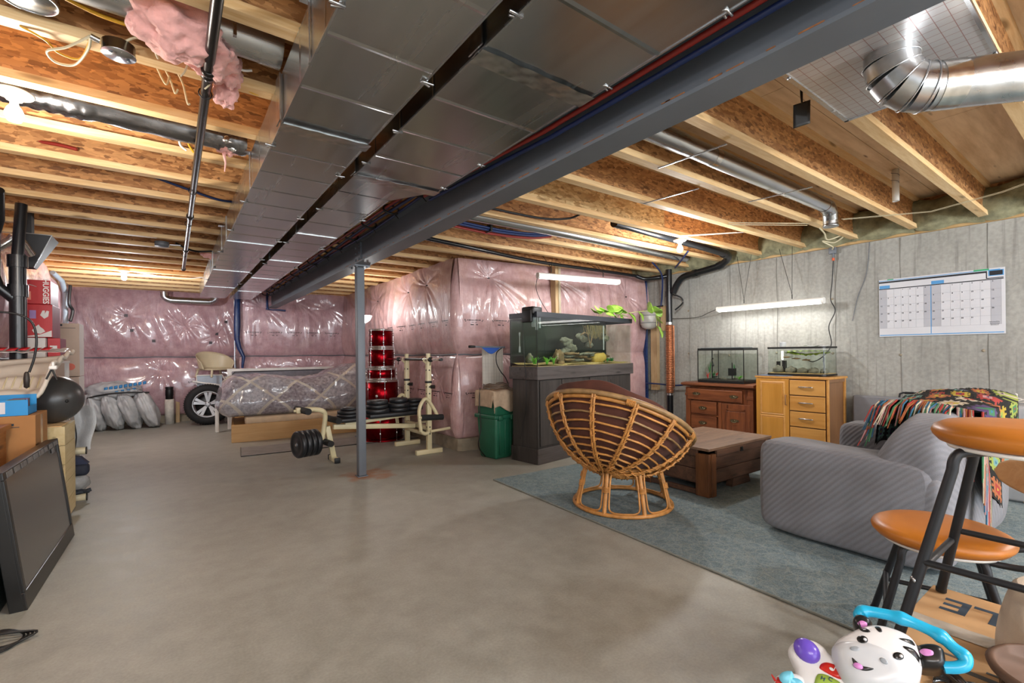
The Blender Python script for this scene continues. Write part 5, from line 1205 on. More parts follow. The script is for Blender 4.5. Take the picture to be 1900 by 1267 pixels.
for i, x in enumerate((1.45, 1.52, 1.62)): plant(aq, (x, .16, 1.06), .09, 16, M['leafd'], 60+i, .02, .06)
rock((1.50, .2, 1.07), .06, (1.6, .8, .6), M['rockb']); rock((1.65, .2, 1.07), .05, (1.4, .8, .5), M['rockb'])
# hang-on filter
fl_ = thing('tank_filter', 'black clip-on filter box at the left front corner of the big aquarium', 'filter', (3.12, 4.0, 1.58))
mb = MB(); T = RZ(.14, (3.135, 3.845, 0)); mb.rbox((-.035, .02, 1.60), (.12, .20, 1.69), .02, 3, T); mb.rbox((-.05, .04, 1.52), (-.012, .18, 1.66), .012, 3, T); obj('filter_box', mb, M['black'], fl_)
mb = MB(); mb.rbox((.015, .05, 1.47), (.05, .10, 1.64), .01, 2, T); mb.cyl(T @ Vector((.04, .04, 1.44)), T @ Vector((.04, .04, 1.64)), .014, n=10); mb.cyl(T @ Vector((.10, .05, 1.46)), T @ Vector((.10, .05, 1.64)), .012, n=10); obj('intake_tube', mb, M['clear2'], fl_)
mb = MB(); mb.lathe([(.0, .0), (.012, .0), (.010, .06), (.0045, .07), (.0045, .18), (.009, .19), (.009, .22), (0, .22)], 12, (3.112, 4.12, 1.20)); tag(obj('tank_thermometer', mb, M['clear2']), 'glass thermometer stuck on the left side pane of the big aquarium', 'thermometer')
# trailing pothos
po = thing('pothos_plant', 'light green trailing plant growing out of the right end of the big aquarium', 'plant', (4.8, 4.15, 1.64))
rg = random.Random(6)
M['pothos'] = plain('pothos_leaf', '8fb84a', .4, var=.35, nscale=14)
def leaf(c, d, up, s):
    d = Vector(d).normalized(); sd = d.cross(Vector(up)).normalized(); nn = sd.cross(d)
    def f(u, v):
        w_ = s*.62*(math.sin(PI*v**.7)**.8)*(1-.15*v); a = (u-.5)*2
        return Vector(c)+d*(s*v)+sd*(a*w_)+nn*(abs(a)*w_*.25-.15*s*v*v)
    mb = MB(); mb.sheet(f, 7, 9, .002); return mb
LV = [(1140, 580), ]
vine = [(4.75, 4.20, 1.66), (4.82, 4.12, 1.69), (4.98, 4.05, 1.72), (5.18, 4.0, 1.74), (5.34, 4.0, 1.73), (5.40, 4.02, 1.65), (5.42, 4.03, 1.55), (5.42, 4.0, 1.50)]
mb = MB(); mb.tube(bez(vine, 6), .004, 6)
for k in range(12):
    x = 4.42+.035*k; mb.tube(bez([(x, 4.22, 1.60), (x+.01, 4.2, 1.66), (x-.03+.06*rg.random(), 4.17, 1.70+.03*rg.random())], 3), .003, 5)
obj('stem', mb, plain('pale_stem', 'b9c07a', .5), po)
vp = bez(vine, 4)
for i, q in enumerate(vp):
    if i % 3: continue
    s_ = .11 if i > 3 else .09; dd = Vector((rg.uniform(-.7, .7), -.5, rg.uniform(-1, .6))); obj('leaf', leaf(q+Vector((0, 0, 0)), dd, (.4, -.8, .6), s_*(1.0+.5*rg.random())), M['pothos'], po)
for k in range(11):
    obj('leaf', leaf((4.35+.055*k, 4.18, 1.68+.05*rg.random()), (rg.uniform(-.8, .8), -.5, rg.uniform(-.1, .6)), (0, -.6, .8), .10+.06*rg.random()), M['pothos'], po)

# ---- hanging shop lights
def shoplight(p0, p1, label, hooks, cord):
    p0, p1 = Vector(p0), Vector(p1); c = (p0+p1)/2; L = (p1-p0).length; rz = math.atan2(p1.y-p0.y, p1.x-p0.x)
    t = thing('shop_light', label, 'lamp', c, rz); h = L/2
    mb = MB(); mb.prism([(-0.0360, 0.0000), (-0.0320, 0.0252), (-0.0160, 0.0346), (0.0160, 0.0346), (0.0320, 0.0252), (0.0360, 0.0000)], -h, h, axis='x'); obj('housing', mb, M['white'], t, local=True)
    mb = MB(); mb.prism([(-0.0344, 0.0000), (0.0344, 0.0000), (0.0320, -0.0180), (0.0176, -0.0302), (-0.0176, -0.0302), (-0.0320, -0.0180)], -h+.012, h-.012, axis='x'); obj('diffuser', mb, M['led'], t, local=True)
    for s in (-1, 1): mb = MB(); mb.prism([(-0.0376, 0.0014), (-0.0328, 0.0266), (-0.0160, 0.0360), (0.0160, 0.0360), (0.0328, 0.0266), (0.0376, 0.0014), (0.0336, -0.0194), (0.0184, -0.0317), (-0.0184, -0.0317), (-0.0336, -0.0194)], s*h-.012, s*h+.012, axis='x'); obj('end_cap', mb, M['white'], t, local=True)
    for (u, hk) in hooks:
        q = p0.lerp(p1, u)+Vector((0, 0, .05)); mb = MB()
        for e in hk: mb.tube([q+Vector((0, 0, .05)), e], .0028, 5)
        mb.tube([q, q+Vector((0, 0, .05))], .006, 6); obj('hanging_chain', mb, M['zinc'] if False else M['blacksteel'], t)
    mb = MB(); mb.tube(bez(cord, 5), .004, 5); obj('power_cord', mb, M['black'], t)
    return t
shoplight((5.71, 3.30, 1.725), (5.71, 2.10, 1.725), 'lit shop light hung before the concrete wall above the two small fish tanks', [(.28, [(5.72, 3.05, 2.37), (5.70, 2.86, 2.37)]), (.74, [(5.72, 2.55, 2.37), (5.70, 2.40, 2.37)])], [(5.71, 3.30, 1.74), (5.80, 3.5, 1.70), (5.88, 3.7, 1.66), (5.89, 4.0, 1.665), (5.86, 4.3, 1.69)])
shoplight((3.44, 4.18, 2.085), (4.62, 4.02, 2.085), 'lit shop light hung above the big aquarium in front of the pink wall', [(.15, [(3.6, 4.29, 2.35), (3.75, 4.29, 2.35)]), (.8, [(4.35, 4.29, 2.35), (4.5, 4.29, 2.35)])], [(3.44, 4.19, 2.09), (3.46, 4.25, 1.95), (3.58, 4.3, 1.8), (3.7, 4.3, 1.66)])
for p_, e_ in (((5.71, 2.70, 1.66), 10), ((4.03, 4.10, 2.02), 10)):
    d = bpy.data.lights.new('shop_light_glow', 'AREA'); d.shape = 'RECTANGLE'; d.size = .07; d.size_y = 1.1; d.energy = e_*.45; d.color = (1, .97, .93)
    o = bpy.data.objects.new('shop_light_glow', d); o.location = p_; SC.collection.objects.link(o); o.rotation_euler = (0, 0, 0 if p_[0] > 5 else math.atan2(-.16, 1.18)+PI/2)

# ---- wall calendar
cal = thing('wall_calendar', 'large white two month wall planner taped to the concrete wall, right', 'calendar', (5.922, 1.21, 1.61))
TC = Matrix.Translation((5.920, 1.21, 1.612)) @ Matrix.Rotation(-PI/2, 4, 'Z') @ Matrix.Rotation(PI/2, 4, 'X')   # local x to photo right, y up
CW, CH = .905, .585
M['paper'] = plain('calendar_paper', 'c9cace', .6, var=.03); M['calblue'] = plain('calendar_blue', '4f93c9', .6, var=.03); M['calink'] = plain('calendar_ink', '1a1d24', .6, var=.05); M['calgrey'] = plain('calendar_grey', 'adaeb4', .6, var=.03); M['calgreen'] = plain('calendar_green', '3f9d6b', .6)
mb = MB(); mb.box((-CW/2, -CH/2, -.002), (CW/2, CH/2, .002), TC); obj('paper_sheet', mb, M['paper'], cal)
def cal_rect(name, x0, y0, x1, y1, m, z=.0026): mb = MB(); mb.box((x0, y0, .002), (x1, y1, z), TC); return obj(name, mb, M[m], cal, kind='stuff')
mb = MB(); mb.box((-CW/2, CH/2-.038, .002), (CW/2-.12, CH/2-.022, .0027), TC); mb.box((CW/2-.12, CH/2-.085, .002), (CW/2-.113, CH/2-.022, .0027), TC); mb.box((CW/2-.12, CH/2-.092, .002), (CW/2-.01, CH/2-.085, .0027), TC); mb.box((-CW/2, CH/2-.103, .002), (CW/2-.01, CH/2-.095, .0027), TC); mb.box((CW/2-.098, CH/2-.064, .0028), (CW/2-.015, CH/2-.024, .0031), TC); obj('header_bar', mb, M['calink'], cal)
mb = MB(); mb.box((-CW/2, CH/2-.018, .002), (CW/2-.03, CH/2-.012, .0027), TC); mb.box((CW/2-.105, CH/2-.07, .002), (CW/2-.008, CH/2-.018, .0027), TC); mb.box((-CW/2+.005, CH/2-.094, .002), (-CW/2+.09, CH/2-.062, .0027), TC); mb.box((-.042, CH/2-.094, .002), (.05, CH/2-.062, .0027), TC); mb.box((-.048, -CH/2+.02, .002), (-.042, CH/2-.104, .0027), TC); mb.box((-CW/2+.005, -CH/2+.010, .002), (CW/2-.01, -CH/2+.018, .0027), TC); obj('blue_band', mb, M['calblue'], cal)
mb = MB(); mb.box((CW/2-.20, CH/2-.016, .0028), (CW/2-.10, CH/2-.001, .0032), TC); mb.box((-CW/2+.07, CH/2-.010, .0028), (-CW/2+.12, CH/2-.001, .0032), TC); obj('green_tab', mb, M['calgreen'], cal)
mb = MB()
for m0 in (-CW/2+.006, -.040):
    wc = .405/7 if m0 < -.1 else .468/7
    for c_ in (0, 6): mb.box((m0+c_*wc, -CH/2+.085, .002), (m0+(c_+1)*wc, CH/2-.105, .0025), TC)
obj('weekend_column', mb, M['calgrey'], cal, kind='stuff')
mb = MB()
for m0 in (-CW/2+.006, -.040):
    wc = .405/7 if m0 < -.1 else .468/7
    for c_ in range(8): mb.box((m0+c_*wc-.0005, -CH/2+.085, .0026), (m0+c_*wc+.0005, CH/2-.105, .0028), TC)
    for r_ in range(6): y = -CH/2+.085+r_*(CH-.19)/5; mb.box((m0, y-.0005, .0026), (m0+7*wc, y+.0005, .0028), TC)
obj('grid_line', mb, plain('calendar_rule', '8a8c92', .6), cal, kind='stuff')
mb = MB(); q = MB()
for m0, start, nd in ((-CW/2+.006, 3, 30), (-.040, 2, 31)):
    wc = .405/7 if m0 < -.1 else .468/7
    for dn in range(1, nd+1):
        s_ = start+dn-1; r_, c_ = s_//7, s_ % 7
        if r_ > 4: continue
        x = m0+(c_+.12)*wc; y = CH/2-.105-(r_+.13)*(CH-.19)/5
        tm = text_mb(str(dn), .017, TC @ Matrix.Translation((x+.006, y, .003)), True, .0002); q.add(tm.v, tm.f)
obj('date_number', q, M['calink'], cal, kind='stuff')
mb = MB()
for k, (x, y, l) in enumerate([(.35, -.185, .065), (.355, -.20, .06), (.36, -.213, .05)]): mb.tube([TC @ Vector((x+l*i/12, y+.004*math.sin(i*2.6+k), .0032)) for i in range(13)], .0012, 4)
obj('handwriting', mb, M['calink'], cal, kind='stuff')
# ---------------------------------------------------------------- middle: tub, drums, weight bench
M['green'] = plain('dark_green_tub', '1d5b43', .4, var=.12)
gt = thing('storage_tub', 'tall dark green storage tub with its upper half nested on top, beside the aquarium stand', 'tub', (3.03, 4.50, 0), .12)
def taper(a, b, z0, z1, k, r=.03, n=4):
    mb = MB(); mb.rbox(a+(z0,), b+(z1,), r, n); c = ((a[0]+b[0])/2, (a[1]+b[1])/2)
    mb.v = [(c[0]+(x-c[0])*(1-k*(z1-z)/(z1-z0)), c[1]+(y-c[1])*(1-k*(z1-z)/(z1-z0)), z) for x, y, z in mb.v]; return mb
obj('tub_body', taper((-.15, -.18), (.15, .16), 0, .47, .16), M['green'], gt, local=True)
obj('tub_rim', taper((-.168, -.198), (.168, .178), .455, .50, 0, .012), M['green'], gt, local=True)
obj('upper_tub', taper((-.15, -.18), (.15, .16), .48, .755, .06), M['green'], gt, local=True)
for x in (-.09, .09): 
    mb = MB(); mb.rbox((x-.03, -.215, .44), (x+.03, -.19, .495), .008, 2); obj('latch', mb, M['green'], gt, local=True)
for x in (-.08, 0, .08):
    mb = MB(); mb.rbox((x-.004, -.178, .05), (x+.004, -.165, .43), .003, 2); obj('moulded_rib', mb, M['green'], gt, local=True)
mb = MB(); XT = XF[gt.name]
def towel(u, v):
    x = -.36+.50*u; L = v*.62; dr = max(0, -.175-x); x = max(x, -.178-.02*dr)
    if L < .30: y, z = .14-L, .772
    else: y, z = -.17-.02-.02*(L-.3), .77-(L-.30)*(.55+.75*max(0, u-.55)-.4*max(0, u-.85)*2)
    return XT @ Vector((x+.006*math.sin(v*9), y-.006*math.sin(u*19)*(1 if L > .3 else .3), z+.006*math.sin(u*14+v*7)-dr*(1 if L < .3 else .4)))
mb.sheet(towel, 36, 30, .005); tag(obj('towel', mb, plain('tan_towel', 'b39c83', .95, var=.12, bump=.5, nscale=20)), 'tan towel draped over the dark green tub', 'towel')
mb = MB(); rings = []
for k in range(70):
    a = k*2*PI/22; rings.append(XT @ Vector((.0+(.15+.01*math.sin(k*.7))*math.cos(a), -.02+(.14)*math.sin(a), .79+.0025*k*.3+.008*math.sin(k*1.7))))
mb.tube(rings, .007, 6)
for dx in (0, .02, -.022): mb.tube(bez([XT @ Vector(p) for p in ((.08+dx, -.1, .80), (.15+dx, -.205, .74), (.175+dx*.6, -.225, .5), (.17+dx*.5, -.225, .33), (.13+dx, -.215, .17), (.12+dx, -.215, .10))], 5), .008, 6)
tag(obj('hose', mb, plain('grey_brown_hose', '6b5a4c', .4)), 'coiled grey brown hose on the towel, its ends hanging down the green tub', 'hose')
mb = MB(); mb.tube(bez([(2.86, 4.55, .80), (2.83, 4.52, .6), (2.835, 4.5, .35), (2.80, 4.5, .15), (2.9, 4.52, .012)], 6), .006, 6); tag(obj('thin_hose', mb, M['blacksteel']), 'thin dark hose hanging down the left side of the green tub', 'hose')
# white grid board and squeegee
mb = MB(); mb.box((3.02, 4.74, .60), (3.32, 4.752, 1.26)); wbd = thing('grid_board', 'white board with faint square pattern standing behind the green tub', 'board', (3.17, 4.75, .60)); obj('board_sheet', mb, plain('white_board', 'cfc8bd', .5, var=.05), wbd)
mb = MB()
for i in range(8): mb.box((3.02+.04*i, 4.7385, .60), (3.0215+.04*i, 4.74, 1.26))
for i in range(16): mb.box((3.02, 4.7385, .61+.042*i), (3.32, 4.74, .6115+.042*i))
obj('grid_line', mb, plain('grid_grey', 'b3ada3', .6), wbd, kind='stuff')
mb = MB(); mb.box((3.02, 4.70, .585), (3.32, 4.80, .60)); obj('support_ledge', mb, M['lumber'], wbd)
sq = thing('tank_scraper', 'black pole scraper with a blue cloth resting between pink wall and aquarium', 'tool', (3.05, 4.5, 1.23))
mb = MB(); mb.cyl((2.80, 4.62, 1.272), (3.14, 4.44, 1.262), .011, n=10); obj('pole', mb, M['steel'], sq)
mb = MB(); mb.lathe([(.0, -.03), (.014, -.028), (.016, 0), (.013, .05), (0, .055)], 12, (0, 0, 0), Matrix.Translation((2.79, 4.625, 1.272)) @ Vector((.34, -.18, 0)).to_track_quat('Z', 'Y').to_matrix().to_4x4()); obj('tip', mb, M['black'], sq)
mb = MB(); mb.sheet(lambda u, v: (2.90+.19*u, 4.562-.1*u, 1.262-.075*v*(1-abs(2*u-1)**1.5)-.002), 14, 6, .006); obj('blue_cloth', mb, plain('blue_cloth', '2a55a8', .8), sq)
cable('power_cord', [(3.12, 4.46, 1.26), (3.03, 4.45, 1.20), (3.02, 4.44, 1.08), (3.07, 4.43, .98), (3.12, 4.42, .92), (3.125, 4.37, .85)], .006, M['black'], 'black cord looping from the scraper down to the aquarium stand')
cable('power_cord', [(3.108, 4.05, 1.64), (3.095, 4.03, 1.3), (3.10, 4.0, .9), (3.11, 4.02, .6), (3.105, 4.06, .42), (3.08, 4.08, .25)], .0035, M['black'], 'thin black cord hanging down the left side of the aquarium stand')

# drums
M['drumred'] = metal('red_drum_lacquer', '7a0b14', .27, (.01, .01, .01), .02, .0); 
M['drumhead'] = plain('drum_head', 'd8d4cc', .5); M['chrome'] = metal('chrome', 'd8d8d8', .12, (1,1,1), .02, 0)
DX, DY = 2.41, 6.45
def drum(name, label, r, z0, z1, nl=6, bass=False):
    t = thing(name, label, 'drum', (DX, DY, z0)); h = z1-z0; mb = MB()
    mb.lathe([(0, .012), (r*.97, .012), (r, .016), (r, h-.016), (r*.97, h-.012), (0, h-.012)], 40, (0, 0, 0)); obj('shell', mb, M['drumred'], t, local=True)
    for zz_ in ((0, .026), (h-.026, h)):
        mb = MB(); mb.lathe([(r+.001, zz_[0]), (r+.011, zz_[0]), (r+.011, zz_[0]+.006), (r+.006, zz_[0]+.010), (r+.006, zz_[1]-.008), (r+.011, zz_[1]-.004), (r+.011, zz_[1]), (r+.001, zz_[1])], 40, caps=False); obj('hoop', mb, M['drumred'] if bass else M['chrome'], t, local=True)
    mb = MB(); mb.lathe([(0, h-.003), (r, h-.003), (r, h-.008), (0, h-.008)], 40); obj('drum_head', mb, M['drumhead'], t, local=True)
    for k in range(nl):
        a = 2*PI*k/nl+.35; c, s = math.cos(a), math.sin(a); mb = MB(); R = r+.014
        mb.cyl((R*c, R*s, .01), (R*c, R*s, h-.01), .0028, n=6)
        ls = [(h*.28, .03), (h*.72, .03)] if h > .2 else [(h*.5, .04)]
        for zc, l in ls: mb.ball((R*c, R*s, zc), (.011, .011, l*.8), 10, 6)
        mb.ball((R*c, R*s, h-.008), (.007, .007, .010), 8, 5); mb.ball((R*c, R*s, .008), (.007, .007, .010), 8, 5); obj('tension_lug', mb, M['chrome'], t, local=True)
    return t
drum('bass_drum', 'large red bass drum lying flat at the bottom of the drum stack', .285, .0, .40, 8, True)
dd = drum('floor_tom', 'tall red floor tom standing on the bass drum, below the snare', .225, .402, .838, 6)
mb = MB(); mb.ball((-.228*.6, -.228*.8, .22), (.02, .02, .028)); obj('bracket', mb, M['chrome'], dd, local=True)
drum('snare_drum', 'shallow red snare drum in the middle of the drum stack', .192, .840, 1.005, 8)
drum('tom_drum', 'red tom drum, second from the top of the drum stack', .172, 1.007, 1.285, 6)
drum('tom_drum', 'red tom drum with a bare head, topmost of the drum stack', .160, 1.287, 1.550, 6)
# torchiere
tl = thing('floor_lamp', 'lit uplighter floor lamp with a white glass bowl, behind the drum stack', 'lamp', (2.28, 6.80, 0))
mb = MB(); mb.lathe([(0, 0), (.14, 0), (.14, .015), (.03, .035), (.012, .05)], 28); obj('base', mb, M['steel'], tl, local=True)
mb = MB(); mb.cyl((0, 0, .04), (0, 0, 1.66), .011, n=10); mb.lathe([(.011, 1.58), (.02, 1.60), (.028, 1.655), (.012, 1.66)], 14); obj('pole', mb, M['steel'], tl, local=True)
mb = MB(); mb.lathe([(.02, 1.655), (.055, 1.67), (.095, 1.705), (.115, 1.75), (.118, 1.765), (.112, 1.765), (.09, 1.712), (.05, 1.678), (0, 1.668)], 32); obj('lamp_shade', mb, emis('lit_glass_bowl', (1, .96, .92), 5), tl, local=True)

# weight bench
M['cream'] = plain('cream_enamel', 'd3c7a0', .4, var=.06); M['foam'] = plain('black_foam_grip', '1a1a1a', .8, bump=.3, nscale=20)
M['vinyl'] = plain('black_vinyl', '17171a', .45, bump=.1); M['ironplate'] = plain('black_weight_plate', '1c1d20', .4, var=.2)
wbn = thing('weight_bench', 'cream coloured weight bench with black pads and leg curl arm, behind the steel post', 'bench', (2.0, 5.45, 0))
def sq_tube(name, p, q, w_=.05, m='cream', par=wbn, w2=None):
    P, Q = Vector(p), Vector(q); d = (Q-P); L = d.length; T = Matrix.Translation(P) @ d.to_track_quat('Z', 'Y').to_matrix().to_4x4()
    w2 = w2 or w_; mb = MB(); mb.rbox((-w_/2, -w2/2, 0), (w_/2, w2/2, L), .005, 2, T); return obj(name, mb, M[m], par)
for (x, y) in ((2.49, 5.12), (2.51, 5.80)):
    u = sq_tube('upright', (x, y, .05), (x, y, 1.13), .055)
    sq_tube('foot_bar', (x-.17, y, .028), (x+.17, y, .028), .055)
    inn = sq_tube('inner_post', (x, y, .95), (x, y, 1.20), .042, par=wbn)
    for z in (.80, .72, .60, .32, .24, 1.0):
        mb = MB(); mb.cyl((x-.030, y-.0, z), (x-.026, y, z), .009, n=10); mb.cyl((x, y-.030, z), (x, y-.026, z), .009, n=10); obj('adjust_hole', mb, M['black'], u)
    mb = MB(); mb.rbox((x-.033, y-.033, .845), (x+.033, y+.033, .872), .004, 2); mb.cyl((x+.02, y-.02, .80), (x+.055, y-.055, .80), .022, n=14); obj('collar_knob', mb, M['black'], u)
    mb = MB(); mb.tube([(x-.05, y, 1.15), (x-.06, y, 1.11), (x-.03, y, 1.085), (x+.01, y, 1.10), (x+.012, y, 1.17)], .012, 8); obj('bar_hook', mb, M['cream'], wbn)
    for a_ in (0, PI):
        mb = MB(); c_ = Vector((x-.02, y-.035 if y < 5.5 else y+.035, .42))
        if a_ == 0: mb.tube(bez([c_+Vector((-.10, 0, -.14)), c_+Vector((-.12, 0, .10)), c_+Vector((-.07, 0, .22)), c_+Vector((-.01, 0, .23)), c_+Vector((.08, 0, .10)), c_+Vector((.14, 0, -.02))], 6), .026, 10, flat=.8); mb.tube(bez([c_+Vector((-.10, 0, -.14)), c_+Vector((-.05, 0, -.17)), c_+Vector((0, 0, -.16))], 4), .022, 8); obj('arm_link', mb, M['cream'], wbn)
    mb = MB(); mb.cyl((x-.12, y-.05, .445), (x+.16, y-.05, .43), .035, n=16); obj('roller_pad', mb, M['foam'], wbn)
    mb = MB(); mb.cyl((x-.16, y-.05, .447), (x-.12, y-.05, .445), .018, n=12); mb.cyl((x, y-.04, .27), (x+.26, y-.04, .285), .017, n=12); obj('weight_peg', mb, M['cream'], wbn)
sq_tube('cross_bar', (2.50, 5.12, .30), (2.50, 5.80, .30), .05); sq_tube('cross_bar', (2.50, 5.12, .22), (2.50, 5.80, .22), .04)
sq_tube('main_beam', (1.47, 5.45, .385), (2.46, 5.46, .30), .055); sq_tube('main_beam', (1.60, 5.45, .40), (2.46, 5.46, .45), .04)
sq_tube('front_leg', (1.40, 5.43, .40), (1.47, 5.425, .02), .055); sq_tube('front_foot', (1.47, 5.30, .028), (1.47, 5.56, .028), .05)
for y in (5.30, 5.56): 
    mb = MB(); mb.rbox((1.440, y-.012, .0), (1.500, y+.012, .058), .004, 2); obj('end_cap', mb, M['black'], wbn)
mb = MB(); mb.tube(bez([(1.10, 5.40, .60), (1.22, 5.40, .605), (1.34, 5.40, .58), (1.375, 5.41, .52), (1.36, 5.41, .38), (1.33, 5.41, .22)], 6), .027, 8); obj('curl_arm', mb, M['cream'], wbn)
mb = MB(); mb.rbox((1.075, 5.372, .574), (1.115, 5.428, .632), .004, 2); mb.cyl((1.05, 5.40, .60), (1.078, 5.40, .60), .014, n=8); obj('end_cap', mb, M['cream'], wbn)
for (x, z) in ((1.14, .60), (1.45, .475), (1.365, .235)):
    mb = MB(); mb.cyl((x+.02, 5.22, z), (x-.02, 5.60, z), .034, n=16); obj('roller_pad', mb, M['foam'], wbn)
mb = MB(); mb.cyl((1.05, 5.31, .25), (1.36, 5.40, .25), .013, n=10); obj('weight_peg', mb, M['chrome'], wbn)
for a, b_ in (((1.50, 5.30, .435), (1.80, 5.60, .485)), ((1.84, 5.31, .45), (2.44, 5.59, .505))):
    mb = MB(); mb.rbox(a, b_, .018, 3); obj('bench_pad', mb, M['vinyl'], wbn)
def plate(p, r, th, axis_, label, group=None):
    t = thing('weight_plate', label, 'weight', p, 0, group); T = {'z': Matrix.Identity(4), 'x': Matrix.Rotation(.28, 4, 'Z') @ Matrix.Rotation(PI/2, 4, 'Y')}[axis_]
    mb = MB(); mb.lathe([(.018, 0), (r*.35, 0), (r*.40, .006), (r*.72, .006), (r*.78, 0), (r*.94, 0), (r, .008), (r, th-.008), (r*.94, th), (r*.78, th), (r*.72, th-.006), (r*.40, th-.006), (r*.35, th), (.018, th)], 32, (0, 0, 0), T); obj('disc', mb, M['ironplate'], t, local=True)
    mb = MB(); mb.lathe([(.016, -.001), (.021, -.001), (.021, th+.001), (.016, th+.001)], 16, (0, 0, 0), T); obj('bore_ring', mb, M['steel'], t, local=True); return t
for i, (x, la) in enumerate([(1.06, 'black weight plate on the leg curl peg, nearest its free end'), (1.115, 'black weight plate on the leg curl peg, second from the free end'), (1.17, 'black weight plate on the leg curl peg, second from the leg'), (1.225, 'black weight plate on the leg curl peg, nearest the bench leg')]):
    plate((x, 5.315+.29*(x-1.05), .25), .142, .050, 'x', la, 'weight plates on the leg curl peg')
stacks = [(1.64, [(.13, .036), (.13, .036), (.10, .03)], 'left of the post on the bench', .4855), (1.97, [(.15, .05), (.13, .045), (.125, .048)], 'in the first stack right of the post', .5055), (2.235, [(.135, .045), (.14, .055), (.11, .05)], 'in the middle stack on the bench', .5055), (2.50, [(.115, .045), (.115, .045), (.10, .04)], 'in the last stack beside the uprights', .5055)]
nm = ['bottom', 'middle', 'top']
for x, st, la, z in stacks:
    for i, (r, th) in enumerate(st):
        plate((x-(.06 if x > 2.4 else 0)+.008*i, 5.44+.01*i, z), r, th, 'z', '%s black weight plate %s' % (nm[i], la), 'weight plates stacked on the bench'); z += th+.001
bb = thing('dumbbell_bar', 'chrome and black weight bar resting across the bench uprights', 'bar', (2.47, 5.4, 1.135))
mb = MB(); mb.cyl((2.462, 4.74, 1.128), (2.462, 6.35, 1.128), .0135, n=12); obj('bar', mb, M['chrome'], bb)
mb = MB(); mb.cyl((2.462, 5.2, 1.128), (2.462, 5.72, 1.128), .0165, n=12); mb.cyl((2.462, 4.72, 1.128), (2.462, 4.76, 1.128), .018, n=12); obj('grip_sleeve', mb, M['black'], bb)
for y in (5.00, 5.95):
    mb = MB(); mb.lathe([(.014, -.02), (.028, -.018), (.028, .018), (.014, .02)], 14, (0, 0, 0), RX(-PI/2, (2.462, y, 1.128))); mb.cyl((2.462, y, 1.12), (2.44, y-.03, 1.06), .005, n=6); obj('collar_clamp', mb, M['black'], bb)

# ---- bed: platform, foam, wrapped duvet, headboard, floor mat
M['pine'] = wood('bed_platform_board', 'c49a62', 'b08448', 'x', .6, .5, world=False, knots=False, contrast=.5)
bd = thing('bed_platform', 'low pale wood bed platform on the floor at the far middle', 'bed', (.66, 7.46, 0), -.10)
mb = MB(); mb.box((0, 0, 0), (2.0, .025, .245)); obj('side_board', mb, M['pine'], bd, local=True, bevel=.003); mb = MB(); mb.box((0, .025, 0), (.025, 1.25, .245)); obj('side_board', mb, M['pine'], bd, local=True, bevel=.003)
mb = MB(); mb.box((1.975, .025, 0), (2.0, 1.25, .245)); obj('side_board', mb, M['pine'], bd, local=True); mb = MB(); mb.box((0, 1.25, 0), (2.0, 1.275, .245)); obj('side_board', mb, M['pine'], bd, local=True)
mb = MB(); mb.box((.025, .025, .2), (1.975, 1.25, .225)); obj('deck_board', mb, M['pine'], bd, local=True)
XB = XF[bd.name]
mb = MB(); mb.rbox((.16, .06, .226), (1.96, 1.22, .33), .03, 3, XB); fm = obj('foam_mattress', mb, plain('cream_foam', 'c9b294', .9, var=.1, bump=.4, nscale=10)); tag(fm, 'thin cream foam mattress on the pale wood platform under the wrapped duvet', 'mattress')
# wrapped patterned duvet/mattress
t = NT('lattice_plaid'); p = t.pos(src='P')
sx = t.n('ShaderNodeSeparateXYZ'); t.l(p, sx.inputs[0])
def mth(op, a, b=None, c=None):
    m = t.n('ShaderNodeMath', operation=op)
    for i, v_ in enumerate((a, b, c)):
        if v_ is None: continue
        if isinstance(v_, (int, float)): m.inputs[i].default_value = v_
        else: t.l(v_, m.inputs[i])
    return m.outputs[0]
nzz = t.n('ShaderNodeTexNoise', scale=3, detail=2); t.l(p, nzz.inputs['Vector'])
xs = mth('MULTIPLY_ADD', nzz.outputs[0], .05, sx.outputs[0]); zs = mth('ADD', sx.outputs[2], mth('MULTIPLY', sx.outputs[1], .45))
u_ = mth('MULTIPLY', mth('ADD', xs, mth('MULTIPLY', zs, 1.1)), 1.0/.62); v_ = mth('MULTIPLY', mth('SUBTRACT', xs, mth('MULTIPLY', zs, 1.1)), 1.0/.62)
lu = mth('ABSOLUTE', mth('SUBTRACT', mth('FRACT', u_), .5)); lv = mth('ABSOLUTE', mth('SUBTRACT', mth('FRACT', v_), .5))
line = mth('GREATER_THAN', mth('MAXIMUM', lu, lv), .455)
chk = mth('MODULO', mth('ABSOLUTE', mth('FLOOR', v_)), 2)
n2 = t.n('ShaderNodeTexNoise', scale=26, detail=5); t.l(p, n2.inputs['Vector'])
c1 = t.mix(chk, hexc('b1adb2'), hexc('87777c')); c1 = t.mix(.5, c1, t.ramp(n2.outputs[0], [(.35, hexc('75717c')), (.65, hexc('d2d0d6'))])); c1 = t.mix(line, c1, hexc('cfc7ba'))
n3 = t.n('ShaderNodeTexNoise', scale=13, detail=7, rough=.7); n3.inputs['Distortion'].default_value = 2; t.l(p, n3.inputs['Vector'])
M['plaid'] = t.out(c1, .4, 0., t.bump(n3.outputs[0], .9, .03), Coat_Weight=1.0, Coat_Roughness=.12)
dv_ = thing('wrapped_duvet', 'thick diamond patterned duvet in clear plastic wrap heaped on the bed', 'bedding', (1.6, 7.9, .33))
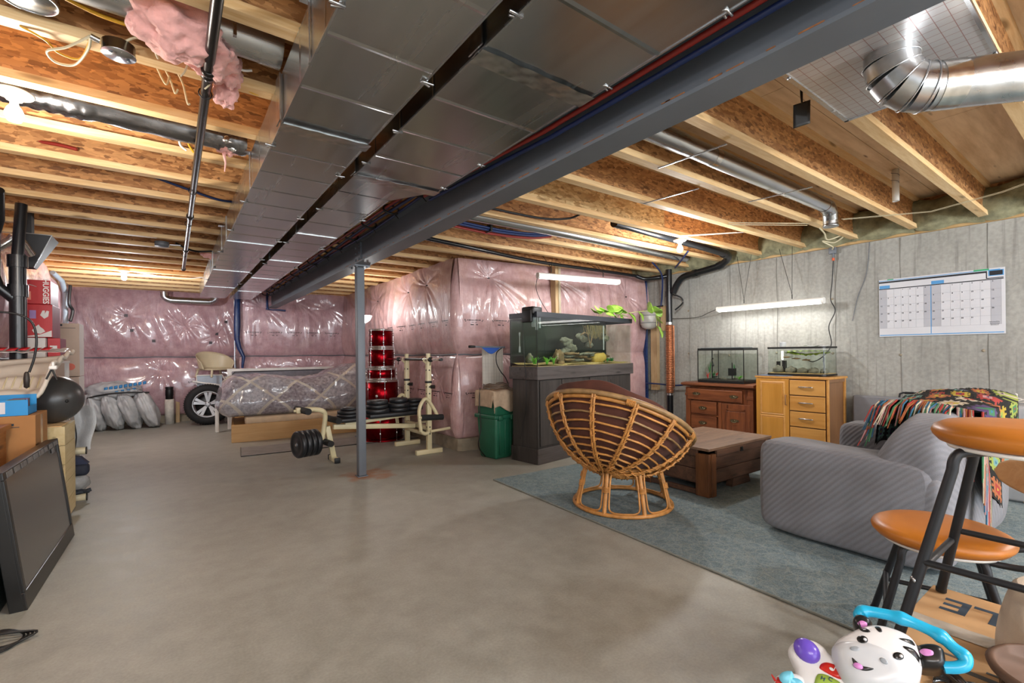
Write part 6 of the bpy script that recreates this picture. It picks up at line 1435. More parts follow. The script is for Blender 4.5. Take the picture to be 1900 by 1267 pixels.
def duv(u, v):
    x = .55+2.12*u; a = PI*1.0*v
    top_ = .86+.03*math.sin(u*9)+.14*smooth(u, .55, .95); ed = min(1, (u/.06)**.5 if u < .06 else 1, ((1-u)/.05)**.5 if u > .95 else 1)
    yc, zc = 7.98-.08*u, .335; ry = .50; rz = (top_-.335)*.55
    zc = .335+rz*.92; th_ = -PI/2+2*PI*v
    cx = abs(math.cos(th_))**.55*math.copysign(1, math.cos(th_)); sx_ = abs(math.sin(th_))**.65*math.copysign(1, math.sin(th_))
    n_ = .022*noise.noise(Vector((x*5, th_*2, 1)))+.012*noise.noise(Vector((x*13, th_*6, 4)))
    z = zc+(rz*sx_)*(.5+.5*ed)+n_*ed*(1 if sx_ > -.5 else 0); tilt = .9 if sx_ > 0 else 1
    return (x+.03*sx_*(1-2*u), yc-(ry*cx)*(.8+.2*ed)*tilt-n_, max(z, .332))
def smooth(x, a, b): t_ = min(1, max(0, (x-a)/(b-a))); return t_*t_*(3-2*t_)
mb = MB(); mb.grid(duv, 110, 60)
for uu in (0, 1): 
    pts = [duv(uu, j/59) for j in range(59)]; c = Vector((0, 0, 0)); 
    for q in pts: c += Vector(q)/len(pts)
    mb.add(pts+[tuple(c)], [(i, (i+1) % len(pts), len(pts)) for i in range(len(pts))], True)
obj('duvet_roll', mb, M['plaid'], dv_)
mb = MB(); mb.grid(lambda u, v: (.50+.12*u+.02*math.sin(v*12), 7.48+.75*v, .72-.28*u*(1-u)*4*.3-.25*(1-u)+.02*noise.noise((u*6, v*9, 2))), 10, 30); obj('wrap_flap', mb, glassm('wrap_film', (.82, .82, .85), .15), dv_)
hb = thing('headboard', 'grey upholstered headboard in a white frame standing behind the bed', 'headboard', (1.6, 8.9, .3), -.03)
mb = MB(); mb.box((.74, 8.90, .0), (2.66, 8.96, .985)); obj('frame', mb, plain('white_wood', 'd9d5cf', .5), hb, bevel=.006)
mb = MB(); mb.rbox((.80, 8.875, .30), (2.60, 8.905, .945), .03, 3); obj('upholstery', mb, plain('grey_upholstery', '77757c', .9, bump=.3, nscale=20), hb)
mb = MB(); mb.tube([(.81, 8.872, .4), (.81, 8.872, .90), (.84, 8.872, .935), (2.58, 8.872, .935)], .006, 5); obj('piping', mb, M['black'], hb)
wl_ = MB(); wl_.rbox((.55, 8.62, 0), (.60, 8.70, .44), .01); tag(obj('white_post', wl_, M['white']), 'short white upright panel at the left end of the bed by the tyre', 'panel')
mt = MB(); T = RZ(-.10, (.72, 6.98, 0)); mt.grid(lambda u, v: T @ Vector((2.3*u, -.62*(1-v)+.0, .006+.0008*math.sin(u*40))), 40, 10); mt.box((0, -.62, 0), (2.3, 0, .0055), T)
tm = thing('floor_mat', 'thin grey brown mat lying in front of the bed platform', 'mat', (1.8, 6.7, 0)); obj('mat_sheet', mt, plain('grey_mat', '85807b', .95, var=.15, nscale=8, bump=.3), tm)
mb = MB(); mb.tube([T @ Vector(p) for p in ((0, 0, .006), (0, -.62, .006), (2.3, -.62, .006))], .005, 5); obj('edge_binding', mb, M['blacksteel'], tm)

# ---- tyre, chair and small white table, bags and tube along the far wall
M['rubber'] = plain('tyre_rubber', '151517', .7, var=.2, bump=.15)
ty = thing('car_tyre', 'black car tyre on a silver ten spoke wheel, leaning by the far wall', 'tyre', (.52, 9.80, .345))
TT_ = Matrix.Translation((.52, 9.80, .352)) @ Matrix.Rotation(-.10, 4, 'Z') @ Matrix.Rotation(-.10, 4, 'X') @ Matrix.Rotation(PI/2, 4, 'X')
mb = MB(); mb.lathe([(.22, .10), (.235, .115), (.30, .118), (.335, .10), (.350, .06), (.352, -.06), (.335, -.10), (.30, -.118), (.235, -.115), (.22, -.10)], 56, (0, 0, 0), TT_, caps=False)
tyo = obj('tyre', mb, M['rubber'], ty)
mb = MB()
for k in range(56):
    a = 2*PI*k/56
    for z in (-.05, .05): mb.cbox((.352*math.cos(a), .352*math.sin(a), z), (.012, .012, .03), TT_)
obj('tread_block', mb, M['rubber'], tyo, kind='stuff')
M['alloy'] = plain('silver_alloy', 'c3c6ca', .35, .35, var=.03)
mb = MB(); mb.lathe([(.225, .10), (.232, .105), (.222, .112), (.208, .10), (.20, .02), (.20, -.1), (.22, -.1)], 48, (0, 0, 0), TT_, caps=False); obj('wheel_rim', mb, M['alloy'], ty)
mb = MB(); mb.lathe([(0, .03), (.19, .03), (.19, .02), (0, .02)], 32, (0, 0, 0), TT_); obj('brake_side', mb, M['black'], ty)
for k in range(5):
    for s in (-.17, .17):
        a = 2*PI*k/5+s+.3; mb = MB(); c, s_ = math.cos(a), math.sin(a); b0 = 2*PI*k/5+.3+s*.6
        p0, p1 = Vector((.035*math.cos(b0), .035*math.sin(b0), .070)), Vector((.212*c, .212*s_, .095)); d = (p1-p0).normalized(); n_ = Vector((-d.y, d.x, 0)).normalized()
        mb.add([p0-n_*.013, p0+n_*.013, p1+n_*.026, p1-n_*.026, p0-n_*.013-Vector((0, 0, .03)), p0+n_*.013-Vector((0, 0, .03)), p1+n_*.026-Vector((0, 0, .03)), p1-n_*.026-Vector((0, 0, .03))], [(0,1,2,3), (0,4,5,1), (1,5,6,2), (2,6,7,3), (3,7,4,0)], False, TT_); obj('spoke', mb, M['alloy'], ty)
mb = MB(); mb.lathe([(.05, .06), (.045, .078), (.02, .084), (0, .084)], 20, (0, 0, 0), TT_); hub = obj('hub', mb, M['alloy'], ty)
for k in range(5): a = 2*PI*k/5; mb = MB(); mb.lathe([(.008, .076), (.008, .086), (0, .088)], 8, (.034*math.cos(a), .034*math.sin(a), 0), TT_); obj('wheel_nut', mb, M['steel'], hub)
st_ = thing('side_table', 'small white folding table with slanted legs behind the tyre', 'table', (.70, 10.05, 0))
mb = MB(); mb.rbox((.40, 9.92, .80), (.95, 10.18, .825), .008); obj('tabletop', mb, M['white'], st_)
for (x, y) in ((.45, 9.97), (.90, 9.97), (.45, 10.12), (.90, 10.12)): mb = MB(); mb.cyl((x, y, .80), (x+.10*(1 if x < .6 else -1), y, 0), .014, n=8); obj('leg', mb, M['white'], st_)
ch = thing('plastic_chair', 'cream resin tub chair stood on the small white table by the far wall', 'chair', (.66, 10.02, .826), .5)
M['resin'] = plain('cream_resin', 'cdbf9f', .4, var=.05)
mb = MB()
mb.sheet(lambda u, v: ((.26+.05*v)*math.cos(PI*(-.08+1.16*u)), (.24+.05*v)*math.sin(PI*(-.08+1.16*u)), .14+(.06+.26*math.sin(PI*(u*.94+.03))**.7)*v), 30, 8, .008); obj('backrest', mb, M['resin'], ch, local=True)
mb = MB(); mb.rbox((-.23, -.22, .12), (.23, .22, .15), .014, 3); obj('seat', mb, M['resin'], ch, local=True)
for (x, y) in ((-.2, -.2), (.2, -.2), (-.2, .2), (.2, .2)): mb = MB(); mb.cyl((x, y, .13), (x*1.12, y*1.12, 0), .018, n=8); obj('leg', mb, M['resin'], ch, local=True)
mb = MB(); mb.box((.36, 9.86, .60), (.74, 9.885, .86)); mb.v = [(x, y+.1*(z-.6), z) for x, y, z in mb.v]
wp = thing('picture_panel', 'pale blue grey framed panel leaning on the tyre below the cream chair', 'panel', (.5, 9.9, .7)); obj('panel_sheet', mb, plain('pale_blue_panel', 'a5b0bd', .4), wp)
mb = MB(); mb.tube([(.36, 9.86, .70), (.36, 9.88, .86), (.74, 9.88, .86), (.80, 9.86, .72)], .012, 6); mb.tube(bez([(.30, 9.84, .765), (.45, 9.8, .73), (.62, 9.78, .70), (.78, 9.8, .66)], 4), .016, 6); obj('frame_edge', mb, M['white'], wp)
M['bag'] = plain('white_plastic_bag', 'b3b5b6', .32, var=.18, nscale=7, bump=.5, Alpha=1.0)
def bag(c, r, s, tilt, la, sd, g='plastic bags at the far wall', m=None):
    T = Matrix.Translation(c) @ Matrix.Rotation(tilt, 4, 'Y'); f = lump((0, 0, 0), r, sd, s, .16); mb = MB()
    def ff(u, v):
        q = Vector(f(u, v)); q += q.normalized()*(.010*abs(math.sin(u*2*PI*7+3*v+sd))*(1 if v > .5 else .4)); q = T @ q; return (q.x, q.y, max(.004, q.z))
    mb.grid(ff, 60, 36, closeu=True); return tag(obj('plastic_bag', mb, m or M['bag']), la, 'bag', g)
bag((-1.00, 10.12, .30), .28, (.46, .8, 1.12), -.25, 'white plastic bag with a flat round load, leftmost of the leaning row', 1)
bag((-.78, 10.06, .30), .28, (.45, .8, 1.08), -.32, 'white plastic bag with a flat round load, second from the left in the row', 2)
bag((-.56, 10.04, .30), .28, (.45, .8, 1.10), -.35, 'white plastic bag with a flat round load, third from the left in the row', 3)
bag((-.33, 10.03, .31), .29, (.46, .8, 1.12), -.38, 'white plastic bag with a flat round load, rightmost of the leaning row', 4)
b5 = bag((-.78, 10.22, .63), .25, (1.5, .9, .62), .05, 'white bag with blue lettering lying on top of the leaning bags', 5)
mb = MB(); mb.tube(bez([(-1.08, 9.98, .55), (-.85, 9.94, .60), (-.6, 9.92, .615), (-.3, 9.95, .60)], 5), .022, 8, flat=.6); tag(obj('black_strap', mb, M['black']), 'black crumpled strap across the tops of the white bags', 'strap')
tm = text_mb('MICHELIN', .11, Matrix.Translation((-.66, 9.985, .665)) @ Matrix.Rotation(-.20, 4, 'Y') @ Matrix.Rotation(PI/2*.8, 4, 'X'), True, .002) if False else None
mb = MB(); rr = random.Random(3)
for k in range(9): mb.sheet(lambda u, v: (-.88+.062*k+.045*u, 9.995-.004*k+.012*v, .655+.010*k+.05*v+.01*u), 3, 3, .003)
for k in range(5): mb.sheet(lambda u, v: (-.82+.075*k+.04*u, 9.99+.012*v, .62+.010*k+.02*v), 3, 3, .003)
obj('blue_lettering', mb, plain('bag_blue', '2f7fb8', .5), b5, kind='stuff')
tu = thing('cardboard_tube', 'white upright tube with a black top at the far wall between bags and tyre', 'tube', (-.03, 10.35, 0))
mb = MB(); mb.lathe([(0, 0), (.068, 0), (.068, .44), (0, .44)], 24, (-.03, 10.33, 0)); obj('tube_body', mb, plain('off_white_card', 'cfc9bf', .6, var=.2, nscale=12), tu)
mb = MB(); mb.lathe([(.052, .44), (.056, .445), (.056, .50), (.060, .51), (.060, .60), (.054, .62), (.060, .63), (.060, .66), (0, .66)], 24, (-.03, 10.33, 0)); obj('black_top', mb, M['black'], tu)
mb = MB(); mb.box((.06, 10.46, 0), (.12, 10.52, .42)); tag(obj('wood_offcut', mb, M['lumberz']), 'short wood offcut standing against the far wall right of the tube', 'offcut')
# ---------------------------------------------------------------- left side storage
hp = thing('drain_stack', 'black plastic drain stack with a side branch rising at the far left', 'pipe', (-.93, 5.05, 0))
mb = MB(); mb.cyl((-.925, 5.02, 0), (-.925, 5.02, 1.96), .048, n=20); obj('stack_pipe', mb, M['abs'], hp)
for z in (1.92, 1.70): mb = MB(); mb.cyl((-.925, 5.02, z-.045), (-.925, 5.02, z+.045), .057, n=20); obj('pipe_hub', mb, M['abs'], hp)
mb = MB(); mb.cyl((-.925, 5.02, 1.96), (-.905, 5.04, 2.36), .035, n=16); obj('stack_pipe', mb, M['abs'], hp)
mb = MB(); mb.tube([(-.93, 5.02, 1.62), (-1.02, 4.98, 1.72), (-1.04, 4.98, 1.80), (-1.04, 4.98, 2.10), (-1.0, 4.9, 2.2), (-.96, 4.70, 2.36)], .036, 14); obj('branch_pipe', mb, M['abs'], hp)
M['hood'] = plain('dark_sheet_metal', '2b2d30', .6)
gd_ = thing('metal_hood', 'dark galvanised funnel shaped hood on the left wall behind the drain stack', 'hood', (-.9, 5.5, 2.1))
mb = MB(); mb.add([(-1.02, 5.45, 2.22), (-.80, 5.45, 2.22), (-.80, 5.75, 2.22), (-1.02, 5.75, 2.22), (-.985, 5.50, 1.95), (-.92, 5.50, 1.95), (-.92, 5.62, 1.95), (-.985, 5.62, 1.95)], [(0,3,2,1), (4,5,6,7), (0,1,5,4), (1,2,6,5), (2,3,7,6), (3,0,4,7)]); obj('hood_body', mb, M['hood'], gd_)
mb = MB(); mb.tube([(-.80, 5.45, 2.225), (-.92, 5.50, 1.95)], .004, 6); mb.tube([(-1.02, 5.45, 2.222), (-.80, 5.45, 2.222)], .004, 6); obj('folded_edge', mb, M['galv2'], gd_)
mb = MB(); mb.box((-.975, 5.5, 2.22), (-.93, 5.6, 2.66)); obj('neck', mb, M['hood'], gd_)
mb = MB(); mb.tube(bez([(-1.25, 5.2, 2.0), (-1.1, 5.2, 2.02), (-1.0, 5.2, 2.10), (-.96, 5.2, 2.14), (-.90, 5.3, 2.02)], 5), .03, 10); tag(obj('foil_flex_duct', mb, M['foil']), 'crinkled silver flexible duct behind the drain stack at the left', 'duct')
mb = MB(); mb.cyl((-1.18, 8.9, 1.2), (-1.18, 8.9, 2.1), .03, n=14); mb.tube([(-1.18, 8.9, 2.1), (-1.2, 8.8, 2.25), (-1.26, 8.6, 2.33)], .03, 12); tag(obj('grey_conduit', mb, plain('grey_conduit', '8d99a3', .4)), 'grey conduit bending along the left wall near the far corner', 'pipe')
mb = MB(); mb.tube(bez([(-1.12, 8.85, 2.2), (-1.13, 8.8, 1.95), (-1.1, 8.85, 1.85), (-1.12, 8.8, 1.7)], 5), .02, 6); tag(obj('cable_bundle', mb, M['black']), 'dark bundle of cables on the grey conduit near the far left corner', 'cable')
mb = MB(); mb.tube([(-1.15, 7.9, 2.08), (-1.14, 7.88, 1.9), (-1.15, 7.86, 1.78)], [.01, .04, .008], 6, flat=.3); tag(obj('wall_tape', mb, M['tape']), 'small dark blue tape patch on the pink left wall above the boxes', 'tape')

# nappy boxes
M['boxred'] = plain('box_print_red', 'b51f26', .45, var=.08); M['boxpink'] = plain('box_side_plum', '8d5260', .5, var=.1); M['boxwhite'] = plain('box_white', 'd5d0cb', .5, var=.04)
def cbox_thing(name, label, a, b, mats, cat='box', group=None):
    c = ((a[0]+b[0])/2, (a[1]+b[1])/2, a[2]); t = thing(name, label, cat, c, 0, group); mb = MB(); mb.box(a, b)
    mb.mi = [{0: 0, 1: 0, 2: 0, 3: 1, 4: 0, 5: 1}[i] if len(mats) > 1 else 0 for i in range(6)]; obj('carton', mb, mats, t, bevel=.003); return t
def front_text(par, s, size, x, y, z, m, rot=0, side='y'):
    """lettering on a face that looks towards -y ('y') or +x ('x')"""
    R = Matrix.Rotation(PI/2, 4, 'X') if side == 'y' else Matrix.Rotation(PI/2, 4, 'Z') @ Matrix.Rotation(PI/2, 4, 'X')
    q = text_mb(s, size, Matrix.Translation((x, y, z)) @ R @ Matrix.Rotation(rot, 4, 'Z'), True, .0006); return obj('lettering', q, m, par)
white_ink = plain('white_print', 'ece7e2', .5, var=.02); red_ink = plain('red_print', 'c02a2a', .5, var=.02); dark_ink = plain('dark_print', '20303c', .6, var=.05)
b1 = cbox_thing('nappy_box', 'red and white nappy carton, upper of the two in the far left stack', (-1.03, 5.60, 1.655), (-.835, 5.95, 1.86), [M['boxred'], M['boxpink']])
front_text(b1, 'HUGGIES', .052, -.865, 5.597, 1.765, white_ink, -PI/2); mb = MB(); mb.box((-1.0, 5.5965, 1.69), (-.955, 5.60, 1.76)); obj('print_patch', mb, plain('peach_print', 'd98a74', .5), b1)
mb = MB(); mb.tube(bez([(-.99, 5.597, 1.80), (-.96, 5.596, 1.815), (-.92, 5.597, 1.80)], 5), .012, 6, flat=.2); obj('print_patch', mb, M['boxwhite'], b1)
b2 = cbox_thing('nappy_box', 'red nappy carton with white baby picture, lower of the two at the far left', (-1.03, 5.60, 1.37), (-.825, 5.95, 1.652), [M['boxred'], M['boxpink']])
front_text(b2, 'HUGGIES', .058, -1.002, 5.597, 1.51, white_ink, -PI/2)
mb = MB(); mb.prism([(-.90, 1.56), (-.885, 1.60), (-.87, 1.60), (-.872, 1.57), (-.86, 1.60), (-.845, 1.595), (-.85, 1.55), (-.875, 1.53)], 5.5965, 5.60, axis='y'); mb.prism([(-.95, 1.43), (-.93, 1.46), (-.91, 1.48), (-.90, 1.46), (-.88, 1.44), (-.87, 1.42), (-.90, 1.40), (-.94, 1.41)], 5.5965, 5.60, axis='y'); mb.prism([(-1.02, 1.375), (-.83, 1.375), (-.83, 1.43), (-.90, 1.395)], 5.5968, 5.60, axis='y'); obj('print_patch', mb, M['boxwhite'], b2, kind='stuff')
mb = MB(); mb.box((-.965, 5.5965, 1.53), (-.925, 5.60, 1.60)); obj('print_patch', mb, plain('lilac_print', '9a7bb0', .5), b2)
b3 = cbox_thing('white_carton', 'glossy white carton below the red nappy boxes', (-1.03, 5.56, 1.20), (-.865, 5.9, 1.365), [M['boxwhite']])
b4 = cbox_thing('red_carton', 'small red and white carton between the white carton and the tall cream one', (-.86, 5.62, 1.17), (-.78, 5.9, 1.365), [M['boxred'], M['boxpink']]); mb = MB(); mb.box((-.845, 5.616, 1.26), (-.80, 5.62, 1.30)); obj('print_patch', mb, M['boxwhite'], b4)
b5_ = cbox_thing('tall_carton', 'tall cream carton with a round coral print, left of the far bags', (-.96, 6.60, 1.00), (-.77, 6.9, 1.55), [plain('cream_card', 'bba795', .6, var=.06), M['boxwhite']])
mb = MB(); mb.prism([(-.84+.035*math.cos(a), 1.10+.035*math.sin(a)) for a in [k*PI/8 for k in range(16)]], 6.596, 6.60, axis='y'); obj('print_patch', mb, plain('coral_print', 'cf6a55', .5), b5_)
mb = MB(); mb.box((-.94, 6.597, 1.50), (-.80, 6.60, 1.504)); mb.box((-.93, 6.596, 1.52), (-.90, 6.60, 1.54)); obj('print_patch', mb, dark_ink, b5_, kind='stuff')
for (z0, z1, la, m_) in ((.62, .995, 'cream carton under the tall one with the coral print', 'b3a091'), (.0, .615, 'plain pale carton at the foot of the far left stack', 'a99a8c')):
    cbox_thing('tall_carton', la, (-.97, 6.55, z0), (-.77, 6.9, z1), [plain('card_'+m_, m_, .6, var=.1), M['boxwhite']])
# shelf that holds the boxes (posts and boards hidden behind them)
sh = thing('storage_shelf', 'pale storage rack at the far left carrying the nappy boxes, its rails sticking out', 'shelf', (-.9, 5.7, 0))
for z in (.30, .72, 1.165):
    mb = MB(); mb.box((-1.24, 5.4, z-.02), (-.78, 6.1, z)); obj('shelf_board', mb, M['boxwhite'], sh)
for (x, y) in ((-1.22, 5.42), (-1.22, 6.08), (-.80, 6.08), (-.80, 5.42)):
    mb = MB(); mb.box((x-.015, y-.015, 0), (x+.015, y+.015, 1.165)); obj('shelf_post', mb, M['boxwhite'], sh)
M['tubec'] = plain('cream_tube', 'c9bfa0', .45)
for z, la in ((.42, 'upper'), (.035, 'lower')):
    mb = MB(); mb.cyl((-.80, 5.22, z+.01), (-.58, 5.24, z), .030, n=14); o = obj('shelf_rail', mb, M['tubec'], sh)
    mb = MB(); mb.cyl((-.58, 5.24, z), (-.573, 5.24, z), .031, n=14); obj('rail_cap', mb, M['black'], o)

# big white tub lid with ribs, in clear bag, resting on wooden crate
wt_ = thing('white_basket', 'large white ribbed plastic sled tub lying over the exercise ball at the left edge', 'tub', (-.8, 4.7, 1.0))
M['basket'] = plain('warm_white_plastic', 'd3c8b8', .38, var=.06)
def bask(u, v):
    x = -1.10+.49*u; rim_ = 1-(max(0, u-.82)/.18)**2*.55
    y = 4.44+.46*v; zc = 1.17-.20*u*u*0-.0; e = math.sin(PI*min(1, max(0, (v))))
    z = 1.215-.335*(1-v)*(1-.25*u)*rim_-.02*math.sin(u*9+1)*(1-v)+.012*math.sin(v*2*PI*3)
    if u > .86: z += .03*(u-.86)/.14
    return (x-.05*(1-v)*u, y, z-.05*(1-u)*v)
mb = MB(); mb.sheet(bask, 46, 40, .006); obj('tub_shell', mb, M['basket'], wt_)
mb = MB(); mb.tube([Vector(bask(u, 0)) for u in [k/24 for k in range(25)]]+[Vector(bask(1, v)) for v in [k/14 for k in range(1, 15)]], .014, 8); obj('tub_rim', mb, M['basket'], wt_)
for k in range(9):
    mb = MB(); mb.tube([Vector(bask(.05+.09*k, v))+Vector((0, -.004, .004)) for v in (.25, .35, .45)], .0045, 5); obj('moulded_rib', mb, plain('rib_shade', 'd9cda6', .4), wt_)
mb = MB(); mb.sheet(lambda u, v: (-1.10+.44*u, 4.90+.22*v+.01*math.sin(u*20), 1.235+.03*v+.014*noise.noise((u*9, v*9, 0))), 40, 12, .002); cb = obj('plastic_sack', mb, plain('white_film_sack', 'cfcac3', .3, bump=.6, nscale=8)); tag(cb, 'crumpled white sack with red lettering on top of the white plastic tub', 'sack')
mb = MB()
for k in range(6): mb.sheet(lambda u, v: (-1.09+.06*k+.045*u+.02*v, 4.905+.03*v, 1.250+.022*v+.004*math.sin(k*3)), 3, 3, .002)
obj('red_lettering', mb, M['boxred'], cb, kind='stuff')
sb_ = thing('exercise_ball', 'dark grey ribbed exercise ball squeezed under the white tub at the left', 'ball', (-.725, 4.92, .70))
mb = MB(); mb.lathe([(max(.0, .178*math.cos(a)+(.0012 if i % 2 else 0)), .178*math.sin(a)) for i, a in enumerate([-PI/2+PI*k/60 for k in range(61)])], 48, (0, 0, 0), Matrix.Translation((-.725, 4.92, .879)) @ Matrix.Rotation(.25, 4, 'Z') @ Matrix.Rotation(PI/2-.12, 4, 'Y')); obj('ball_skin', mb, plain('grey_ball_rubber', '3d3c3b', .32), sb_)
mb = MB(); mb.lathe([(.012, 0), (.010, .006), (0, .007)], 12, (0, 0, 0), Matrix.Translation((-.63, 4.77, .87)) @ Vector((.4, -.9, 0)).to_track_quat('Z', 'Y').to_matrix().to_4x4()); obj('valve_plug', mb, M['black'], sb_)
M['crate'] = wood('cream_crate_wood', 'd3c195', 'bda877', 'y', .7, .6, contrast=.4)
wc = thing('wooden_crate', 'pale wooden crate under the dark exercise ball', 'crate', (-.68, 4.7, 0))
for k, (z0, z1) in enumerate([(.008+.138*i, .143+.138*i) for i in range(5)]):
    for (a, b_) in (((-.90, 4.64, z0), (-.625, 4.66, z1)), ((-.645, 4.66, z0), (-.625, 5.06, z1)), ((-.90, 5.06, z0), (-.625, 5.08, z1)), ((-.92, 4.64, z0), (-.90, 5.08, z1))): mb = MB(); mb.box(a, b_); obj('plank', mb, M['crate'], wc, bevel=.001)
for (x, y) in ((-.885, 4.675), (-.66, 4.675), (-.66, 5.045), (-.885, 5.045)): mb = MB(); mb.box((x-.01, y-.01, 0), (x+.01, y+.01, .70)); obj('corner_post', mb, M['lumberz'], wc)
mb = MB(); mb.box((-.90, 4.66, .68), (-.645, 5.06, .700)); obj('lid_board', mb, M['flange'], wc)
# black bendy cable with a hook
cable('bent_cable', [(-1.25, 4.3, 1.46), (-1.0, 4.3, 1.475), (-.84, 4.3, 1.485), (-.74, 4.3, 1.44), (-.71, 4.3, 1.33), (-.72, 4.3, 1.20), (-.745, 4.3, 1.10)], .007, M['black'], 'black bent rod curving over the left edge down to a plug on the white tub', cat='rod')
mb = MB(); mb.lathe([(0, -.06), (.014, -.05), (.016, 0), (.012, .04), (.006, .05)], 12, (-.757, 4.3, 1.055)); tag(obj('rod_plug', mb, plain('dark_brown_grip', '2e2823', .5)), 'dark grip at the lower end of the bent black rod', 'grip')
hk = thing('black_tripod', 'tiny black tripod with a white top poking over the rim of the white plastic tub', 'tripod', (-.66, 4.36, 1.1))
for q in ((-.675, 4.36, 1.05), (-.622, 4.35, 1.045)): mb = MB(); mb.cyl((-.648, 4.36, 1.12), q, .006, n=6); obj('leg', mb, M['black'], hk)
mb = MB(); mb.rbox((-.662, 4.34, 1.115), (-.622, 4.38, 1.14), .006, 2); mb.cyl((-.642, 4.36, 1.14), (-.642, 4.36, 1.165), .008, n=8); obj('head', mb, M['white'], hk)

# chest, cardboard box, blue carton at the left edge
co = thing('moving_box', 'brown cardboard box with tape on the wooden chest at the left edge', 'box', (-0.7920, 4.3450, 0.5190))
mb = MB(); mb.box((-0.9020, 4.1800, 0.5135), (-0.6985, 4.5320, 0.8325)); obj('carton', mb, plain('brown_card', 'a1703f', .75, var=.1), co, bevel=.004)
mb = MB(); mb.box((-0.6979, 4.3230, 0.5410), (-0.6968, 4.3780, 0.8215)); obj('tape_strip', mb, plain('parcel_tape', 'b59370', .25), co)
front_text(co, 'FRAGILE', .02, -.70, 3.798, .80, dark_ink) if False else None
mb = MB(); mb.box((-0.8800, 4.1767, 0.7610), (-0.7700, 4.1800, 0.7643)); mb.box((-0.8690, 4.1767, 0.7720), (-0.8580, 4.1800, 0.7852)); mb.box((-0.8470, 4.1767, 0.7720), (-0.8305, 4.1800, 0.7852)); mb.box((-0.8140, 4.1767, 0.7720), (-0.7942, 4.1800, 0.7852)); obj('faded_print', mb, dark_ink, co, kind='stuff')
wch = thing('wooden_chest', 'orange brown wooden chest with a dark ring pull under the cardboard box', 'chest', (-0.8800, 4.2900, 0.0000))
M['orangewood'] = wood('orange_chest_wood', 'ad7138', '7f4c22', 'y', 1, .45, world=False)
mb = MB(); mb.box((-1.0800, 3.9050, 0.0000), (-0.7260, 4.6200, 0.4805)); obj('carcass', mb, M['orangewood'], wch, bevel=.005); mb = MB(); mb.box((-1.1000, 3.8830, 0.4805), (-0.6985, 4.6420, 0.5113)); obj('top', mb, M['orangewood'], wch, bevel=.006); mb = MB(); mb.box((-0.7260, 3.9600, 0.2110), (-0.7128, 4.5650, 0.4530)); dwr = obj('drawer', mb, M['orangewood'], wch, bevel=.004)
mb = MB(); mb.tube([(-.704, 4.224+.033*math.cos(a), .322+.033*math.sin(a)) for a in [k*PI/10 for k in range(20)]], .005, 6, closed=True); obj('ring_pull', mb, M['blacksteel'], dwr);
fb = thing('old_cabinet', 'worn wooden box front with a round metal badge at the left frame edge', 'cabinet', (-0.9020, 3.9600, 0.5410))
mb = MB(); mb.box((-1.1550, 3.9160, 0.5124), (-0.8195, 4.1360, 0.7610)); obj('carcass', mb, M['orangewood'], fb, bevel=.004); mb = MB(); mb.box((-1.1660, 3.9050, 0.7610), (-0.7975, 4.1470, 0.7918)); obj('top', mb, M['orangewood'], fb, bevel=.004); mb = MB(); mb.lathe([(.0, .006), (.012, .006), (.02, .004), (.022, 0)], 16, (-0.8525, 3.9160, 0.6840), RX(PI/2)) if False else mb.lathe([(0, .006), (.012, .006), (.02, .004), (.022, 0)], 16, (0, 0, 0), Matrix.Translation((-0.8415, 3.9160, 0.6620)) @ Matrix.Rotation(PI/2, 4, 'X')); obj('round_badge', mb, M['zinc'], fb)
bc = thing('blue_carton', 'open bright blue display carton with small packets on the cardboard box, left edge', 'box', (-0.8030, 4.2900, 0.8347))
M['cyan'] = plain('bright_blue_card', '1a86c4', .45, var=.06)
for (a, b_) in (((-0.9130, 4.1800, 0.8336), (-0.7315, 4.1855, 0.9315)), ((-0.7370, 4.1855, 0.8336), (-0.7315, 4.4220, 0.8875)), ((-0.9130, 4.1855, 0.8336), (-0.7315, 4.4220, 0.8380)), ((-0.9130, 4.4165, 0.8380), (-0.7315, 4.4220, 0.9535))): mb = MB(); mb.box(a, b_); obj('carton_wall', mb, M['cyan'], bc, bevel=.001)
mb = MB(); mb.box((-0.9020, 4.1778, 0.8490), (-0.8305, 4.1800, 0.9205)); obj('white_label', mb, M['paper'], bc)
for i, (y, c_) in enumerate(((4.224, '7a9a3c'), (4.268, '5c3b2a'), (4.323, '8a6b9c'), (4.367, '5c4030'))): mb = MB(); mb.box((-.836, y, .8395), (-.759, y+.0275, .93)); tag(obj('small_packet', mb, plain('packet_'+c_, c_, .5)), '%s packet standing in the bright blue carton' % ['green', 'dark brown', 'lilac', 'brown'][i], 'packet')

# leaning television with dark stand panel behind it
tv = thing('television', 'large flat black television leaning on edge against the stored things at the left', 'television', (-.56, 3.72, 0))
TVM = Matrix.Translation((-.560, 3.145, 0.0)) @ Matrix.Rotation(.0212, 4, 'Z').inverted() @ Matrix.Rotation(-.118, 4, 'Y')
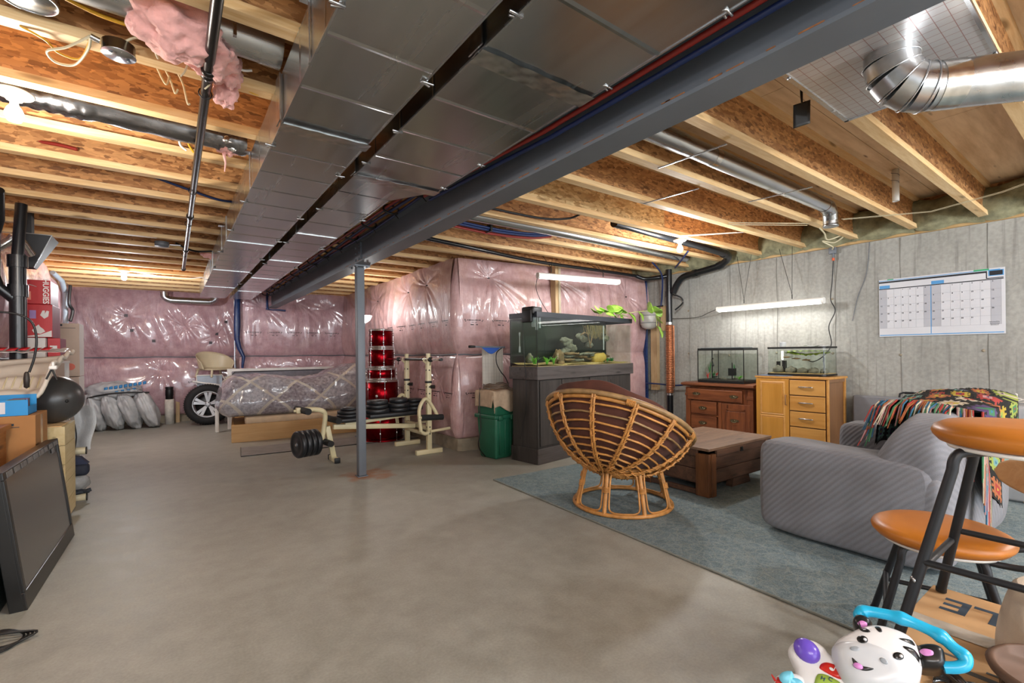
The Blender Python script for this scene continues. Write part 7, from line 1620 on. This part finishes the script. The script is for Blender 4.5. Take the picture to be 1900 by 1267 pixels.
# local: x thickness (towards the room), y width, z height
def tvb(name, a, b, m, par=tv, bev=.003): mb = MB(); mb.box(a, b, TVM); return obj(name, mb, m, par, bevel=bev)
TB = plain('tv_bezel', '191817', .3); TW, TH_ = 1.14, .665
fr_ = tvb('casing', (-.06, 0, 0), (-.008, TW, TH_), TB)
for (a, b_) in (((-.012, 0, 0), (.002, TW, .085)), ((-.012, 0, TH_-.038), (.002, TW, TH_)), ((-.012, 0, .085), (.002, .035, TH_-.038)), ((-.012, TW-.035, .085), (.002, TW, TH_-.038))): tvb('bezel', a, b_, TB)
t = NT('tv_screen'); tvs = t.out(hexc('3f4040'), .2, 0., None, Coat_Weight=.6, Coat_Roughness=.12)
tvb('screen', (-.010, .035, .085), (-.003, TW-.035, TH_-.038), tvs, bev=0)
mb = MB(); rr = random.Random(5)
for k in range(9): mb.box((.002, .05+.12*k, TH_-.034), (.0035, .12+.12*k+.03*rr.random(), TH_-.008), TVM)
mb.box((.002, .93, TH_-.07), (.0035, 1.0, TH_-.04), TVM); obj('sticker_strip', mb, plain('scuffed_film', '6d6c6c', .3, var=.5, nscale=30), tv, kind='stuff')
mb = MB(); mb.box((-.012, .02, 0), (-.004, .98, .56), Matrix.Translation((-.655, 3.0, 0)) @ Matrix.Rotation(-.10, 4, 'Y')); tag(obj('dark_panel', mb, plain('dark_teal_panel', '23302f', .5), bevel=.003), 'dark green grey panel leaning behind the television', 'panel')
mb = MB(); mb.box((-.012, .0, 0), (-.004, .50, .50), Matrix.Translation((-.70, 2.93, 0)) @ Matrix.Rotation(-.10, 4, 'Y')); tag(obj('black_board', mb, M['black'], bevel=.003), 'black board leaning behind the dark panel at the left frame edge', 'board')
# navy bag hanging, clear bag, folded straps
bgn = thing('navy_bag', 'navy blue bag hanging from the upper pale rail beside the crate', 'bag', (-.62, 5.0, .3))
mb = MB(); mb.rbox((-.70, 5.10, .235), (-.55, 5.21, .33), .03, 4); obj('bag_body', mb, plain('navy_fabric', '1d2232', .75, bump=.3, nscale=14), bgn); mb = MB(); mb.prism([(-.70, .325), (-.55, .325), (-.60, .385), (-.66, .40)], 5.12, 5.20, axis='y'); obj('bag_flap', mb, plain('navy_fabric_flap', '232941', .75), bgn, bevel=.01); 
mb = MB(); mb.tube(bez([(-.66, 5.10, .40), (-.655, 5.10, .55), (-.66, 5.10, .66), (-.655, 5.10, .695)], 4), .006, 5); mb.tube(bez([(-.64, 5.10, .40), (-.62, 5.10, .55), (-.63, 5.10, .66)], 4), .005, 5); obj('strap', mb, M['black'], bgn)
mb = MB(); mb.grid(lump((-.66, 5.30, .155), .09, 8, (1.05, .9, .95), .2), 26, 18, closeu=True); tag(obj('clear_bag', mb, plain('cloudy_plastic', '9a9a98', .25, bump=.6, nscale=10)), 'cloudy plastic bag lying low on the rack under the navy bag', 'bag')
mb = MB(); mb.tube(bez([(-.75, 5.25, .085), (-.66, 5.22, .08), (-.60, 5.24, .08), (-.55, 5.25, .09)], 4), .016, 8); mb.tube(bez([(-.75, 5.24, .08), (-.64, 5.25, .095), (-.56, 5.22, .08)], 4), .014, 8); tag(obj('folded_umbrella', mb, plain('dark_slate_fabric', '2d333b', .7)), 'dark folded cloth roll on the lowest pale rail', 'cloth')
mb = MB(); mb.grid(lambda u, v: (-.68+.14*v+.02*math.sin(u*5), 5.35+.02*math.sin(v*5), .78-.36*u+.0*v+.01*math.sin(v*12)), 14, 12); tag(obj('white_sheet', mb, M['bag']), 'white plastic sheet hanging from the rack at the left', 'sheet')
# black cables on the floor
cg = thing('cable_pile', 'small heap of black cables with a plug on the floor at the bottom left', 'cables', (-.58, 2.85, 0))
for k in range(4): 
    mb = MB(); mb.tube(bez([(-.75+.02*k, 2.80+.03*k, .008), (-.62, 2.95-.03*k, .012+.008*k), (-.52+.015*k, 2.86-.01*k, .010+.004*k), (-.55, 2.76+.01*k, .008), (-.66, 2.72+.03*k, .008), (-.78, 2.75, .008)], 6), .0045, 6); obj('cable_loop', mb, M['black'], cg)
mb = MB(); mb.rbox((-.66, 2.80, .0), (-.60, 2.90, .03), .006, 2); obj('power_brick', mb, M['black'], cg)
# ---------------------------------------------------------------- foreground right: chair, stool, box, toy
M['leather'] = plain('tan_leather', 'b86f22', .38, var=.10, nscale=4, bump=.08)
M['satinblack'] = plain('satin_black_tube', '26272a', .42, .3, var=.05)
M['beech'] = wood('pale_bentwood', 'd2ab7c', 'b98d5c', 'y', .8, .45, world=False, knots=False, contrast=.5)
def seatmb(R, z):
    mb = MB(); mb.lathe([(0, z-.052), (R*.80, z-.052), (R*.92, z-.046), (R*.985, z-.030), (R, z-.018), (R*.97, z-.004), (R*.86, z+.008), (R*.6, z+.013), (0, z+.014)], 56); return mb
def stool(name, label, loc, rz, R, z, topr, footr, rail, back):
    t = thing(name, label, 'chair' if back else 'stool', loc, rz); r = .0135
    obj('seat', seatmb(R, z), M['leather'], t, local=True)
    mb = MB(); mb.lathe([(0, z-.064), (R*.82, z-.064), (R*.84, z-.053), (0, z-.053)], 40); obj('seat_base', mb, M['white'], t, local=True)
    A = [PI*.25, PI*.75, PI*1.25, PI*1.75]; zt = z-.070
    for k, a in enumerate(A):
        c, s = math.cos(a), math.sin(a); mb = MB()
        pts = [(topr*.55*c, topr*.55*s, zt+.005), (topr*.9*c, topr*.9*s, zt), (topr*1.0*c, topr*1.0*s, zt-.02), (topr*1.03*c, topr*1.03*s, zt-.05), (footr*c, footr*s, .004)]
        mb.tube(bez(pts[:4], 4)+[Vector(pts[4])], r, 14); lg = obj('leg', mb, M['satinblack'], t, local=True)
        mb = MB(); mb.cyl((footr*c, footr*s, 0), (footr*c*.995, footr*s*.995, .012), r*1.12, n=12); obj('foot_cap', mb, M['black'], lg, local=True)
        f = (zt-rail)/zt; rr_ = topr*1.03+(footr-topr*1.03)*f; c2, s2 = math.cos(A[(k+1) % 4]), math.sin(A[(k+1) % 4])
        mb = MB(); dz = .035*(k % 2); f2 = (zt-rail-dz)/zt; r2 = topr*1.03+(footr-topr*1.03)*f2
        mb.cyl((r2*c, r2*s, rail+dz), (r2*c2, r2*s2, rail+dz), .0095, n=10); obj('stretcher', mb, M['satinblack'], t, local=True)
        mb = MB(); mb.lathe([(.0105, 0), (.0105, .004), (.006, .006), (0, .006)], 10, (0, 0, 0), Matrix.Translation(((rr_+r*.6)*c, (rr_+r*.6)*s, rail-.02)) @ Vector((c, s, 0)).to_track_quat('Z', 'Y').to_matrix().to_4x4()); obj('bolt', mb, M['zinc'], lg, local=True)
    if back:
        mb = MB()
        for s in (-1, 1): mb.tube(bez([(.02, s*.09, zt+.004), (R*.85, s*.10, zt-.002), (R+.05, s*.11, zt+.02), (R+.085, s*.115, zt+.09), (R+.10, s*.12, zt+.30)], 5), .0115, 12)
        obj('back_support', mb, M['satinblack'], t, local=True)
        mb = MB()
        def bk_(u, v):
            a = (u-.5)*2.0; hgt = .075*(1-abs(2*u-1)**4)**.5+.001; R2 = R+.085
            return (-.03+(R2+.065)*math.cos(a*.92), (R2+.03)*math.sin(a*.92), z+.20+hgt*(2*v-1))
        mb.sheet(bk_, 40, 10, .014); obj('backrest', mb, M['beech'], t, local=True, bevel=0)
    return t
stool('dining_chair', 'low round leather chair with black legs and a curved wooden back, behind the tall stool', (2.44, .50, .009), -1.30, .215, .478, .165, .295, .16, True)
stool('bar_stool', 'tall round tan leather stool with black legs standing on the cardboard box', (1.91, .20, .352), 0.0, .205, .615, .185, .335, .20, False)

# cardboard box
M['card'] = plain('corrugated_card', 'b08a5e', .8, var=.08, nscale=5, bump=.15)
cx = thing('cardboard_box', 'large flat cardboard box lying on the rug under the tall stool', 'box', (1.85, .1, .009))
mb = MB(); mb.box((1.50, -.30, .009), (2.19, .46, .34)); obj('carton', mb, M['card'], cx, bevel=.006)
for (a, b_) in (((1.502, -.30, .340), (1.878, .462, .346)), ((1.884, -.30, .340), (2.196, .468, .3465))): mb = MB(); mb.box(a, b_); obj('flap', mb, M['card'], cx, bevel=.002)
mb = MB(); mb.grid(lambda u, v: (1.845+.075*v, -.30+.765*u, .3478+.0012*math.sin(u*60+v*5)*math.sin(v*9)), 60, 8); mb.grid(lambda u, v: (1.845+.075*v, .4695, .347-.07*u), 4, 6); obj('packing_tape', mb, plain('clear_parcel_tape', 'a39a8d', .12, var=.2, nscale=14), cx)
q = text_mb('OTILE', .145, Matrix(((0, -1, 0, 2.07), (1, 0, 0, .225), (0, 0, 1, .3468), (0, 0, 0, 1))), True, .0004); obj('lettering', q, plain('box_ink_slate', '2a3c4c', .7), cx)
mb = MB(); rg2 = random.Random(3)
for k in range(5): mb.box((1.70+.02*(k % 2), .02+.09*k, .3462), (1.71+.02*(k % 2), .08+.09*k, .3468))
mb.box((1.66, .05, .3462), (1.68, .40, .3468)); obj('print_line', mb, plain('box_ink_faint', '4a4a48', .7), cx, kind='stuff')

# bag, woven basket, foil packet on the box
bg = thing('cream_bag', 'cream fabric bag with a dark zip standing on the cardboard box, right edge', 'bag', (1.87, .145, .35))
M['bagf'] = plain('cream_fabric', 'c2b3a0', .9, var=.06, bump=.4, nscale=25)
def bagf(u, v):
    a = 2*PI*u; la = v; z = .35+.205*v; k = (1-.42*v**1.8)*(1 if v < .97 else .9)
    return (1.87+(.085*math.cos(a)*k)+.008*math.sin(3*a+v*5), .145+(.115*math.sin(a))*k+.012*v+.006*math.sin(5*a), z+.012*math.sin(a*2)*v)
mb = MB(); mb.grid(bagf, 48, 24, closeu=True); top = [bagf(k/48, 1) for k in range(48)]; mb.add(top+[(1.87, .157, .565)], [(i, (i+1) % 48, 48) for i in range(48)], True); obj('bag_body', mb, M['bagf'], bg)
mb = MB(); zp = [Vector(bagf(.58-.03*math.sin(v*3), v))+Vector((-.003, .002, 0)) for v in [k/20 for k in range(21)]]; mb.tube(zp, .009, 6, flat=.4); zo = obj('zip', mb, M['black'], bg)
mb = MB()
for k in range(40):
    p_ = zp[k//2].lerp(zp[min(20, k//2+1)], (k % 2)/2); mb.cbox(p_+Vector((-.006, .001, 0)), (.005, .012, .0022))
obj('zip_tooth', mb, M['white'], zo, kind='stuff')
bs = thing('woven_basket', 'brown woven basket with a leather rim on the cardboard box, bottom right corner', 'basket', (1.62, .112, .35))
M['brownmesh'] = plain('brown_weave', '6a5240', .8, var=.3, nscale=60)
mb = MB()
def bsk(a, z): r = .105+.018*(z-.35)/.13; return Vector((1.62+r*math.cos(a), .112+r*math.sin(a), z))
for k in range(46):
    a = 2*PI*k/46
    for s in (-1, 1): mb.tube([bsk(a+s*.07*j, .352+.0105*j) for j in range(9)], .0016, 4)
obj('weave', mb, M['brownmesh'], bs, kind='stuff')
mb = MB(); mb.lathe([(.0, .352), (.104, .352), (.104, .356), (0, .356)], 30, (1.62, .112, 0)); obj('base', mb, M['brownmesh'], bs)
mb = MB(); mb.lathe([(.100, .358), (.117, .436), (.116, .436), (.099, .358)], 30, (1.62, .112, 0)); obj('lining', mb, plain('dark_lining', '3a2c22', .9), bs)
mb = MB(); mb.lathe([(.118, .426), (.132, .431), (.136, .442), (.126, .451), (.118, .448), (.114, .434)], 40, (1.62, .112, 0)); obj('rim', mb, plain('brown_leather_rim', '5f4636', .6), bs)
mb = MB(); mb.sheet(lambda u, v: (1.53+.07*u+.01*math.sin(v*6), .33-.09*v, .352+.02*abs(math.sin(u*7+v*5))*.8), 16, 16, .003); tag(obj('foil_packet', mb, metal('dark_foil_packet', '6a6c70', .15, (9, 9, 9), .6, .6)), 'shiny dark plastic packet beside the woven basket', 'packet')

# zebra toy
HC = Vector((1.350, .385, .455)); vw = (HC-Vector((0, 0, 1.19))).normalized(); nrm = (-vw*.86+Vector((0, 0, .30))).normalized()
rt = Vector((0, 0, 1)).cross(-vw).normalized(); rt = (rt-nrm*rt.dot(nrm)).normalized(); up = nrm.cross(rt)
def pxp(px, py, off=0.0):
    """point of the toy's face plane for a place measured on the photograph"""
    x = (px-950)/867.15; y = (655.55-py)/867.15; c, s = math.cos(RO), math.sin(RO); x, y = c*x-s*y, s*x+c*y
    d = Vector((x*math.cos(TH)+math.sin(TH), -x*math.sin(TH)+math.cos(TH), y)); o = Vector((0, 0, 1.19)); q = HC+nrm*off
    return o+d*((q-o).dot(nrm)/d.dot(nrm))
zt_ = thing('zebra_toy', 'plastic zebra head baby walker toy with a blue handle, bottom right', 'toy', (1.34, .45, 0))
M['toyw'] = plain('toy_white', 'e3e2e2', .3, var=.02); M['toyg'] = plain('toy_muzzle', 'c6c9cd', .3, var=.02); M['toyk'] = plain('toy_black', '1b1a1b', .28); M['toypk'] = plain('toy_pink', 'cf86c6', .35); M['toybl'] = plain('toy_blue', '22a8d2', .28, var=.04); M['toypu'] = plain('toy_purple', '6a4fc0', .25); M['toyr'] = plain('toy_red', 'c8281f', .3); M['toyy'] = plain('toy_yellow', 'c9a21e', .4); M['toygr'] = plain('toy_green', '9cba4a', .4)
FT = Matrix((rt, up, nrm)).transposed().to_4x4()
def dome(outline, base, hgt, m, name, par=zt_, rings=10, back=-.05, pw=.5):
    """rounded shell over an outline in the face plane"""
    P = [pxp(x, y) for x, y in outline]; c = sum(P, Vector())/len(P); n = len(P); mb = MB(); vs = []; fs = []
    for j in range(rings+1):
        t_ = j/rings; r = math.cos(t_*PI/2)**pw if t_ < 1 else 0.0; z = base+hgt*math.sin(t_*PI/2)
        for p_ in P: vs.append(c+(p_-c)*r+nrm*z)
    for j in range(rings):
        for i in range(n): fs.append((j*n+i, j*n+(i+1) % n, (j+1)*n+(i+1) % n, (j+1)*n+i))
    k = len(vs); vs += [p_+nrm*back for p_ in P]; fs += [(k+i, k+(i+1) % n, (i+1) % n, i) for i in range(n)]; fs.append(tuple(k+i for i in range(n-1, -1, -1)))
    mb.add(vs, fs, True); return obj(name, mb, m, par)
def smoothloop(pts, n=5): 
    P = [Vector((x, y, 0)) for x, y in pts]; out = []; m = len(P)
    for i in range(m):
        p0, p1, p2, p3 = P[i-1], P[i], P[(i+1) % m], P[(i+2) % m]
        for k in range(n):
            t_ = k/n; q = .5*((2*p1)+(p2-p0)*t_+(2*p0-5*p1+4*p2-p3)*t_*t_+(3*p1-p0-3*p2+p3)*t_**3); out.append((q.x, q.y))
    return out
hd = dome(smoothloop([(1545, 1212), (1552, 1192), (1575, 1178), (1602, 1166), (1628, 1163), (1660, 1170), (1690, 1185), (1706, 1210), (1711, 1240), (1700, 1272), (1650, 1290), (1590, 1278), (1555, 1245)][::-1]), 0, .050, M['toyw'], 'head')
from mathutils.bvhtree import BVHTree
def onto(ob_list, px, py, off=.001):
    o = Vector((0, 0, 1.19)); tgt = pxp(px, py); d = (tgt-o).normalized(); best = None
    for b_ in ob_list:
        r = b_[0].ray_cast(o-b_[1], d)
        if r[0] is not None and (best is None or r[3] < best[1]): best = (r[0]+b_[1], r[3], r[1])
    if best is None: return tgt+nrm*.05
    return best[0]-d*off
def bvh(ob):
    me = ob.data; l = Vector(zt_.location); return (BVHTree.FromPolygons([v.co.copy() for v in me.vertices], [tuple(p_.vertices) for p_ in me.polygons]), l)
HB = [bvh(hd)]
mz = dome(smoothloop([(1543, 1214), (1550, 1200), (1575, 1194), (1610, 1197), (1650, 1212), (1680, 1235), (1697, 1262), (1690, 1285), (1640, 1300), (1580, 1285), (1552, 1250)][::-1]), .006, .056, M['toyg'], 'muzzle', pw=.42)
HB.append(bvh(mz))
def decal(pts, m, name, par=hd, surf=HB, n=5, th=.0016):
    L = smoothloop(pts, n); P = [onto(surf, x, y, .0012) for x, y in L]; cx_, cy_ = sum(x for x, y in L)/len(L), sum(y for x, y in L)/len(L); c = onto(surf, cx_, cy_, .0018)
    mid = [onto(surf, cx_+(x-cx_)*.55, cy_+(y-cy_)*.55, .0018) for x, y in L]; k = len(P); mb = MB()
    sk = [p_-nrm*.004 for p_ in P]
    mb.add(P+mid+[c]+sk, [(i, (i+1) % k, k+(i+1) % k, k+i) for i in range(k)]+[(k+i, k+(i+1) % k, 2*k) for i in range(k)]+[((i+1) % k, i, 2*k+1+i, 2*k+1+(i+1) % k) for i in range(k)], True); return obj(name, mb, m, par)
def ell(cx_, cy_, a, b_, rot=0, n=10): return [(cx_+a*math.cos(t_)*math.cos(rot)-b_*math.sin(t_)*math.sin(rot), cy_+a*math.cos(t_)*math.sin(rot)+b_*math.sin(t_)*math.cos(rot)) for t_ in [2*PI*k/n for k in range(n)]]
for (x, y) in ((1600, 1186), (1667, 1217)):
    e = decal(ell(x, y, 10.5, 7, .25), M['toyk'], 'eye'); decal(ell(x+6, y, 3, 2.6), M['toyw'], 'eye_glint', par=e, n=3) if False else None
    P_e = onto(HB, x+5, y, .003); mb = MB(); mb.lathe([(0, 0), (.0035, 0), (.003, .0012), (0, .0015)], 12, (0, 0, 0), Matrix.Translation(P_e) @ FT); obj('eye_glint', mb, M['toyw'], e)
for (x, y, r_) in ((1586, 1203, .1), (1640, 1226, .6)): decal(ell(x, y, 9, 4.5, r_), plain('nostril_grey', '9aa0a6', .35), 'nostril')
decal([(1581, 1220), (1590, 1228), (1602, 1236), (1621, 1240), (1612, 1244), (1598, 1243), (1586, 1236)], M['toyk'], 'mouth'); 
P_m = onto(HB, 1592, 1235.5, .0035); mb = MB(); mb.lathe([(0, 0), (.0095, 0), (.008, .002), (0, .0025)], 18, (0, 0, 0), Matrix.Translation(P_m) @ FT @ Matrix.Diagonal((1, .7, 1, 1))); obj('tongue', mb, M['toypk'], hd)
for s in ([(1594, 1166), (1606, 1165), (1615, 1172), (1602, 1172)], [(1623, 1163), (1632, 1163), (1637, 1171), (1631, 1172)], [(1668, 1184), (1690, 1187), (1698, 1198), (1684, 1192)], [(1675, 1199), (1695, 1204), (1708, 1222), (1710, 1236), (1697, 1218)]): decal(s, M['toyk'], 'stripe')
for nm_, o_, pk in (('ear', [(1582, 1152), (1590, 1143), (1606, 1145), (1618, 1156), (1612, 1168), (1592, 1170), (1584, 1162)], [(1591, 1156), (1598, 1151), (1608, 1155), (1608, 1161), (1598, 1163)]), ('ear', [(1700, 1204), (1715, 1196), (1738, 1198), (1752, 1210), (1752, 1240), (1725, 1243), (1705, 1235)], [(1706, 1208), (1715, 1203), (1730, 1207), (1731, 1215), (1716, 1216)])):
    e = dome(smoothloop(o_[::-1]), -.005, .030, M['toyk'], nm_, pw=.4); decal(pk, M['toypk'], 'inner_ear', par=e, surf=[bvh(e)])
mb = MB(); HP = [pxp(x, y, .0) for x, y in ((1598, 1150), (1594, 1140), (1606, 1134), (1640, 1139), (1672, 1147), (1710, 1162), (1745, 1180), (1768, 1200), (1788, 1217), (1790, 1232), (1775, 1238), (1750, 1238))]
hp2 = bez(HP, 8); mb.tube(hp2, [.0125+.004*math.exp(-((i-32)/3.0)**2)+.004*math.exp(-((i-48)/3.)**2)+.003*math.exp(-((i-14)/3.)**2)+.003*math.exp(-((i-64)/4.)**2) for i in range(len(hp2))], 16); obj('handle', mb, M['toybl'], zt_)
# lower body: white arm with a purple roller, red music key, picture panel, blue disc
bdy = dome(smoothloop([(1462, 1215), (1465, 1198), (1480, 1188), (1505, 1187), (1528, 1200), (1545, 1218), (1600, 1250), (1650, 1290), (1640, 1360), (1500, 1360), (1470, 1290), (1475, 1245)][::-1]), -.01, .035, M['toyw'], 'body', back=-.09, pw=.35)
BB = [bvh(bdy)]
p0_ = onto(BB, 1497, 1207, .0); mb = MB(); mb.ball((0, 0, 0), (.030, .026, .020), 24, 14, Matrix.Translation(p0_) @ FT @ Matrix.Rotation(-.5, 4, 'Z')); obj('purple_ball', mb, M['toypu'], zt_)
bx = decal([(1521, 1236), (1527, 1230), (1540, 1230), (1568, 1243), (1560, 1260), (1525, 1243)], M['toyr'], 'music_key', par=bdy, surf=BB)
pn_ = onto(BB, 1548, 1240, .003); T = Matrix.Translation(pn_) @ FT @ Matrix.Rotation(-.35, 4, 'Z'); mb = MB(); mb.ball((-.004, -.005, 0), (.005, .0035, .001), 10, 6, T); mb.box((0, -.005, -.0005), (.0015, .010, .001), T); mb.prism([(0, .010), (.010, .006), (.010, .002), (0, .007)], -.0005, .001, T); obj('note_symbol', mb, M['toyw'], bx)
decal([(1566, 1246), (1596, 1258), (1606, 1268), (1590, 1276), (1562, 1262)], plain('pale_key', 'dcd9d2', .3), 'pale_key', par=bdy, surf=BB); decal([(1574, 1251), (1588, 1255), (1590, 1258), (1576, 1254)], M['toyr'], 'key_mark', par=bdy, surf=[(BB[0][0], BB[0][1]+nrm*.003)], n=3)
decal([(1600, 1262), (1614, 1266), (1614, 1280), (1596, 1276)], M['toyy'], 'yellow_key', par=bdy, surf=BB)
gp = decal([(1514, 1256), (1526, 1250), (1546, 1258), (1562, 1272), (1550, 1300), (1512, 1290)], M['toygr'], 'picture_panel', par=bdy, surf=BB)
for ch_, x, y in (('H', 1527, 1259), ('C', 1541, 1260)): q = text_mb(ch_, .012, Matrix.Translation(onto(BB, x, y, .004)) @ FT @ Matrix.Rotation(-.3, 4, 'Z'), True, .0004); obj('lettering', q, plain('toy_navy', '1d3a5c', .4), gp)
bd2 = decal(ell(1470, 1268, 20, 13, .15), plain('toy_sky', '6fc0d8', .35), 'blue_disc', par=bdy, surf=BB)
ds_ = dome(smoothloop([(1437, 1275), (1440, 1258), (1460, 1251), (1490, 1255), (1500, 1272), (1490, 1300), (1450, 1300)][::-1]), -.005, .035, M['toyw'], 'side_lobe', back=-.05, pw=.3)
decal(ell(1472, 1268, 19, 11, .15), plain('toy_sky', '6fc0d8', .35), 'blue_disc', par=ds_, surf=[bvh(ds_)]); decal([(1436, 1262), (1446, 1256), (1456, 1268), (1446, 1275)], M['toyr'], 'red_tab', par=ds_, surf=[bvh(ds_)])
mb = MB(); b0 = pxp(1560, 1260, -.06); b1 = pxp(1680, 1270, -.06)
for q in (b0, b1): mb.tube([q, Vector((q.x, q.y+.02, .04))], .016, 10)
obj('leg', mb, M['toyw'], zt_)
for q in (b0, b1): 
    mb = MB(); mb.lathe([(0, -.012), (.036, -.012), (.040, 0), (.036, .012), (0, .012)], 20, (0, 0, 0), Matrix.Translation((q.x, q.y+.02, .040)) @ Matrix.Rotation(PI/2, 4, 'X')); obj('wheel', mb, M['toyr'], zt_)
